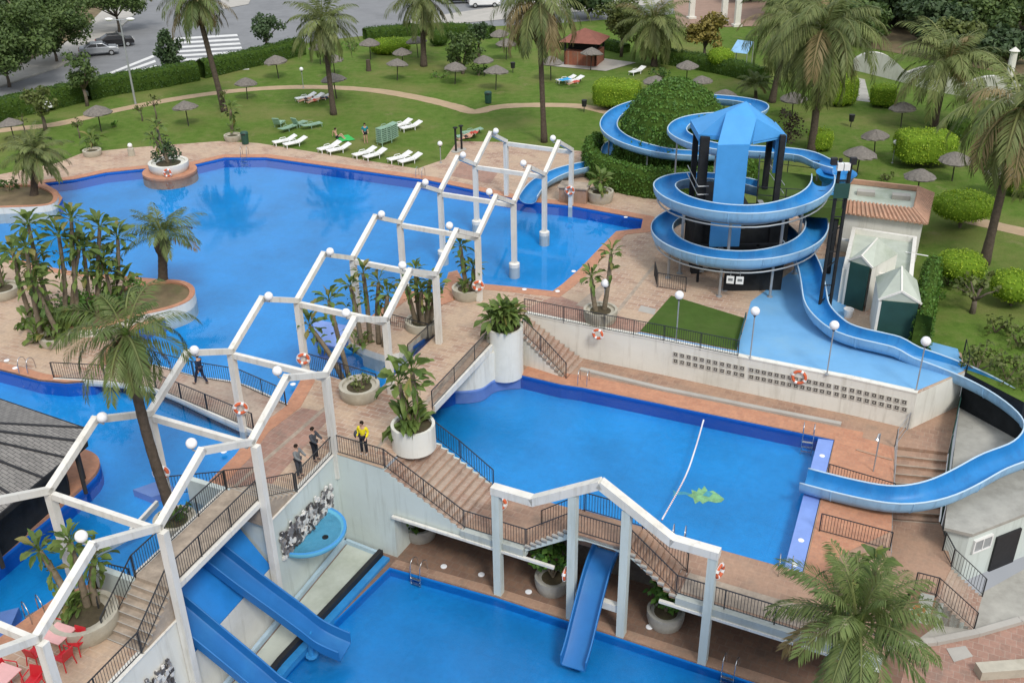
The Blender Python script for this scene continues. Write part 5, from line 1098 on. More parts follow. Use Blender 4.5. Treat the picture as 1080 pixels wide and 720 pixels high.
ks = thing('kids_slide', 'small children slide with violet platform between the leaning plants', 'slide', at(346, 352)); a = [at(328, 336, .1), at(366, 343, .1), at(356, 366, .1), at(336, 362, .1)]
MB().prism([Vector((p.x, p.y, 0)) for p in a], -1.2, .10).build('platform', 'ledge', ks)
mb = MB(); a, b, c_, d_ = at(336, 364, .06), at(356, 368, .06), at(412, 400, -1.6), at(384, 410, -1.6); mb.add([a, b, c_, d_], [(0, 3, 2, 1)]); mb.build('slope', 'slide_deep', ks); mb = MB(); mb.beam(a + Vector((0, 0, .12)), d_ + Vector((0, 0, .12)), .10, .4); mb.beam(b + Vector((0, 0, .12)), c_ + Vector((0, 0, .12)), .10, .4); mb.build('side_board', 'slide', ks)
pbk = thing('planter_wall', 'curved white planter wall behind the children slide', 'planter', at(390, 372)); lp = chaikin([Vector((p.x, p.y, 0)) for p in (at(366, 364), at(388, 374), at(414, 382), at(440, 362), at(452, 350), at(430, 338), at(395, 340), at(372, 349))], 1)
MB().sides(ccw(lp), -1.3, .28).build('wall', 'wall', pbk); MB().poly([lp], .27).build('top', 'deck', pbk)
cw = thing('channel_slide', 'short blue slide channel passing under the deck bridge', 'water slide', at(420, 375)); mb = MB(); mb.add([at(402, 398, -1.0), at(430, 376, -.9), at(452, 352, -.9), at(440, 385, -1.5), at(415, 412, -1.7)], [(0, 4, 3, 2, 1)]); mb.build('floor', 'slide_deep', cw); mb = MB(); mb.beam(at(406, 390, -.55), at(446, 356, -.55), .1, .4); mb.build('side_board', 'slide', cw)
# ------------------------------------------------------------------ bar with shingle roof (left)
br_ = thing('bar_building', 'open bar with dark grey shingle hip roof on the left pool island', 'building', (-23, 34, 0)); il = chaikin([Vector((p.x, p.y, 0)) for p in (at(80, 470, .2), at(100, 476, .2), at(107, 487, .2), at(96, 505, .2), at(0, 584, .2), at(-90, 660, .2), at(-200, 540, .2), at(-60, 470, .2), at(40, 462, .2))], 2)
struct(MB().prism(il, -1.2, .02).build('bar_island', 'tile_big')); struct(MB().prism(il, .02, .17).build('bar_island_coping', 'coping')); ZE = 2.6
ev = [at(-14, 416, ZE), at(89, 451, ZE), at(91, 466, ZE), at(-10, 550, ZE), at(-150, 640, ZE), at(-230, 520, ZE), at(-150, 420, ZE)]; apx = at(-120, 440, 4.6); lo4 = [Vector((p.x, p.y, ZE)) for p in ev]
mb = MB(); n = len(lo4); mb.add(lo4 + [apx], [(i, (i + 1) % n, n) for i in range(n)]); mb.f = [f if True else f for f in mb.f]; rfo = mb.build('roof', 'shingle', br_)
mb = MB()
for i in range(n): mb.beam(lo4[i] - Vector((0, 0, .1)), lo4[(i + 1) % n] - Vector((0, 0, .1)), .08, .22)
mb.build('fascia', 'dark', br_)
mb = MB()
for f in (.22, .48, .74): p = lo4[2].lerp(lo4[3], f); mb.beam(p + Vector((0, 0, .02)), p.lerp(apx, .62) + Vector((0, 0, .03)), .10, .05)
mb.beam(lo4[1], apx, .14, .06); mb.beam(lo4[2], apx, .14, .06); mb.build('roof_seams', 'black', br_)
ctr = Vector((sum(p.x for p in lo4) / n, sum(p.y for p in lo4) / n, 0)); MB().sides([p.lerp(Vector((ctr.x, ctr.y, ZE)), .22) for p in lo4], .1, ZE).build('counter_wall', 'dark', br_)
mb = MB()
for p in lo4: q = p.lerp(Vector((ctr.x, ctr.y, ZE)), .10); mb.tube([(q.x, q.y, .1), (q.x, q.y, ZE)], .09, 8)
mb.build('columns', 'pole', br_)
# violet ledges in the left pool near the footbridge and waterlines
struct(MB().prism([Vector((p.x, p.y, 0)) for p in (at(140, 516, -.5), at(172, 505, -.5), at(186, 516, -.5), at(160, 524, -.5))], -1.2, -.5).build('pool_step', 'ledge'))
struct(MB().prism([Vector((p.x, p.y, 0)) for p in (at(-20, 650, -.3), at(20, 640, -.3), at(8, 668, -.3), at(-30, 690, -.3))], -1.2, -.3).build('pool_step', 'ledge'))
mb = MB(); mb.beam(at(138, 560, -.2), at(166, 530, -.2), .12, .25); mb.beam(at(100, 585, -.2), at(150, 558, -.2), .12, .25); tag(mb.build('pool_divider', 'white'), 'thin white divider wall in the left pool above the chutes', 'wall')
# ------------------------------------------------------------------ hut and white structures behind the park
hp = at(622, 66); ht = thing('brick_hut', 'small brick hut with reddish hip roof behind the lawn', 'hut', hp); MB().poly([[Vector((hp.x - 4.2, hp.y - 1.6, 0)), Vector((hp.x + 1.4, hp.y - 4.2, 0)), Vector((hp.x + 5, hp.y - .6, 0)), Vector((hp.x - .6, hp.y + 3.2, 0))]], .05).build('base', 'sidewalk', ht)
hz = -.35
MB().box((hp.x - .6, hp.y, .75), (3.6, 3.4, 1.5), hz).build('wall', 'brick', ht); mb = MB()
for sx in (-1, 1):
    for sy in (-1, 1): dx, dy = sx * 1.7, sy * 1.6; mb.box((hp.x - .6 + dx * math.cos(hz) - dy * math.sin(hz), hp.y + dx * math.sin(hz) + dy * math.cos(hz), 1.3), (.2, .2, 2.6), hz)
mb.box((hp.x - .6, hp.y + .5, 1.9), (3.0, 2.2, .9), hz); mb.build('frame', 'dark', ht)
mb = MB(); q = [(-2.3, -2.2), (2.3, -2.2), (2.3, 2.2), (-2.3, 2.2)]; vs = [(hp.x - .6 + x * math.cos(hz) - y * math.sin(hz), hp.y + x * math.sin(hz) + y * math.cos(hz), 2.5) for x, y in q] + [(hp.x - .6, hp.y, 3.7)] ; mb.add(vs, [(0, 1, 4), (1, 2, 4), (2, 3, 4), (3, 0, 4), (3, 2, 1, 0)]); mb.build('roof', 'redroof', ht)
for i, (x, y, zt) in enumerate(((729, 20, 3.6), (763, 24, 3.2), (777, 28, 3.2))):
    p = at(x, y); mb = MB(); mb.box((p.x, p.y, zt / 2), (.7, .5, zt), .2); mb.box((p.x, p.y, .15), (1.1, .9, .3), .2); tag(mb.build('white_pillar', 'white'), ('tall white pillar nearest the hut beyond the hedge', 'white pillar beyond the yellowing tree, the middle one of three', 'white pillar beyond the yellowing tree, the right end of the row')[i], 'pillar', 'white pillars by the red court')
aw = thing('arched_wall', 'long white arched wall behind the palms on the right', 'wall', at(960, 85)); P = spline([at(900, 74), at(940, 84), at(985, 96), at(1030, 104), at(1085, 112)], 8); mb = MB()
for k, (p, q) in enumerate(zip(P[:-1], P[1:])):
    h0 = 1.0 + 1.3 * abs(math.sin(k / 32 * math.pi * 3)); h1 = 1.0 + 1.3 * abs(math.sin((k + 1) / 32 * math.pi * 3)); nn = Vector((0, .5, 0)); mb.add([p, q, q + Vector((0, 0, h1)), p + Vector((0, 0, h0)), p + nn, q + nn, q + nn + Vector((0, 0, h1)), p + nn + Vector((0, 0, h0))], [(0, 1, 2, 3), (7, 6, 5, 4), (3, 2, 6, 7)])
mb.build('wall_face', 'white', aw); mb = MB()
for q in ((1062, 92),): p = at(*q); mb.lathe([(.55, 0), (.5, .4), (.38, .5), (.32, 3.4), (.5, 3.5), (.0, 3.9)], p, 12)
mb.build('columns', 'white', aw)
tag(MB().poly([[at(884, 78), at(912, 84), at(918, 108), at(900, 106)]], .02).build('stone_path', 'concrete'), 'grey stone path between the clipped bushes at the back', 'path', kind='structure')
t = thing('blue_awning', 'pale blue sloping awning behind the yellowing tree', 'awning', at(778, 62)); mb = MB(); a, b, c_, d_ = at(770, 55, 1.4), at(788, 57, 1.4), at(795, 44, 2.4), at(778, 42, 2.4); mb.add([a, b, c_, d_], [(0, 1, 2, 3)]); mb.build('canopy', 'slide_out', t); mb = MB()
for p in (a, b, c_, d_): mb.tube([(p.x, p.y, 0), p], .05, 6)
mb.build('poles', 'galv', t)
# ------------------------------------------------------------------ palms (foot pixel, crown centre height from the survey)
def ptop(foot, px_top):
    "height at which the vertical through the foot meets the row of the crown"
    f = at(*foot); lo, hi = 0, 16
    for _ in range(40):
        m_ = (lo + hi) / 2
        if px((f.x, f.y, m_))[1] > px_top[1]: lo = m_
        else: hi = m_
    z = (lo + hi) / 2; q = at(px_top[0], px_top[1], z); return Vector((q.x, f.y + (q.y - f.y) * .3, z))
PS = [
 ('slim dark leaning palm with ragged yellow skirt beside the road crossing', (237, 118), (205, -4), 3.5, dict(mat='palm', n=40, droop=1.5, dry=.5, seed=11, dead=14, r=.26)),
 ('bushy grey green palm on the lawn beside the sunbathing group', (352, 121), (340, 22), 3.3, dict(mat='palm_grey', n=46, droop=1.2, seed=12, elev=(80, -60), r=.24)),
 ('full grey green palm in the middle of the umbrella lawn by the road', (447, 70), (445, -4), 3.9, dict(mat='palm_grey', n=46, droop=1.2, seed=13, elev=(80, -55), r=.30)),
 ('tall slender palm with long drooping yellowish fronds behind the pergola end', (574, 150), (568, 2), 4.3, dict(mat='palm_grey', n=44, droop=1.9, seed=14, dry=.55, elev=(70, -50), dead=16, r=.22)),
 ('dense dusty palm beside the brick hut', (690, 70), (690, 22), 3.9, dict(mat='palm_grey', n=50, droop=1.2, seed=15, elev=(80, -65), r=.30)),
 ('huge palm with hanging fronds and orange heart behind the spiral tower', (856, 160), (870, 30), 5.3, dict(mat='palm_grey', n=58, droop=1.6, seed=16, dry=.2, elev=(80, -60), r=.30)),
 ('second tall palm left of the huge one behind the blue tower', (814, 108), (832, 22), 4.4, dict(mat='palm_grey', n=46, droop=1.6, seed=17, elev=(75, -55), r=.28)),
 ('wide open palm with arching fronds above the clipped bush by the white arches', (985, 134), (1000, 66), 4.8, dict(mat='palm_grey', n=44, droop=1.5, seed=18, elev=(80, -35), r=.26)),
 ('palm with brownish trailing fronds and leaning trunk at the right edge', (1038, 278), (1078, 112), 4.6, dict(mat='palm_grey', n=46, droop=1.7, seed=19, dry=.35, elev=(70, -60), r=.26)),
 ('short palm in the far left rounded planting bed', (36, 209), (36, 160), 2.3, dict(mat='palm_grey', n=46, droop=1.3, seed=20, elev=(75, -40), r=.26)),
 ('young stiff palm with bulging trunk top on the island tip', (172, 302), (171, 248), 2.35, dict(mat='palm', n=28, droop=1.45, seed=21, elev=(80, 5), r=.29, boots=True, wid=.026)),
 ('small low palm under the big palms behind the tower', (797, 104), (797, 88), 1.7, dict(mat='palm', n=28, droop=1.3, seed=22, elev=(80, -10), r=.16)),
 ('palm of the back yard rising beside the red court', (845, 60), (852, -10), 4.0, dict(mat='palm_grey', n=50, droop=1.5, seed=23, elev=(75, -50), r=.26)),
]
for lab, ft, tp, L, kw in PS:
    f = at(*ft); palm(lab, f, ptop(ft, tp), L, **kw)
f = at(186, 552); tp = ptop((186, 552), (132, 352)); palm('tall curved palm rising from the planter beside the raised footbridge', f, tp, 2.5, r=.21, mat='palm', bend=(-.25, .1), n=25, droop=1.6, dry=.3, seed=31, elev=(75, -40), wid=.024, K=48, dead=7)
f = at(900, 742, L2); tz = 2.2; q = at(905, 655, tz); palm('large glossy palm with broad arching fronds at the bottom right corner', Vector((q.x - .2, q.y, L2)), q, 2.75, r=.28, mat='palm', n=36, droop=1.2, dry=.08, seed=32, elev=(85, -25), wid=.026, K=54)
# planters --------------------------------------------------------
def planter(label, c, r, h, name='round_planter', mat='planter', z=None, group=None):
    t = thing(name, label, 'planter', c, group); c = Vector(c); MB().lathe([(r * .86, -.02), (r * .9, .05), (r, h * .55), (r, h), (r * .84, h), (r * .82, h - .12)], c, 24).build('bowl', mat, t, smooth=True, sharp=40); MB().lathe([(r * .83, 0), (0, .04)], c + Vector((0, 0, h - .13)), 20).build('soil', 'soil', t); return t
def drum(label, c, r, h):
    t = thing('drum_planter', label, 'planter', c); c = Vector(c); MB().lathe([(r, -.02), (r, h), (r * .86, h), (r * .84, h - .15)], c, 28).build('drum', 'wall', t, smooth=True, sharp=40); MB().lathe([(r * .85, 0), (0, .04)], c + Vector((0, 0, h - .14)), 20).build('soil', 'soil', t); return t
def foot(q, z=0.0): return at(*q, z)
PL = [('stone planter on the deck edge near the white bollard lamp', (98, 164), .75, .5), ('stone planter by the far pool edge beside the green bin', (246, 148), .75, .5), ('stone planter with slender clump beside the pergola at the deck bridge', (446, 350), .95, .75), ('low stone planter with sparse plant on the deck by the kids slide', (380, 418), 1.0, .7), ('stone planter at the pool edge behind the lifebuoy post', (493, 313), .9, .65), ('stone planter with two slim palms behind the terrace railing', (633, 338), .95, .75), ('stone planter by the small brick pump block near the hedge slide exit', (633, 212), .95, .8), ('stone planter at the left edge on the island paving', (4, 312), 1.0, .6), ('stone planter under the island palms in front', (60, 362), .85, .55), ('pale round planter with leaning plants beside the red chairs', (92, 662), 1.2, .75)]
for lab, q, r, h in PL: planter(lab, foot(q), r, h)
planter('dark round planter at the foot of the curved palm by the footbridge', foot((186, 556)), .85, .5)
drum('big white drum planter at the head of the main stairs', foot((437, 470)), 1.0, 1.2)
p = at(533, 392, L1); drum('tall white planter column standing in the corner of the middle pool', Vector((p.x, p.y, L1 - .1)), 1.0, 2.95)
for lab, q in (('stone planter in the shade of the gallery near the left pier', (443, 557)), ('stone planter with dark plant in the gallery left of the straight slide', (583, 612)), ('stone planter with leafy plant in the gallery right of the straight slide', (702, 648))):
    p = at(*q, L2 + .4); planter(lab, Vector((p.x, p.y, L2)), .8, .7, mat='concrete')
# broad leaved tropical plants ------------------------------------
p = at(437, 470); c = Vector((p.x, p.y, 1.2)); strel('banana like plant filling the big white drum planter', [(c, c + Vector((-.5, .2, 2.0))), (c + Vector((.2, .1, 0)), c + Vector((.1, .3, 2.5)))], n=14, L=1.35, seed=41, low=26, lowL=1.25)
p = at(533, 392, L1); c = Vector((p.x, p.y, .85)); strel('dense leafy bush on top of the tall white planter column', [(c, c + Vector((-.1, 0, .7))), (c, c + Vector((.4, .1, .5))), (c, c + Vector((-.5, -.1, .4)))], name='shrub', n=26, L=1.25, seed=5, low=24, lowL=1.25)
c = at(446, 350) + Vector((0, 0, .6)); strel('clump of slender strelitzia stems in the planter by the deck bridge', [(c + Vector((dx, dy, 0)), c + Vector((dx * 2.2, dy * 2, h))) for dx, dy, h in ((-.35, 0, 2.3), (-.1, .2, 2.9), (.25, -.1, 2.5), (.05, -.25, 2.1), (.4, .15, 2.0))], n=11, L=.85, seed=42)
c = at(392, 368) + Vector((0, 0, .3)); strel('tall strelitzia clump with reddish bare stems above the children slide', [(c + Vector((dx, dy, 0)), c + Vector((dx * 1.6, dy * 1.5, h))) for dx, dy, h in ((-.5, 0, 3.4), (-.1, .3, 3.9), (.4, .1, 3.5), (.7, -.2, 3.0))], n=11, L=.95, seed=43, low=8, lowL=.9)
c = at(362, 395) + Vector((0, 0, -.3)); strel('leaning dark strelitzia with two long stems by the violet platform', [(c, c + Vector((-1.6, .8, 2.7))), (c + Vector((.2, .4, 0)), c + Vector((-.6, 1.4, 3.8)))], n=12, L=1.0, seed=44)
c = at(380, 418) + Vector((0, 0, .55)); bushy('sparse yellowish plant in the low planter by the children slide', (c.x, c.y, c.z), .75, .7, mat='tree_light', size=.2, per=120, seed=6, name='small_plant')
c = at(493, 313) + Vector((0, 0, .5)); strel('dark strelitzia with one tall stem at the pool edge by the lifebuoy post', [(c, c + Vector((-.3, .2, 2.6))), (c + Vector((.3, 0, 0)), c + Vector((.4, 0, 1.3)))], n=12, L=1.0, seed=45, low=7, lowL=.9)
c = at(633, 338) + Vector((0, 0, .6)); strel('two slim palm like plants in the planter behind the terrace railing', [(c + Vector((-.25, 0, 0)), c + Vector((-.55, .1, 2.0))), (c + Vector((.2, .1, 0)), c + Vector((.5, .2, 3.3)))], n=14, L=.95, seed=46)
c = at(633, 212) + Vector((0, 0, .6)); strel('rounded leafy plant in the planter beside the hedge slide exit', [(c, c + Vector((0, 0, .9)))], n=12, L=1.3, seed=47, low=6, lowL=1.0)
c = at(92, 655) + Vector((0, 0, .6)); strel('leaning banana plant with yellow green leaves above the red chairs', [(c + Vector((-.4, .1, 0)), c + Vector((-1.5, .9, 1.9))), (c + Vector((.1, .1, 0)), c + Vector((-.1, .5, 2.6))), (c + Vector((.4, .2, 0)), c + Vector((.5, .7, 1.7)))], n=16, L=.9, seed=48, low=18, lowL=.85)
c = at(186, 556) + Vector((0, 0, .4)); bushy('low leafy plant around the foot of the curved palm', (c.x, c.y, c.z), .8, .7, size=.2, per=170, seed=9, mat='hedge', name='small_plant')
p, c = at(893, 634, L1), at(914, 632, L1); strel('banana plant with upright fans behind the bottom right palm', [(p, Vector((p.x, p.y, -.55))), (c, Vector((c.x + .1, c.y, -.35)))], n=14, L=1.1, seed=49)
for q, lab, sd_ in (((98, 160), 'spiky plant in the stone planter near the white bollard lamp', 51), ((246, 144), 'tall leafy plant in the stone planter beside the green bin', 52), ((4, 308), 'thin stemmed plant in the planter at the left edge', 53), ((60, 358), 'bright low plant in the front planter under the island palms', 54)):
    c = at(*q) + Vector((0, 0, .45)); strel(lab, [(c, c + Vector((.1, .1, 1.9 if sd_ in (52, 53) else .6)))], n=10, L=1.2, seed=sd_, low=5, lowL=.9)
# island strelitzia grove
grove = [((36, 345), (14, 268), 'leftmost slim'), ((45, 360), (28, 262), 'leaning grey'), ((62, 352), (30, 238), 'tall crossing'), ((70, 348), (62, 250), 'dense dark'), ((84, 345), (75, 232), 'upright green'), ((66, 362), (38, 300), 'low bright'), ((96, 338), (88, 262), 'yellow leaved'), ((104, 335), (105, 240), 'straight tall'), ((120, 330), (124, 252), 'slim right hand'), ((118, 334), (112, 288), 'short inner')]
for k, (a, b, adj) in enumerate(grove):
    ca = at(*a) + Vector((0, 0, .35)); q = ptop(a, b); strel(f'{adj} strelitzia palm in the grove on the planted island', [(ca, q)] + ([(ca + Vector((.3, .2, 0)), q + Vector((.7, .5, -.9)))] if k % 3 == 0 else []), name='strelitzia_palm', n=18, L=1.2, seed=60 + k, low=7, lowL=1.25, group='strelitzia grove on the island')
for q, r, h, lab, mt in (((88, 340), 1.5, 1.6, 'dark bush filling the middle of the planted island', 'bush'), ((112, 338), 1.4, 1.3, 'dark bush at the right foot of the island grove', 'hedge'), ((66, 338), 1.2, 1.2, 'dark bush behind the leaning island stems', 'hedge'), ((10, 205), 1.3, .9, 'low shrub in the far left rounded bed', 'hedge'), ((142, 312), 1.2, .8, 'low shrub between the island grove and the young palm', 'bush')):
    c = at(*q) + Vector((0, 0, .3)); bushy(lab, tuple(c), r, h, mat=mt, seed=int(q[0]), size=.24, per=150)
# round planter with shrubs at the far pool edge
c = at(179, 180); planter('round white planter bulging into the far pool edge', c, 1.55, .75, mat='wall'); struct(MB().lathe([(2.1, -.9), (2.1, .03), (1.5, .035)], (c.x, c.y, 0), 28).build('planter_coping', 'coping'))
bushy('mixed dark shrubs in the bulging round planter', (c.x, c.y, .7), 1.35, 1.7, mat='tree_dark', seed=71, size=.22, per=230); c2_ = Vector((c.x, c.y, .7)); strel('upright fan plant rising from the bulging round planter', [(c2_, c2_ + Vector((-.4, 0, 2.8))), (c2_, c2_ + Vector((-.9, .2, 1.9)))], n=12, L=1.0, seed=72)
for q, r, h, lab, mt in (((443, 557), .9, 1.1, 'dark plant in the gallery planter near the left pier', 'hedge'), ((583, 612), 1.2, 1.7, 'dark plant in the gallery planter left of the slide', 'bush'), ((702, 648), 1.3, 1.6, 'leafy plant in the gallery planter right of the slide', 'bush')):
    p = at(*q, L2 + .4); bushy(lab, (p.x, p.y, L2 + .65), r, h, mat=mt, seed=int(q[0]), size=.36, per=150)
# clipped bushes --------------------------------------------------
TP = [('large rectangular clipped bush beside the path by the hedge slide', (650, 114), 2.1, 1.6, 2.0, .45, 5), ('wide clipped bush with rounded corners behind the pump house', (972, 174), 2.15, 1.6, 2.0, .55, 5), ('oval clipped bush raised on stems near the leaning palm', (1012, 240), 2.0, 1.6, 1.55, .8, 2.4), ('round clipped bush below the oval one at the right', (1010, 300), 1.3, 1.2, 1.5, .5, 2.4), ('round clipped bush cut by the right picture edge', (1066, 322), 1.3, 1.2, 1.5, .5, 2.2), ('bright clipped ball bush by the yellowing tree', (759, 76), 1.25, 1.2, 1.6, .8, 2.6), ('bright clipped bush beside the stone path', (930, 112), 1.1, 1.0, 1.7, .2, 4), ('small clipped bush half hidden behind the tower trunk', (864, 158), .9, .9, 1.4, .2, 3), ('tall yellow green bush under the huge palm fronds', (885, 110), 1.4, 1.3, 2.4, .2, 3), ('dark upright clipped bush under the open palm', (1008, 146), .8, .8, 1.7, .1, 3), ('rounded yellow green shrub on the umbrella lawn', (412, 56), 2.3, 1.6, 1.6, 0, 2.4), ('dark green ball bush near the road hedge', (463, 48), 1.1, 1.0, 1.7, .1, 2.3), ('clipped bush at the right edge behind the leaning palm', (1078, 205), 1.2, 1.2, 1.5, .3, 3)]
for k, (lab, q, a, b, h, z0, e) in enumerate(TP):
    f = at(*q); topiary(lab, f, a, b, h, .3 * (k % 3) - .3, z0, e=e, eh=2.6 if e < 3 else 6.5, seed=k, mat='hedge' if 'dark' in lab else 'box')
# ivy dome and hedge round the slide
dm = thing('ivy_dome', 'big ivy covered dome inside the curve of the hedge slide', 'hedge', (HC.x, HC.y, 0)); mb = MB(); rr = np.random.default_rng(4); mb.add(*superell((HC.x, HC.y, 0), 4.55, 4.55, 6.9 * 2, 0, n=34, m_=18, e=2, eh=2.15, bumpy=.035, rr=rr, z0=-6.9)); mb.f = [f for f in mb.f if max(mb.v[i][2] for i in f) > .05]
Q, T = skinleaves(mb, 60, .20, .12); leafmesh('foliage', 'bush', dm, Q, T, mb)
hedge('ivy hedge skirting the outside of the hedge slide curve', [hh(a, 0, 6.35) for a in range(150, 345, 15)], 1.0, 2.1, 'bush', per=70, size=.19)
hedge('creeper covered bank under the front of the hedge slide', [hh(a, 0, 5.0) for a in range(195, 330, 15)], 1.2, 1.7, 'bush', per=60, size=.19)
# hedges by the road
hedge('dark clipped hedge along the road at the far left', [at(-40, 136), at(0, 126), at(55, 114), at(88, 106)], 1.5, 1.9)
hedge('dark clipped hedge in the middle along the road behind the street lamp', [at(93, 105), at(120, 99), at(165, 92), at(208, 84)], 1.5, 1.9)
hedge('dark clipped hedge between the leaning palm and the crossing', [at(213, 82), at(250, 73), at(290, 64), at(318, 57)], 1.5, 1.8)
hedge('dark hedge behind the umbrella lawn on the far road side', [at(385, 42), at(420, 38), at(470, 36), at(520, 40)], 1.5, 1.3)
hedge('dark hedge behind the dusty palm by the hut', [at(700, 66), at(735, 72), at(775, 80), at(805, 88)], 1.5, 1.5)
hedge('low hedge behind the brick hut', [at(590, 52), at(620, 48), at(660, 56)], 1.3, 1.0)
hedge('ivy strip climbing beside the front green gable', [at(968, 372), at(973, 340), at(979, 305)], .8, 2.2, 'bush', per=80)
# trees -----------------------------------------------------------
TR = [('big spreading green tree at the top left corner', (10, 92), 9.0, 5.6, 'tree', 1.3, 70, .16), ('big green tree over the dirt verge by the silver car', (60, 66), 8.0, 5.4, 'tree', 1.3, 70, .16), ('leafy tree at the top left behind the parked cars', (126, 34), 7.4, 5.6, 'tree', 1.2, 50, .25), ('wide dark tree behind the top left corner trees', (30, 34), 7.5, 6.5, 'tree_dark', 1.1, 60, .2), ('slender grey green tree left of the street lamp', (92, 112), 5.4, 1.9, 'tree', 1.0, 20, .3), ('wispy light green tree at the left by the hedge', (48, 138), 4.6, 1.9, 'tree_light', 1.0, 16, .35), ('bluish conifer like tree by the crossing', (183, 82), 5.4, 1.8, 'tree_dark', 1.4, 34, .08), ('dark tree with small crown by the road bend', (283, 62), 5.6, 2.4, 'tree_dark', 1.0, 22, .35), ('bushy dark tree cluster at the edge of the umbrella lawn', (488, 78), 4.6, 2.4, 'tree', 1.0, 26, .15), ('dark upright tree behind the umbrella lawn', (505, 60), 4.6, 1.4, 'tree_dark', 1.0, 20, .25), ('tall green tree right of the brick hut', (655, 60), 7.0, 3.4, 'tree_light', 1.0, 32, .3), ('yellowing autumn tree in front of the white pillars', (742, 66), 5.2, 2.9, 'tree_yellow', 1.3, 34, .3), ('bare brownish shrub tree beside the round clipped bush', (1025, 330), 2.6, 1.6, 'tree_light', .45, 16, .3), ('purple brown leafless bush tree behind the tower', (828, 150), 2.8, 1.5, 'bark2', .8, 18, .15)]
for k, (lab, q, h, r, mt, dens, lumps, th_) in enumerate(TR):
    if mt == 'bark2': bushy(lab, tuple(at(*q)), r, h, mat='tree_purple', seed=k, size=.25, per=120); continue
    tree(lab, at(*q), h, r, mt, seed=80 + k, per=120 * dens, lumps=lumps, trunk_h=th_, size=.36)
BK = [(835, 22, 8.0, 5.8), (880, 12, 9.0, 6.4), (925, 24, 8.6, 6.2), (960, 6, 9.2, 6.8), (1000, 24, 8.0, 6.0), (1045, 10, 8.6, 6.4), (1085, 34, 7.6, 6.0), (1010, 62, 4.6, 3.6), (1060, 68, 4.2, 3.4), (905, 46, 5.2, 4.2), (1100, 8, 8.0, 6.4), (620, 20, 5.6, 3.6), (790, 2, 6.2, 4.2), (860, 30, 5.6, 4.6), (985, 46, 5.4, 4.6), (1040, 44, 5.6, 4.8), (900, -6, 9.0, 6.8), (1000, -10, 9.0, 7.0), (1075, -14, 9.0, 7.0), (1030, 24, 7.0, 5.6), (965, 32, 6.4, 5.0), (890, 36, 6.0, 4.8)]
WHR = ['above the huge palm', 'left of the wood above the arches', 'over the dirt yard behind the arches', 'in the middle of the back wood', 'over the right end of the dirt yard', 'far right of the back wood', 'cut by the right picture edge', 'small one before the back wood', 'low one by the right hand white column', 'low one just behind the white arches', 'at the top right corner', 'by the road above the hut', 'above the red court', 'just behind the huge palm', 'behind the open palm crown', 'over the right half of the arches', 'at the very top above the big palm', 'at the very top in the middle of the wood', 'at the very top right', 'between the arches and the right edge', 'in front of the dirt yard', 'behind the stone path']
for k, (x, y, h, r) in enumerate(BK):
    tree(f'{("mid green", "olive green", "dark green")[k % 3]} background tree {WHR[k]}', at(x, y), h, r, ('tree', 'tree_light', 'tree_dark')[k % 3], seed=120 + k, per=85, lumps=50, size=.6, trunk_h=.08, group='trees of the background wood')
for q, r, h, lab, mt in (((505, 80), 1.6, 1.0, 'low dark shrubs in the rockery of the umbrella lawn', 'hedge'), ((465, 82), 1.7, .9, 'low rockery shrub beside the middle umbrella palm', 'bush'), ((700, 82), 2.0, 1.2, 'dark low shrubs right of the big rectangular bush', 'hedge'), ((370, 52), 2.2, .9, 'green shrub band at the back of the umbrella lawn', 'bush'), ((1030, 390), 1.6, 1.2, 'dry bushy scrub on the slope beside the flume', 'tree_light'), ((1062, 400), 1.8, 1.3, 'dry scrub bush on the slope at the right edge', 'tree_light'), ((1050, 350), 1.5, 1.0, 'tangled grey scrub under the clipped bushes', 'tree_light'), ((985, 320), .8, 1.5, 'climbing ivy bush beside the front green gable', 'bush'), ((935, 190), .9, .5, 'small reddish flower shrub behind the pump house roof', 'tree_light'), ((1000, 300), 1.3, 1.1, 'dark scrub beneath the round clipped bush', 'hedge'), ((1075, 365), 1.3, 1.2, 'grassy tuft shrub at the right edge slope', 'tree_light'), ((120, 134), .6, .5, 'tiny plant on the lawn near the umbrella', 'bush')):
    c = at(*q); bushy(lab, tuple(c), r, h, mat=mt, seed=int(q[0]) + 3, size=.24, per=130)
# yucca like small trees on the lawn at the left
for q, h, lab in (((150, 128), 1.7, 'slim young tree on the lawn left of the dark umbrella'), ((84, 146), 2.1, 'bare forked young tree at the left path'), ((26, 140), 1.8, 'thin young tree by the left hedge'), ((238, 120), 2.2, 'young bush tree beside the leaning palm foot'), ((165, 126), 2.6, 'feathery young tree behind the bulging planter')):
    tree(lab, at(*q), h, .75, 'tree_light', seed=int(q[0]), per=110, lumps=9, trunk_h=.45, rt_=.06, size=.22)
# ------------------------------------------------------------------ thatched parasols
pr_ = thing('thatched_parasol', 'x', 'parasol', (0, 0, 0), 'thatched parasols on the lawn')
mb = MB(); n = 22; rr = np.random.default_rng(3); vs = [(0, 0, 2.35)]
for ri, (r, z) in enumerate(((.45, 2.16), (.85, 1.95), (1.15, 1.72), (1.13, 1.62))):
    for k in range(n): q = r * (1 + rr.normal(0, .03)) * (1.04 if (k % 2 and ri > 1) else 1); vs.append((q * math.cos(2 * math.pi * k / n), q * math.sin(2 * math.pi * k / n), z + rr.normal(0, .015)))
fs = [(0, 1 + k, 1 + (k + 1) % n) for k in range(n)]
for ri in range(3): fs += [(1 + ri * n + k, 1 + (ri + 1) * n + k, 1 + (ri + 1) * n + (k + 1) % n, 1 + ri * n + (k + 1) % n) for k in range(n)]
fs.append(tuple(1 + 3 * n + k for k in range(n))[::-1]); mb.add(vs, fs).build('canopy', 'thatch', pr_); MB().tube([(0, 0, -.1), (0, 0, 2.0)], .05, 8).build('pole', 'pole', pr_)
mb = MB()
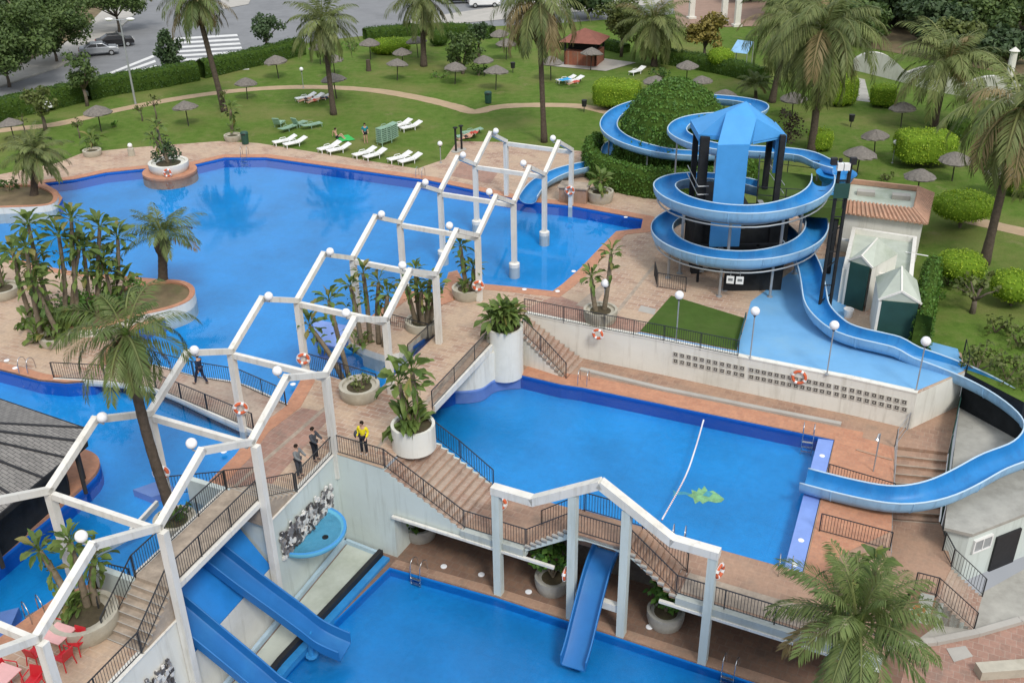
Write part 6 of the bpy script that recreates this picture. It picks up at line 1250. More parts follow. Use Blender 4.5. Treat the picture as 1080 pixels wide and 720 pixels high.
for k in range(6): a = k * math.pi / 3; mb.tube([(0, 0, 1.45), (.7 * math.cos(a), .7 * math.sin(a), 1.75)], .018, 5)
mb.build('braces', 'pole', pr_)
PA = [((16, 150), 'at the far left edge of the lawn'), ((107, 139), 'between the left hedge and the stone planter'), ((199, 133), 'dark and ragged, behind the bulging planter'), ((261, 105), 'just right of the leaning palm trunk'), ((294, 83), 'by the hedge left of the grey palm'), ((338, 68), 'half behind the grey palm crown'), ((353, 79), 'behind the trunk of the grey palm'), ((355, 104), 'over the sunbathing group'), ((391, 63), 'beside the tree stump post on the far lawn'), ((419, 85), 'on open lawn left of the middle palm'), ((425, 71), 'next to the yellow green shrub'), ((441, 61), 'directly behind the middle palm trunk'), ((480, 89), 'left of the rockery shrubs'), ((511, 80), 'behind the rockery shrubs'), ((523, 95), 'on open lawn right of the rockery'), ((534, 63), 'behind the drooping palm fronds at the left'), ((528, 51), 'far back by the road hedge'), ((581, 85), 'behind the slender palm trunk at the right'), ((623, 74), 'in front of the brick hut'), ((724, 87), 'upper one of two right of the dusty palm'), ((740, 103), 'lower one of two above the ivy dome'), ((689, 106), 'half hidden between big bush and ivy dome'), ((763, 120), 'peeping over the hedge slide'), ((922, 164), 'in front of the wide clipped bush'), ((903, 187), 'just behind the speaker mast'), ((1004, 191), 'right of the wide clipped bush'), ((967, 209), 'half hidden behind the pump house roof'), ((1052, 209), 'behind the leaning trunk at the right'), ((835, 124), 'dark one behind the blue tower roof'), ((950, 134), 'under the open palm fronds'), ((866, 108), 'pale one under the huge palm')]
for k, (q, lab) in enumerate(PA): put(pr_, k == 0, at(*q), k * .7, f'grey thatched parasol {lab}', scale=.9 + .18 * ((k * 7) % 10) / 10).rotation_euler = (R(((k * 5) % 9 - 4) * 1.1), R(((k * 3) % 7 - 3) * 1.3), k * .7)
# ------------------------------------------------------------------ sun loungers
def make_lounger(mat, name, label, up_=25, group=None):
    t = thing(name, label, 'sun lounger', (0, 0, 0), group); mb = MB(); mb.box((0, -.35, .31), (.62, 1.25, .05))
    for k in range(7): mb.box((0, -.9 + k * .17, .345), (.58, .10, .02))
    mb.build('seat', mat, t); mb = MB(); a = R(up_); p = Vector((0, .28, .32)); q = p + Vector((0, math.cos(a), math.sin(a))) * .72; mb.beam(p, q, .62, .05); 
    for k in range(4): c = p.lerp(q, .15 + k * .24); mb.beam(c, c + (q - p) * .1, .56, .09)
    mb.build('backrest', mat, t)
    for sx in (-1, 1):
        for y in (-.85, .2): mb = MB(); mb.tube([(sx * .27, y, .31), (sx * .29, y - .03, 0)], .03, 6); mb.build('leg', mat, t)
        mb = MB(); mb.tube([(sx * .30, -.35, .33), (sx * .31, -.25, .46), (sx * .31, .15, .46), (sx * .30, .25, .34)], .022, 6); mb.build('armrest', mat, t)
    return t
wl0 = make_lounger('plasticwhite', 'sun_lounger', 'x', 22, 'white sun loungers in pairs by the pool')
LW = [(301, 152, 'left one of the pair nearest the green chairs'), (312, 154, 'right one of the pair nearest the green chairs'), (348, 159, 'left one of the pair beside the person on a green towel'), (358, 161, 'right one of the pair beside the person on a green towel'), (385, 165, 'left one of the pair below the standing person'), (396, 167, 'right one of the pair below the standing person'), (422, 170, 'left one of the pair nearest the pergola'), (433, 172, 'right one of the pair nearest the pergola'), (424, 135, 'left one of the pair behind the stacked loungers'), (434, 137, 'right one of the pair behind the stacked loungers'), (323, 106, 'left one under the sunbathers by the grey palm'), (332, 107, 'middle one under the sunbathers by the grey palm'), (341, 105, 'right one under the sunbathers by the grey palm'), (597, 87, 'with blue towel on the lawn before the hut'), (606, 88, 'with sunbather on the lawn before the hut'), (672, 78, 'peeping out behind the big rectangular bush')]
for k, (x, y, lab) in enumerate(LW): put(wl0, k == 0, at(x, y), R(-52 + ((k * 37) % 11 - 5)) if k < 10 else R(-75 + 9 * (k % 4)), f'white plastic sun lounger, {lab}', scale=1.08)
gl0 = make_lounger('plasticgreen', 'sun_lounger', 'x', 62, 'pale green sun loungers by the pool lawn')
for k, (x, y, lab) in enumerate(((294, 134, 'upright pale green lounger at the left of the green group'), (315, 134, 'upright pale green lounger at the right of the green group'))): put(gl0, k == 0, at(x, y), R(170 - 20 * k), lab)
gl1 = make_lounger('plasticgreen', 'sun_lounger', 'x', 8, 'pale green sun loungers by the pool lawn')
GLS = [(304, 138, R(150), 'flat pale green lounger between the two upright ones'), (329, 135, R(130), 'flat pale green lounger at the right end of the green group'), (492, 146, R(-60), 'flat pale green lounger under the sunbathing couple, front one'), (498, 142, R(-60), 'flat pale green lounger under the sunbathing couple, back one')]
for k, (x, y, rz, lab) in enumerate(GLS): put(gl1, k == 0, at(x, y), rz, lab)
sp = at(409, 151); NAMES = ['lowest', 'second from the ground', 'third from the ground', 'fourth from the ground', 'fourth from the top', 'third from the top', 'second from the top', 'topmost']
for k in range(8): put(gl1, False, (sp.x, sp.y, .16 * k), R(-40), f'pale green lounger {NAMES[k]} in the tall lounger stack', scale=1.05)
# ------------------------------------------------------------------ people (built from a jointed skeleton, grown by a skin surface)
def skinmesh(name, mat, parent, joints, edges, root, loc, rz, sub=1, tilt=None):
    me = bpy.data.meshes.new(name); names = list(joints); ix = {n: i for i, n in enumerate(names)}; me.from_pydata([joints[n][0] for n in names], [(ix[a], ix[b]) for a, b in edges], [])
    o = bpy.data.objects.new('tmp', me); C.objects.link(o); md = o.modifiers.new('skin', 'SKIN'); md.use_smooth_shade = True; md.branch_smoothing = .4
    for i, n in enumerate(names): r = joints[n][1]; me.skin_vertices[0].data[i].radius = (r, r) if not isinstance(r, tuple) else r
    me.skin_vertices[0].data[ix[root]].use_root = True
    if sub: s_ = o.modifiers.new('sub', 'SUBSURF'); s_.levels = sub; s_.render_levels = sub
    dg = bpy.context.evaluated_depsgraph_get(); m2 = bpy.data.meshes.new_from_object(o.evaluated_get(dg)); bpy.data.objects.remove(o); m2.name = name; m2.materials.clear(); m2.materials.append(M[mat])
    for p in m2.polygons: p.use_smooth = True; p.material_index = 0
    ob = bpy.data.objects.new(name, m2); C.objects.link(ob); ob.parent = parent; return ob
def person(label, loc, rz, top, bottom, pose='stand', hair=True, sleeves=True, shorts=False, h=1.72, group=None, extra=None, bare=False, shoes='charcoal', tiltx=0.0, seed=0):
    t = thing('person', label, 'person', loc, group); s = h / 1.72; J = {}
    def P(n, x, y, z, r): J[n] = (Vector((x, y, z)) * s, r * s)
    # facing -y
    P('pel', 0, 0, .95, .115); P('waist', 0, .005, 1.10, .11); P('chest', 0, .01, 1.30, .135); P('neck0', 0, .01, 1.45, .06); P('neck', 0, -.005, 1.51, .052); P('head', 0, -.02, 1.60, .082); P('crown', 0, -.015, 1.68, .07); P('nose', 0, -.115, 1.60, .016)
    if pose == 'walk': leg = {1: ((-.02, .92), (-.20, .50), (-.30, .09)), -1: ((.02, .92), (.06, .50), (.30, .12))}
    elif pose == 'sit': leg = {1: ((-.08, .20), (-.35, .42), (-.62, .06)), -1: ((-.08, .20), (-.40, .34), (-.70, .05))}
    else: leg = {1: ((0, .92), (-.02, .50), (.01, .08)), -1: ((0, .92), (-.03, .50), (.0, .08))}
    if pose == 'sit':
        for n, dz, dy in (('pel', -.80, .05), ('waist', -.80, .12), ('chest', -.82, .18), ('neck0', -.82, .18), ('neck', -.82, .16), ('head', -.82, .15), ('crown', -.82, .15), ('nose', -.82, .15)): J[n] = (J[n][0] + Vector((0, dy, dz)) * s, J[n][1])
    dz0 = -.82 if pose == 'sit' else 0; dy0 = .18 if pose == 'sit' else 0
    for sg, nm in ((1, 'l'), (-1, 'r')):
        (yh, zh), (yk, zk_), (ya, za) = leg[sg]; P('hip' + nm, sg * .09, yh + (.05 if pose == 'sit' else 0), zh if pose != 'sit' else .14, .092); P('knee' + nm, sg * .105, yk, zk_, .06); P('ank' + nm, sg * .11, ya, za, .042); P('toe' + nm, sg * .13, ya - .17, max(.03, za - .05), .036)
        arm = {'stand': ((.25, .04, 1.16), (.22, -.14, .98)), 'lean': ((.24, -.10, 1.18), (.20, -.34, 1.08)), 'walk': ((.23, .10 * sg, 1.14), (.22, -.12 * -sg, .93)), 'sit': ((.26, .22, .92 + .82), (.24, .10, .70 + .82)), 'lie': ((.27, .02, 1.14), (.25, -.02, .90))}[pose]
        (ex, ey, ez), (wx, wy, wz) = arm
        if pose == 'sit': ez -= .62 - dz0 * 0 + .0; wz -= .62 + .55; ez -= 0; wy += .22
        P('sh' + nm, sg * .185, .01 + dy0, 1.40 + dz0, .062); P('elb' + nm, sg * ex, ey, ez - (0 if pose != 'sit' else .35), .044); P('wr' + nm, sg * wx, wy, wz, .030)
        d = (J['wr' + nm][0] - J['elb' + nm][0]).normalized(); w = J['wr' + nm][0]; J['palm' + nm] = (w + d * .06 * s, (.040 * s, .022 * s))
        for k in range(4): J[f'f{k}' + nm] = (w + d * (.145 + .012 * (1.5 - abs(k - 1.5))) * s + Vector(((k - 1.5) * .017 * s, -.012, 0)), .0085 * s)
        J['th' + nm] = (w + d * .085 * s + Vector((-sg * .045, -.02, 0)) * s, .010 * s)
    E_ = [('pel', 'waist'), ('waist', 'chest'), ('chest', 'neck0'), ('neck0', 'neck'), ('neck', 'head'), ('head', 'crown'), ('head', 'nose')]
    for nm in 'lr': E_ += [('pel', 'hip' + nm), ('hip' + nm, 'knee' + nm), ('knee' + nm, 'ank' + nm), ('ank' + nm, 'toe' + nm), ('chest', 'sh' + nm), ('sh' + nm, 'elb' + nm), ('elb' + nm, 'wr' + nm), ('wr' + nm, 'palm' + nm), ('palm' + nm, 'th' + nm)] + [('palm' + nm, f'f{k}' + nm) for k in range(4)]
    parts = [skinmesh('body', 'skin', t, J, E_, 'pel', loc, rz)]
    def sub(names, grow): return {n: (J[n][0], tuple(x + grow * s for x in J[n][1]) if isinstance(J[n][1], tuple) else J[n][1] + grow * s) for n in names}
    if not bare:
        nm_ = ['waist', 'chest', 'neck0', 'shl', 'shr', 'ell', 'elr']; J2 = sub(['pel', 'waist', 'chest', 'shl', 'shr', 'elbl', 'elbr'] + (['wrl', 'wrr'] if sleeves else []), .024); e2 = [('pel', 'waist'), ('waist', 'chest'), ('chest', 'shl'), ('chest', 'shr'), ('shl', 'elbl'), ('shr', 'elbr')] + ([('elbl', 'wrl'), ('elbr', 'wrr')] if sleeves else []); parts.append(skinmesh('jacket' if sleeves else 'shirt', top, t, J2, e2, 'chest', loc, rz))
    J3 = sub(['pel', 'hipl', 'hipr', 'kneel', 'kneer'] + ([] if shorts else ['ankl', 'ankr']), .016); e3 = [('pel', 'hipl'), ('pel', 'hipr'), ('hipl', 'kneel'), ('hipr', 'kneer')] + ([] if shorts else [('kneel', 'ankl'), ('kneer', 'ankr')])
    if shorts:
        for nm in 'lr': J3['knee' + nm] = (J['hip' + nm][0].lerp(J['knee' + nm][0], .55), .088 * s)
    parts.append(skinmesh('shorts' if shorts else 'trousers', bottom, t, J3, e3, 'pel', loc, rz))
    if shoes:
        for nm in 'lr': J4 = {'a': (J['ank' + nm][0] + Vector((0, .02, -.035)) * s, .048 * s), 'b': (J['toe' + nm][0] + Vector((0, 0, .004)), .046 * s)}; parts.append(skinmesh('shoe', shoes, t, J4, [('a', 'b')], 'a', loc, rz))
    hd = J['head'][0]; mb = MB(); mb.ball((0, 0, 0), .098 * s, 14, 10, (.95, 1.05, 1.05)); mb.v = [(p[0], p[1] + (.03 if p[2] < .03 else .012) * s, p[2] + .045 * s) for p in mb.v]; mb.v = [(hd.x + p[0], hd.y + p[1], hd.z + p[2]) for p in mb.v]; me_off = wl(t); mb.v = [tuple(Vector(p) + me_off) for p in mb.v]; parts.append(mb.build('hair', 'hair', t, smooth=True))
    mb = MB()
    for sg in (-1, 1): mb.ball(tuple(hd + Vector((sg * .032, -.085, .012)) * s + me_off), .011 * s, 8, 6)
    parts.append(mb.build('eyes', 'black', t)); mb = MB(); mb.ball(tuple(hd + Vector((0, -.085, -.042)) * s + me_off), .02 * s, 8, 5, (1, .4, .35)); parts.append(mb.build('mouth', 'redcloth', t)); mb = MB()
    for sg in (-1, 1): mb.ball(tuple(hd + Vector((sg * .084, .0, 0)) * s + me_off), .022 * s, 8, 6, (.4, .8, 1.2))
    parts.append(mb.build('ears', 'skin', t))
    if pose == 'lie': t.rotation_euler = (R(-90 + tiltx), 0, rz); t.rotation_mode = 'XYZ'
    else: t.rotation_euler = (0, 0, rz)
    if extra: extra(t)
    return t
def face(q, to):
    d = at(*to) - at(*q); return math.atan2(d.y, d.x) + math.pi / 2
def bag(t):
    o = wl(t); mb = MB(); mb.ball((o.x - .30, o.y + .0, 1.02), .16, 10, 8, (.8, 1.0, 1.2)); mb.build('handbag', 'charcoal', t, smooth=True)
person('person in a yellow top and dark trousers with a dark bag at the deck railing', Fp(1.25, .55, .012), A_FD + R(10), 'yellow', 'darkcloth', 'stand', shoes='whitecloth', extra=bag)
person('person in a dark hooded jacket leaning on the deck railing', G(1.86, .90, .012), VA + R(90), 'charcoal', 'darkcloth', 'lean')
person('person in a grey jacket leaning on the deck railing', G(1.62, .90, .012), VA + R(90), 'greycloth', 'charcoal', 'lean', h=1.66)
person('person in dark navy clothes walking across the walker bridge', at(213, 405, .03), face((213, 405), (150, 390)), 'navy', 'navy', 'walk')
person('person in a teal shirt and dark shorts standing on the lawn by the lounger stack', at(386, 151), R(20), 'teal', 'darkcloth', 'stand', sleeves=False, shorts=True)
person('person sitting on the lawn beside a green towel', at(356, 146), R(70), 'darkcloth', 'darkcloth', 'sit', bare=True, shorts=True, shoes=None)
def lying(lab, q, dirn, z, top, bot):
    p = at(*q, z) + Vector((math.sin(dirn), -math.cos(dirn), 0)) * .88
    return person(lab, p, dirn, top, bot, 'lie', bare=top is None, shorts=True, shoes=None, sleeves=False, tiltx=8, h=1.65)
lying('sunbather in dark swimwear on the left lounger of the palm group', (323, 106), R(-57), .46, None, 'darkcloth')
lying('sunbather in red swimwear on the middle lounger of the palm group', (332, 107), R(-48), .46, None, 'redcloth')
lying('sunbather in navy swimwear on the right lounger of the palm group', (341, 105), R(-75), .46, 'navy', 'navy')
lying('sunbather in dark trunks on the front pale green lounger by the pergola', (492, 146), R(-60), .46, None, 'darkcloth')
lying('sunbather in red swimwear on the back pale green lounger by the pergola', (498, 142), R(-60), .46, 'redcloth', 'redcloth')
lying('sunbather in red swimwear on the lounger before the brick hut', (606, 88), R(-57), .46, 'redcloth', 'redcloth')
def towel(lab, q, mat, rz, z=.03, s=(.8, 1.6)):
    p = at(*q, z); mb = MB(); rr = np.random.default_rng(int(q[0])); n = 6; vs = [(p.x + (i / n - .5) * s[0] * math.cos(rz) - (j / n - .5) * s[1] * math.sin(rz), p.y + (i / n - .5) * s[0] * math.sin(rz) + (j / n - .5) * s[1] * math.cos(rz), z + abs(rr.normal(0, .03))) for i in range(n + 1) for j in range(n + 1)]; mb.add(vs, [(i * (n + 1) + j, (i + 1) * (n + 1) + j, (i + 1) * (n + 1) + j + 1, i * (n + 1) + j + 1) for i in range(n) for j in range(n)]); tag(mb.build('towel', mat), lab, 'towel')
towel('bright green towel on the lawn beside the sitting person', (364, 146), 'greencloth', .5, .04, (1.2, 1.7)); towel('blue towel hanging over the lounger before the hut', (596, 84), 'bluecloth', -.9, .62, (.8, 1.3))
# ------------------------------------------------------------------ globe lamps, bins, lifebuoys, ladders
def lamp_post(lab, q, h, r=.23, z=0.0, group='white globe lamps on poles'):
    p = at(*q, z); t = thing('globe_lamp_post', lab, 'lamp', p, group); MB().tube([(p.x, p.y, z - .05), (p.x, p.y, z + h - r)], .035, 8).build('pole', 'galv', t); MB().lathe([(.10, 0), (.09, .05), (.04, .07)], (p.x, p.y, z), 12).build('base', 'galv', t); MB().lathe([(.06, 0), (.09, .06), (.09, .08)], (p.x, p.y, z + h - r - .06), 10).build('collar', 'dark', t); MB().ball((p.x, p.y, z + h), r, 16, 10).build('globe', 'globe', t, smooth=True)
for lab, q, h in (('white globe lamp at the front edge of the green mat', (713, 360), 2.75), ('white globe lamp on the blue floor right of the green mat', (791, 378), 2.75), ('white globe lamp in front of the flume bend on the blue floor', (872, 395), 2.8), ('white globe lamp at the right end of the retaining wall', (966, 412), 2.75), ('white globe lamp by the planter with two slim palms', (637, 338), 2.3), ('white globe lamp on the upper lawn beside the grey palm', (320, 93), 1.9), ('white globe lamp beside the stacked loungers near the pergola', (465, 172), 1.6), ('white globe lamp left of the wide clipped bush', (941, 172), 1.7)): lamp_post(lab, q, h, .24 if q[1] > 200 else .2)
p = at(139, 164); t = thing('bollard_lamp', 'short white bollard lamp on the far left pool deck', 'lamp', p); MB().lathe([(.28, 0), (.26, .6), (.2, .65)], p, 14).build('base', 'planter', t); MB().ball((p.x, p.y, .85), .2, 12, 8).build('globe', 'globe', t, smooth=True)
def bin_(lab, q, s=1.0, mat='bingreen', z=0):
    p = at(*q, z); t = thing('litter_bin', lab, 'bin', p); MB().lathe([(.30 * s, .05), (.34 * s, .9 * s), (.36 * s, .92 * s), (.36 * s, 1.0 * s)], p, 16).build('body', mat, t, smooth=True, sharp=40); MB().lathe([(.37 * s, 1.0 * s), (.30 * s, 1.12 * s), (0, 1.16 * s)], p, 16).build('lid', mat, t, smooth=True, sharp=40); MB().box((p.x, p.y - .34 * s, .98 * s), (.3 * s, .06, .12 * s)).build('opening', 'black', t)
bin_('green litter bin at the far pool edge by the planter', (259, 152), .95); bin_('green litter bin beside the sand path on the lawn', (515, 109), 1.0)
def post_bin(lab, q):
    p = at(*q); t = thing('litter_bin', lab, 'bin', p); MB().tube([(p.x, p.y, 0), (p.x, p.y, 1.05)], .04, 6).build('post', 'iron', t); MB().lathe([(.20, .5), (.26, 1.1), (.24, 1.1)], p, 12).build('bucket', 'black', t)
post_bin('black litter bin on a post beside the big rectangular bush', (616, 118)); post_bin('black litter bin on a post near the wide clipped bush', (897, 134)); post_bin('black litter bin on a post on the umbrella lawn', (541, 77))
p = at(894, 334); t = thing('bucket', 'small white bucket on the blue floor by the pump house', 'bucket', p); MB().lathe([(.22, 0), (.28, .5), (.25, .5), (.2, .06), (0, .05)], p, 14).build('body', 'plasticwhite', t, smooth=True, sharp=40); MB().tube([(p.x - .27, p.y, .48), (p.x, p.y - .1, .36), (p.x + .27, p.y, .48)], .015, 5).build('handle', 'steel', t)
def buoy(lab, c, nrm, r=.25, z=None):
    t = thing('lifebuoy', lab, 'lifebuoy', c); MB().torus(c, r, .075, nrm, 24, 8).build('ring', 'orange', t, smooth=True); n_ = Vector(nrm).normalized(); a = n_.orthogonal().normalized(); b = n_.cross(a)
    for k in range(4): an = k * math.pi / 2 + .4; d = a * math.cos(an) + b * math.sin(an); tg = -a * math.sin(an) + b * math.cos(an); mb = MB(); mb.tube([Vector(c) + d * r - tg * .06, Vector(c) + d * r + tg * .06], .083, 8); mb.build('band', 'plasticwhite', t)
    MB().torus(c, r + .10, .012, nrm, 24, 5).build('grab_rope', 'plasticwhite', t)
def on(q, z): return at(*q, z)
buoy('orange lifebuoy hanging on the terrace railing above the retaining wall', at(632, 350, -.05) - Vector((.1, .25, 0)), (-.4, -.9, 0)); buoy('orange lifebuoy on the breeze block wall', at(843, 396, -.45) - Vector((.05, .16, 0)), (-.4, -.9, .1), .32)
buoy('orange lifebuoy on the pergola post by the raised footbridge', G(1, .0, 1.35) + Vector((.05, -.26, 0)), (.2, -1, 0)); buoy('orange lifebuoy on the pergola post at the walker bridge', G(2, 0, 1.25) + Vector((.1, -.26, 0)), (.2, -1, 0)); buoy('orange lifebuoy on the pergola post in front of the violet platform', G(3, 0, .95) + Vector((0, -.26, 0)), (.1, -1, 0)); buoy('orange lifebuoy on the pergola post at the pool edge planter', G(5, 1, 1.1) + Vector((-.05, -.26, 0)), (0, -1, 0)); buoy('orange lifebuoy on the far pergola post by the brick block', G(8, 1, 1.2) + Vector((-.1, -.26, 0)), (-.2, -1, 0))
buoy('orange lifebuoy on the gallery post left of the straight slide', Fp(11.42, -.1, -2.6), (FD.x, FD.y, 0)); buoy('orange lifebuoy at the right end post of the gable frame', Fp(17.72, .1, -.3), (FD.x, FD.y - .3, 0)); buoy('orange lifebuoy on the bulging round planter', at(177, 182, .4) + Vector((0, -.1, 0)), (0, -1, .1)); buoy('orange lifebuoy lying by the foot of the gable frame', at(527, 531, L1 + .35), (.2, -1, .2)); buoy('orange lifebuoy on the corner of the lower stair wall', at(966, 640, -4.1) - Vector((0, .2, 0)), (0, -1, 0))
def ladder(lab, c, dirn, z, steps=3, w=.5):
    "pool ladder: dirn points from the deck into the water"
    d = Vector((dirn[0], dirn[1], 0)).normalized(); sd_ = Vector((-d.y, d.x, 0)); c = Vector((c[0], c[1], z)); t = thing('pool_ladder', lab, 'ladder', c)
    for sg in (-1, 1): p = c + sd_ * (sg * w / 2); mb = MB(); mb.tube(spline([p - d * .45, p - d * .4 + Vector((0, 0, .55)), p - d * .1 + Vector((0, 0, .78)), p + d * .2 + Vector((0, 0, .5)), p + d * .22 - Vector((0, 0, 1.0))], 5), .022, 6); mb.build('rail', 'steel', t, smooth=True)
    mb = MB()
    for k in range(steps): mb.box(c + d * .22 - Vector((0, 0, .1 + .28 * k)), (w, .12, .03), math.atan2(sd_.y, sd_.x))
    mb.build('steps', 'steel', t)
ladder('steel ladder in the back left corner of the middle pool', at(615, 405, L1).xy, (-.3, -1), L1); ladder('steel ladder in the back right corner of the middle pool', at(852, 462, L1).xy, (-.3, -1), L1); ladder('steel ladder at the front right corner of the middle pool', at(828, 601, L1).xy, (.3, 1), L1); ladder('steel ladder at the near edge of the middle pool by the gable frame', at(716, 569, L1).xy, (.3, 1), L1)
ladder('steel ladder in the lower pool below the bottom right terrace', Fp(18.6, -.25).xy, (-FN.x, -FN.y), L2); ladder('steel ladder in the lower pool below the left end of the gallery', Fp(4.4, -.6).xy, (-FN.x, -FN.y), L2); ladder('steel ladder at the left channel near the walker bridge', at(28, 392).xy, (-.2, -1), 0); ladder('steel ladder at the far edge of the big pool by the green bin', at(258, 165).xy, (0, -1), 0); ladder('steel ladder at the far pool edge near the pergola', at(443, 187).xy, (-.3, -1), 0); ladder('steel ladder at the left pool beside the red chairs', at(36, 648).xy, (-.7, .7), 0)
ds = thing('outdoor_shower', 'outdoor shower post on the terracotta floor beside the flume end', 'shower', at(922, 495, L1)); p = at(921, 497, L1); MB().tube([p, p + Vector((0, 0, 2.1)), p + Vector((-.15, -.2, 2.2)), p + Vector((-.25, -.35, 2.1))], .035, 8).build('pipe', 'galv', ds); MB().lathe([(.10, 0), (.03, .08)], p + Vector((-.25, -.35, 2.02)), 10).build('shower_head', 'steel', ds); MB().beam(at(903, 474, L1 + .03), at(941, 485, L1 + .03), .12, .06).build('foot_rail', 'oldtile', ds)
for q, lab in (((481, 160), 'dark shower post at the far end of the pergola, left one'), ((487, 158), 'dark shower post at the far end of the pergola, right one')):
    p = at(*q); t = thing('outdoor_shower', lab, 'shower', p); MB().tube([p, p + Vector((0, 0, 1.9))], .09, 8).build('pipe', 'dark', t); MB().lathe([(.05, 1.9), (.22, 2.0), (.18, 2.06), (0, 2.08)], p, 12).build('shower_head', 'dark', t); MB().lathe([(.4, 0), (.4, .06), (0, .07)], p, 14).build('base', 'concrete', t)
p = at(606, 213); t = thing('pump_block', 'low brick pump block with flat cap at the hedge slide exit', 'pump block', p); MB().box((p.x, p.y + .3, .55), (2.0, 1.2, 1.1), -.3).build('body', 'oldtile', t); MB().box((p.x, p.y + .3, 1.14), (2.2, 1.4, .1), -.3).build('cap', 'stone', t)
p = at(391, 67); t = thing('tree_stump', 'cut palm stump post on the umbrella lawn', 'stump', at(389, 75)); p = at(389, 75); MB().tube([p, p + Vector((0, 0, 1.2))], [.28, .22], 10).build('trunk', 'bark', t)
# white lamps set flush in the copings
for q, z in (((7, 380), .03), ((16, 388), .03), ((236, 476), .03), ((309, 405), .03), ((605, 286), .03), ((588, 307), .03), ((660, 229), .03), ((553, 305), .03)): p = at(*q, z); tag(MB().lathe([(.14, -.01), (.14, .015), (.1, .03), (0, .03)], p, 12).build('deck_lamp', 'lens'), 'small white disc lamp set in the terracotta pool coping', 'lamp', 'white disc lamps in the coping')
for s_, n_ in ((5.2, .35), (8.0, .3), (9.4, .5), (14.9, .75), (7.0, .6)): p = Fp(s_, n_, L2 + .02); tag(MB().lathe([(.15, -.01), (.15, .02), (.1, .035), (0, .035)], p, 12).build('deck_lamp', 'lens'), 'small white disc lamp in the lower gallery floor', 'lamp', 'white disc lamps of the gallery')
# ------------------------------------------------------------------ red chairs and tables
ch0 = thing('plastic_chair', 'x', 'chair', (0, 0, 0), 'red plastic chairs on the terrace'); mb = MB(); mb.box((0, 0, .44), (.46, .44, .04)); mb.build('seat', 'plasticred', ch0); mb = MB(); mb.beam((0, .20, .46), (0, .30, .86), .44, .035, (0, 1, 0)); mb.build('backrest', 'plasticred', ch0)
for sx in (-1, 1):
    for sy in (-1, 1): mb = MB(); mb.tube([(sx * .20, sy * .19, .44), (sx * .24, sy * .24, 0)], .022, 6); mb.build('leg', 'plasticred', ch0)
    mb = MB(); mb.tube([(sx * .24, -.20, .44), (sx * .25, -.20, .66), (sx * .25, .24, .68)], .022, 6); mb.build('armrest', 'plasticred', ch0)
tb0 = thing('plastic_table', 'square faded pink topped table between the red chairs', 'table', (0, 0, 0)); MB().box((0, 0, .72), (.85, .85, .035)).build('table_top', 'tablepink', tb0)
for sx in (-1, 1):
    for sy in (-1, 1): mb = MB(); mb.tube([(sx * .36, sy * .36, .71), (sx * .38, sy * .38, 0)], .025, 6); mb.build('leg', 'plasticred', tb0)
tp_ = at(66, 684); put(tb0, True, (tp_.x, tp_.y, .01), UA); tb1 = copy_tree(tb0); q = at(8, 728); tb1.location = (q.x, q.y, .01); tb1['label'] = 'second pink topped table cut off at the bottom left corner'
CH = [((63, 673), 'behind the pink table', UA + .1), ((84, 686), 'to the right of the pink table', UA - 1.5), ((40, 698), 'to the left of the pink table', UA + 1.6), ((70, 702), 'in front of the pink table', UA + 3.1), ((12, 718), 'at the far lower left corner', UA + .2), ((38, 728), 'cut by the bottom edge', UA - 1.4)]
for k, (q, lab, rz) in enumerate(CH): p = at(*q); put(ch0, k == 0, (p.x, p.y, .01), rz, f'red plastic chair {lab}')
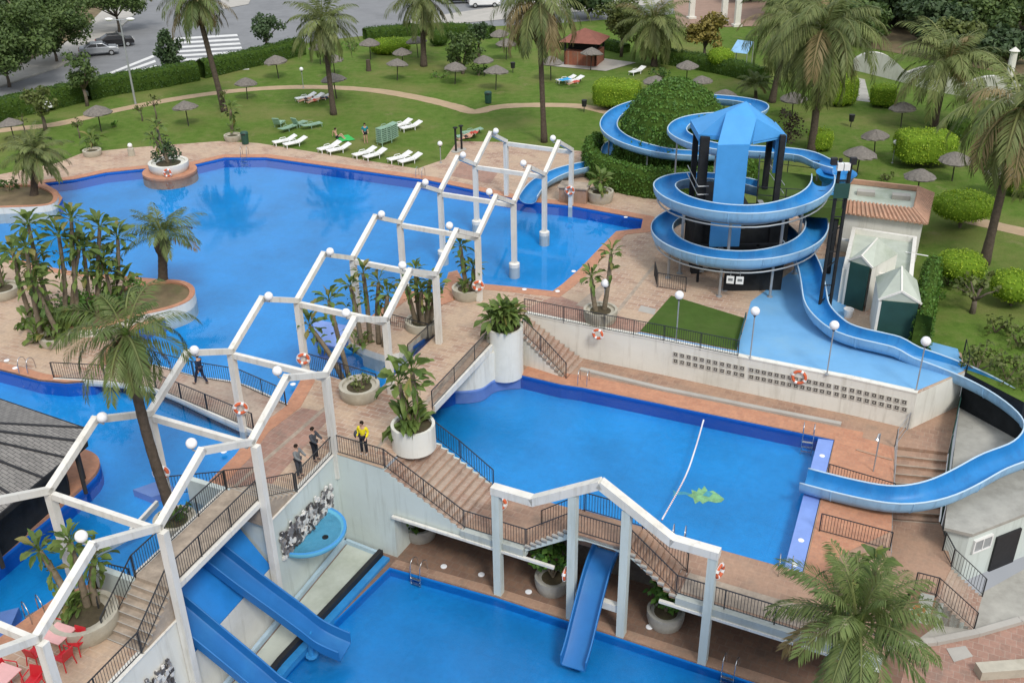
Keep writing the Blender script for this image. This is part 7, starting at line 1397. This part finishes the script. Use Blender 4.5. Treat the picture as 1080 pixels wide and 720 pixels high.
# ------------------------------------------------------------------ street lamp, cars
p = at(143, 110); t = thing('street_lamp', 'tall grey street lamp with two heads above the hedge at the road', 'street lamp', p); top = 7.9; mb = MB(); mb.tube([(p.x, p.y, 0), (p.x, p.y, top)], [.11, .06], 8); mb.build('pole', 'galv', t); mb = MB(); mb.tube([(p.x - .9, p.y, top + .05), (p.x, p.y, top), (p.x + .9, p.y, top + .05)], .04, 6); mb.build('arm', 'galv', t)
for sx in (-1, 1): b_ = MB().ball((p.x + sx * 1.0, p.y, top + .08), .32, 12, 8, (1.3, .7, .45)); h_ = b_.build('lamp_head', 'plasticwhite', t, smooth=True); MB().ball((p.x + sx * 1.0, p.y, top - .02), .22, 10, 6, (1.2, .7, .35)).build('lens', 'lampglass', h_, smooth=True)
def car(label, loc, rz, paint, name='parked_car', van=False):
    t = thing(name, label, 'car', (0, 0, 0)); l, w = 4.3, 1.75
    prof = [(-2.15, .35), (-2.15, .72), (-1.95, .92), (-1.2, .98), (-.55, 1.42), (.75, 1.45), (1.55, 1.02), (2.05, .95), (2.15, .70), (2.12, .35)]
    if van: prof = [(-2.15, .35), (-2.15, .80), (-1.6, 1.05), (-1.1, 1.75), (2.05, 1.80), (2.12, 1.0), (2.15, .7), (2.12, .35)]
    vs = []; n = len(prof)
    for y, k in ((-1, 1), (1, 1)):
        for x, z in prof: tap = 1 - .16 * max(0, (z - .9)) / .55 if not van else 1 - .06 * max(0, z - .9); vs.append((x, y * w / 2 * tap, z))
    mb = MB(); mb.add(vs, [tuple(range(n))] + [tuple(range(n, 2 * n))[::-1]] + [(i, n + i, n + (i + 1) % n, (i + 1) % n) for i in range(n)]); o = mb.build('body', paint, t)
    bv = o.modifiers.new('bevel', 'BEVEL'); bv.width = .06; bv.segments = 2; bv.limit_method = 'ANGLE'
    def wq(name, pts): return MB().add(pts, [tuple(range(len(pts)))]).build(name, 'glass', t)
    if not van:
        for sg in (-1, 1): f = lambda x, z: (x, sg * (w / 2 * (1 - .16 * max(0, z - .9) / .55) + .006), z); wq('side_window', [f(-1.05, 1.02), f(-.5, 1.36), f(.05, 1.38), f(.05, 1.02)][::sg]); wq('side_window', [f(.12, 1.02), f(.12, 1.38), f(.70, 1.38), f(1.25, 1.05)][::sg])
        wq('windscreen', [(-1.16, -.72, 1.02), (-1.16, .72, 1.02), (-.60, .62, 1.40), (-.60, -.62, 1.40)]); wq('rear_window', [(.82, -.62, 1.42), (.82, .62, 1.42), (1.48, .70, 1.07), (1.48, -.70, 1.07)])
    else:
        for sg in (-1, 1): f = lambda x, z: (x, sg * (w / 2 * (1 - .06 * (z - .9)) + .008), z); wq('side_window', [f(-1.2, 1.12), f(-.95, 1.6), f(-.2, 1.6), f(-.2, 1.12)][::sg]); wq('side_window', [f(.0, 1.12), f(.0, 1.6), f(1.7, 1.62), f(1.7, 1.12)][::sg])
        wq('windscreen', [(-1.58, -.75, 1.08), (-1.58, .75, 1.08), (-1.13, .72, 1.70), (-1.13, -.72, 1.70)])
    for x in (-1.35, 1.32):
        for y in (-.82, .82): mb = MB(); mb.tube([(x, y - .10, .32), (x, y + .10, .32)], .32, 18); wh = mb.build('wheel', 'rubber', t); mb = MB(); mb.tube([(x, y - .11, .32), (x, y + .11, .32)], .19, 14); mb.build('rim', 'galv', wh)
    for y in (-.62, .62): MB().box((-2.13, y, .70), (.08, .36, .16)).build('headlight', 'lampglass', t); MB().box((2.12, y, .78), (.08, .30, .18)).build('tail_light', 'taillight', t)
    t.location = loc; t.rotation_euler = (0, 0, rz); return t
car('silver hatchback parked on the road by the dirt verge', at(105, 58, .01), R(200), 'carsilver'); car('black car parked just behind the silver hatchback', at(122, 49, .01), R(205), 'carblack'); car('white van parked on the road at the top centre', at(511, 7, .05), R(185), 'carwhite', van=True); car('dark car parked beside the white van at the top', at(484, 3, .05), R(185), 'carblack')
car('silver car half hidden behind the left road hedge', at(70, 106, .01), R(205), 'carsilver'); car('white car half hidden behind the left road hedge near the edge', at(32, 118, .01), R(205), 'carwhite')
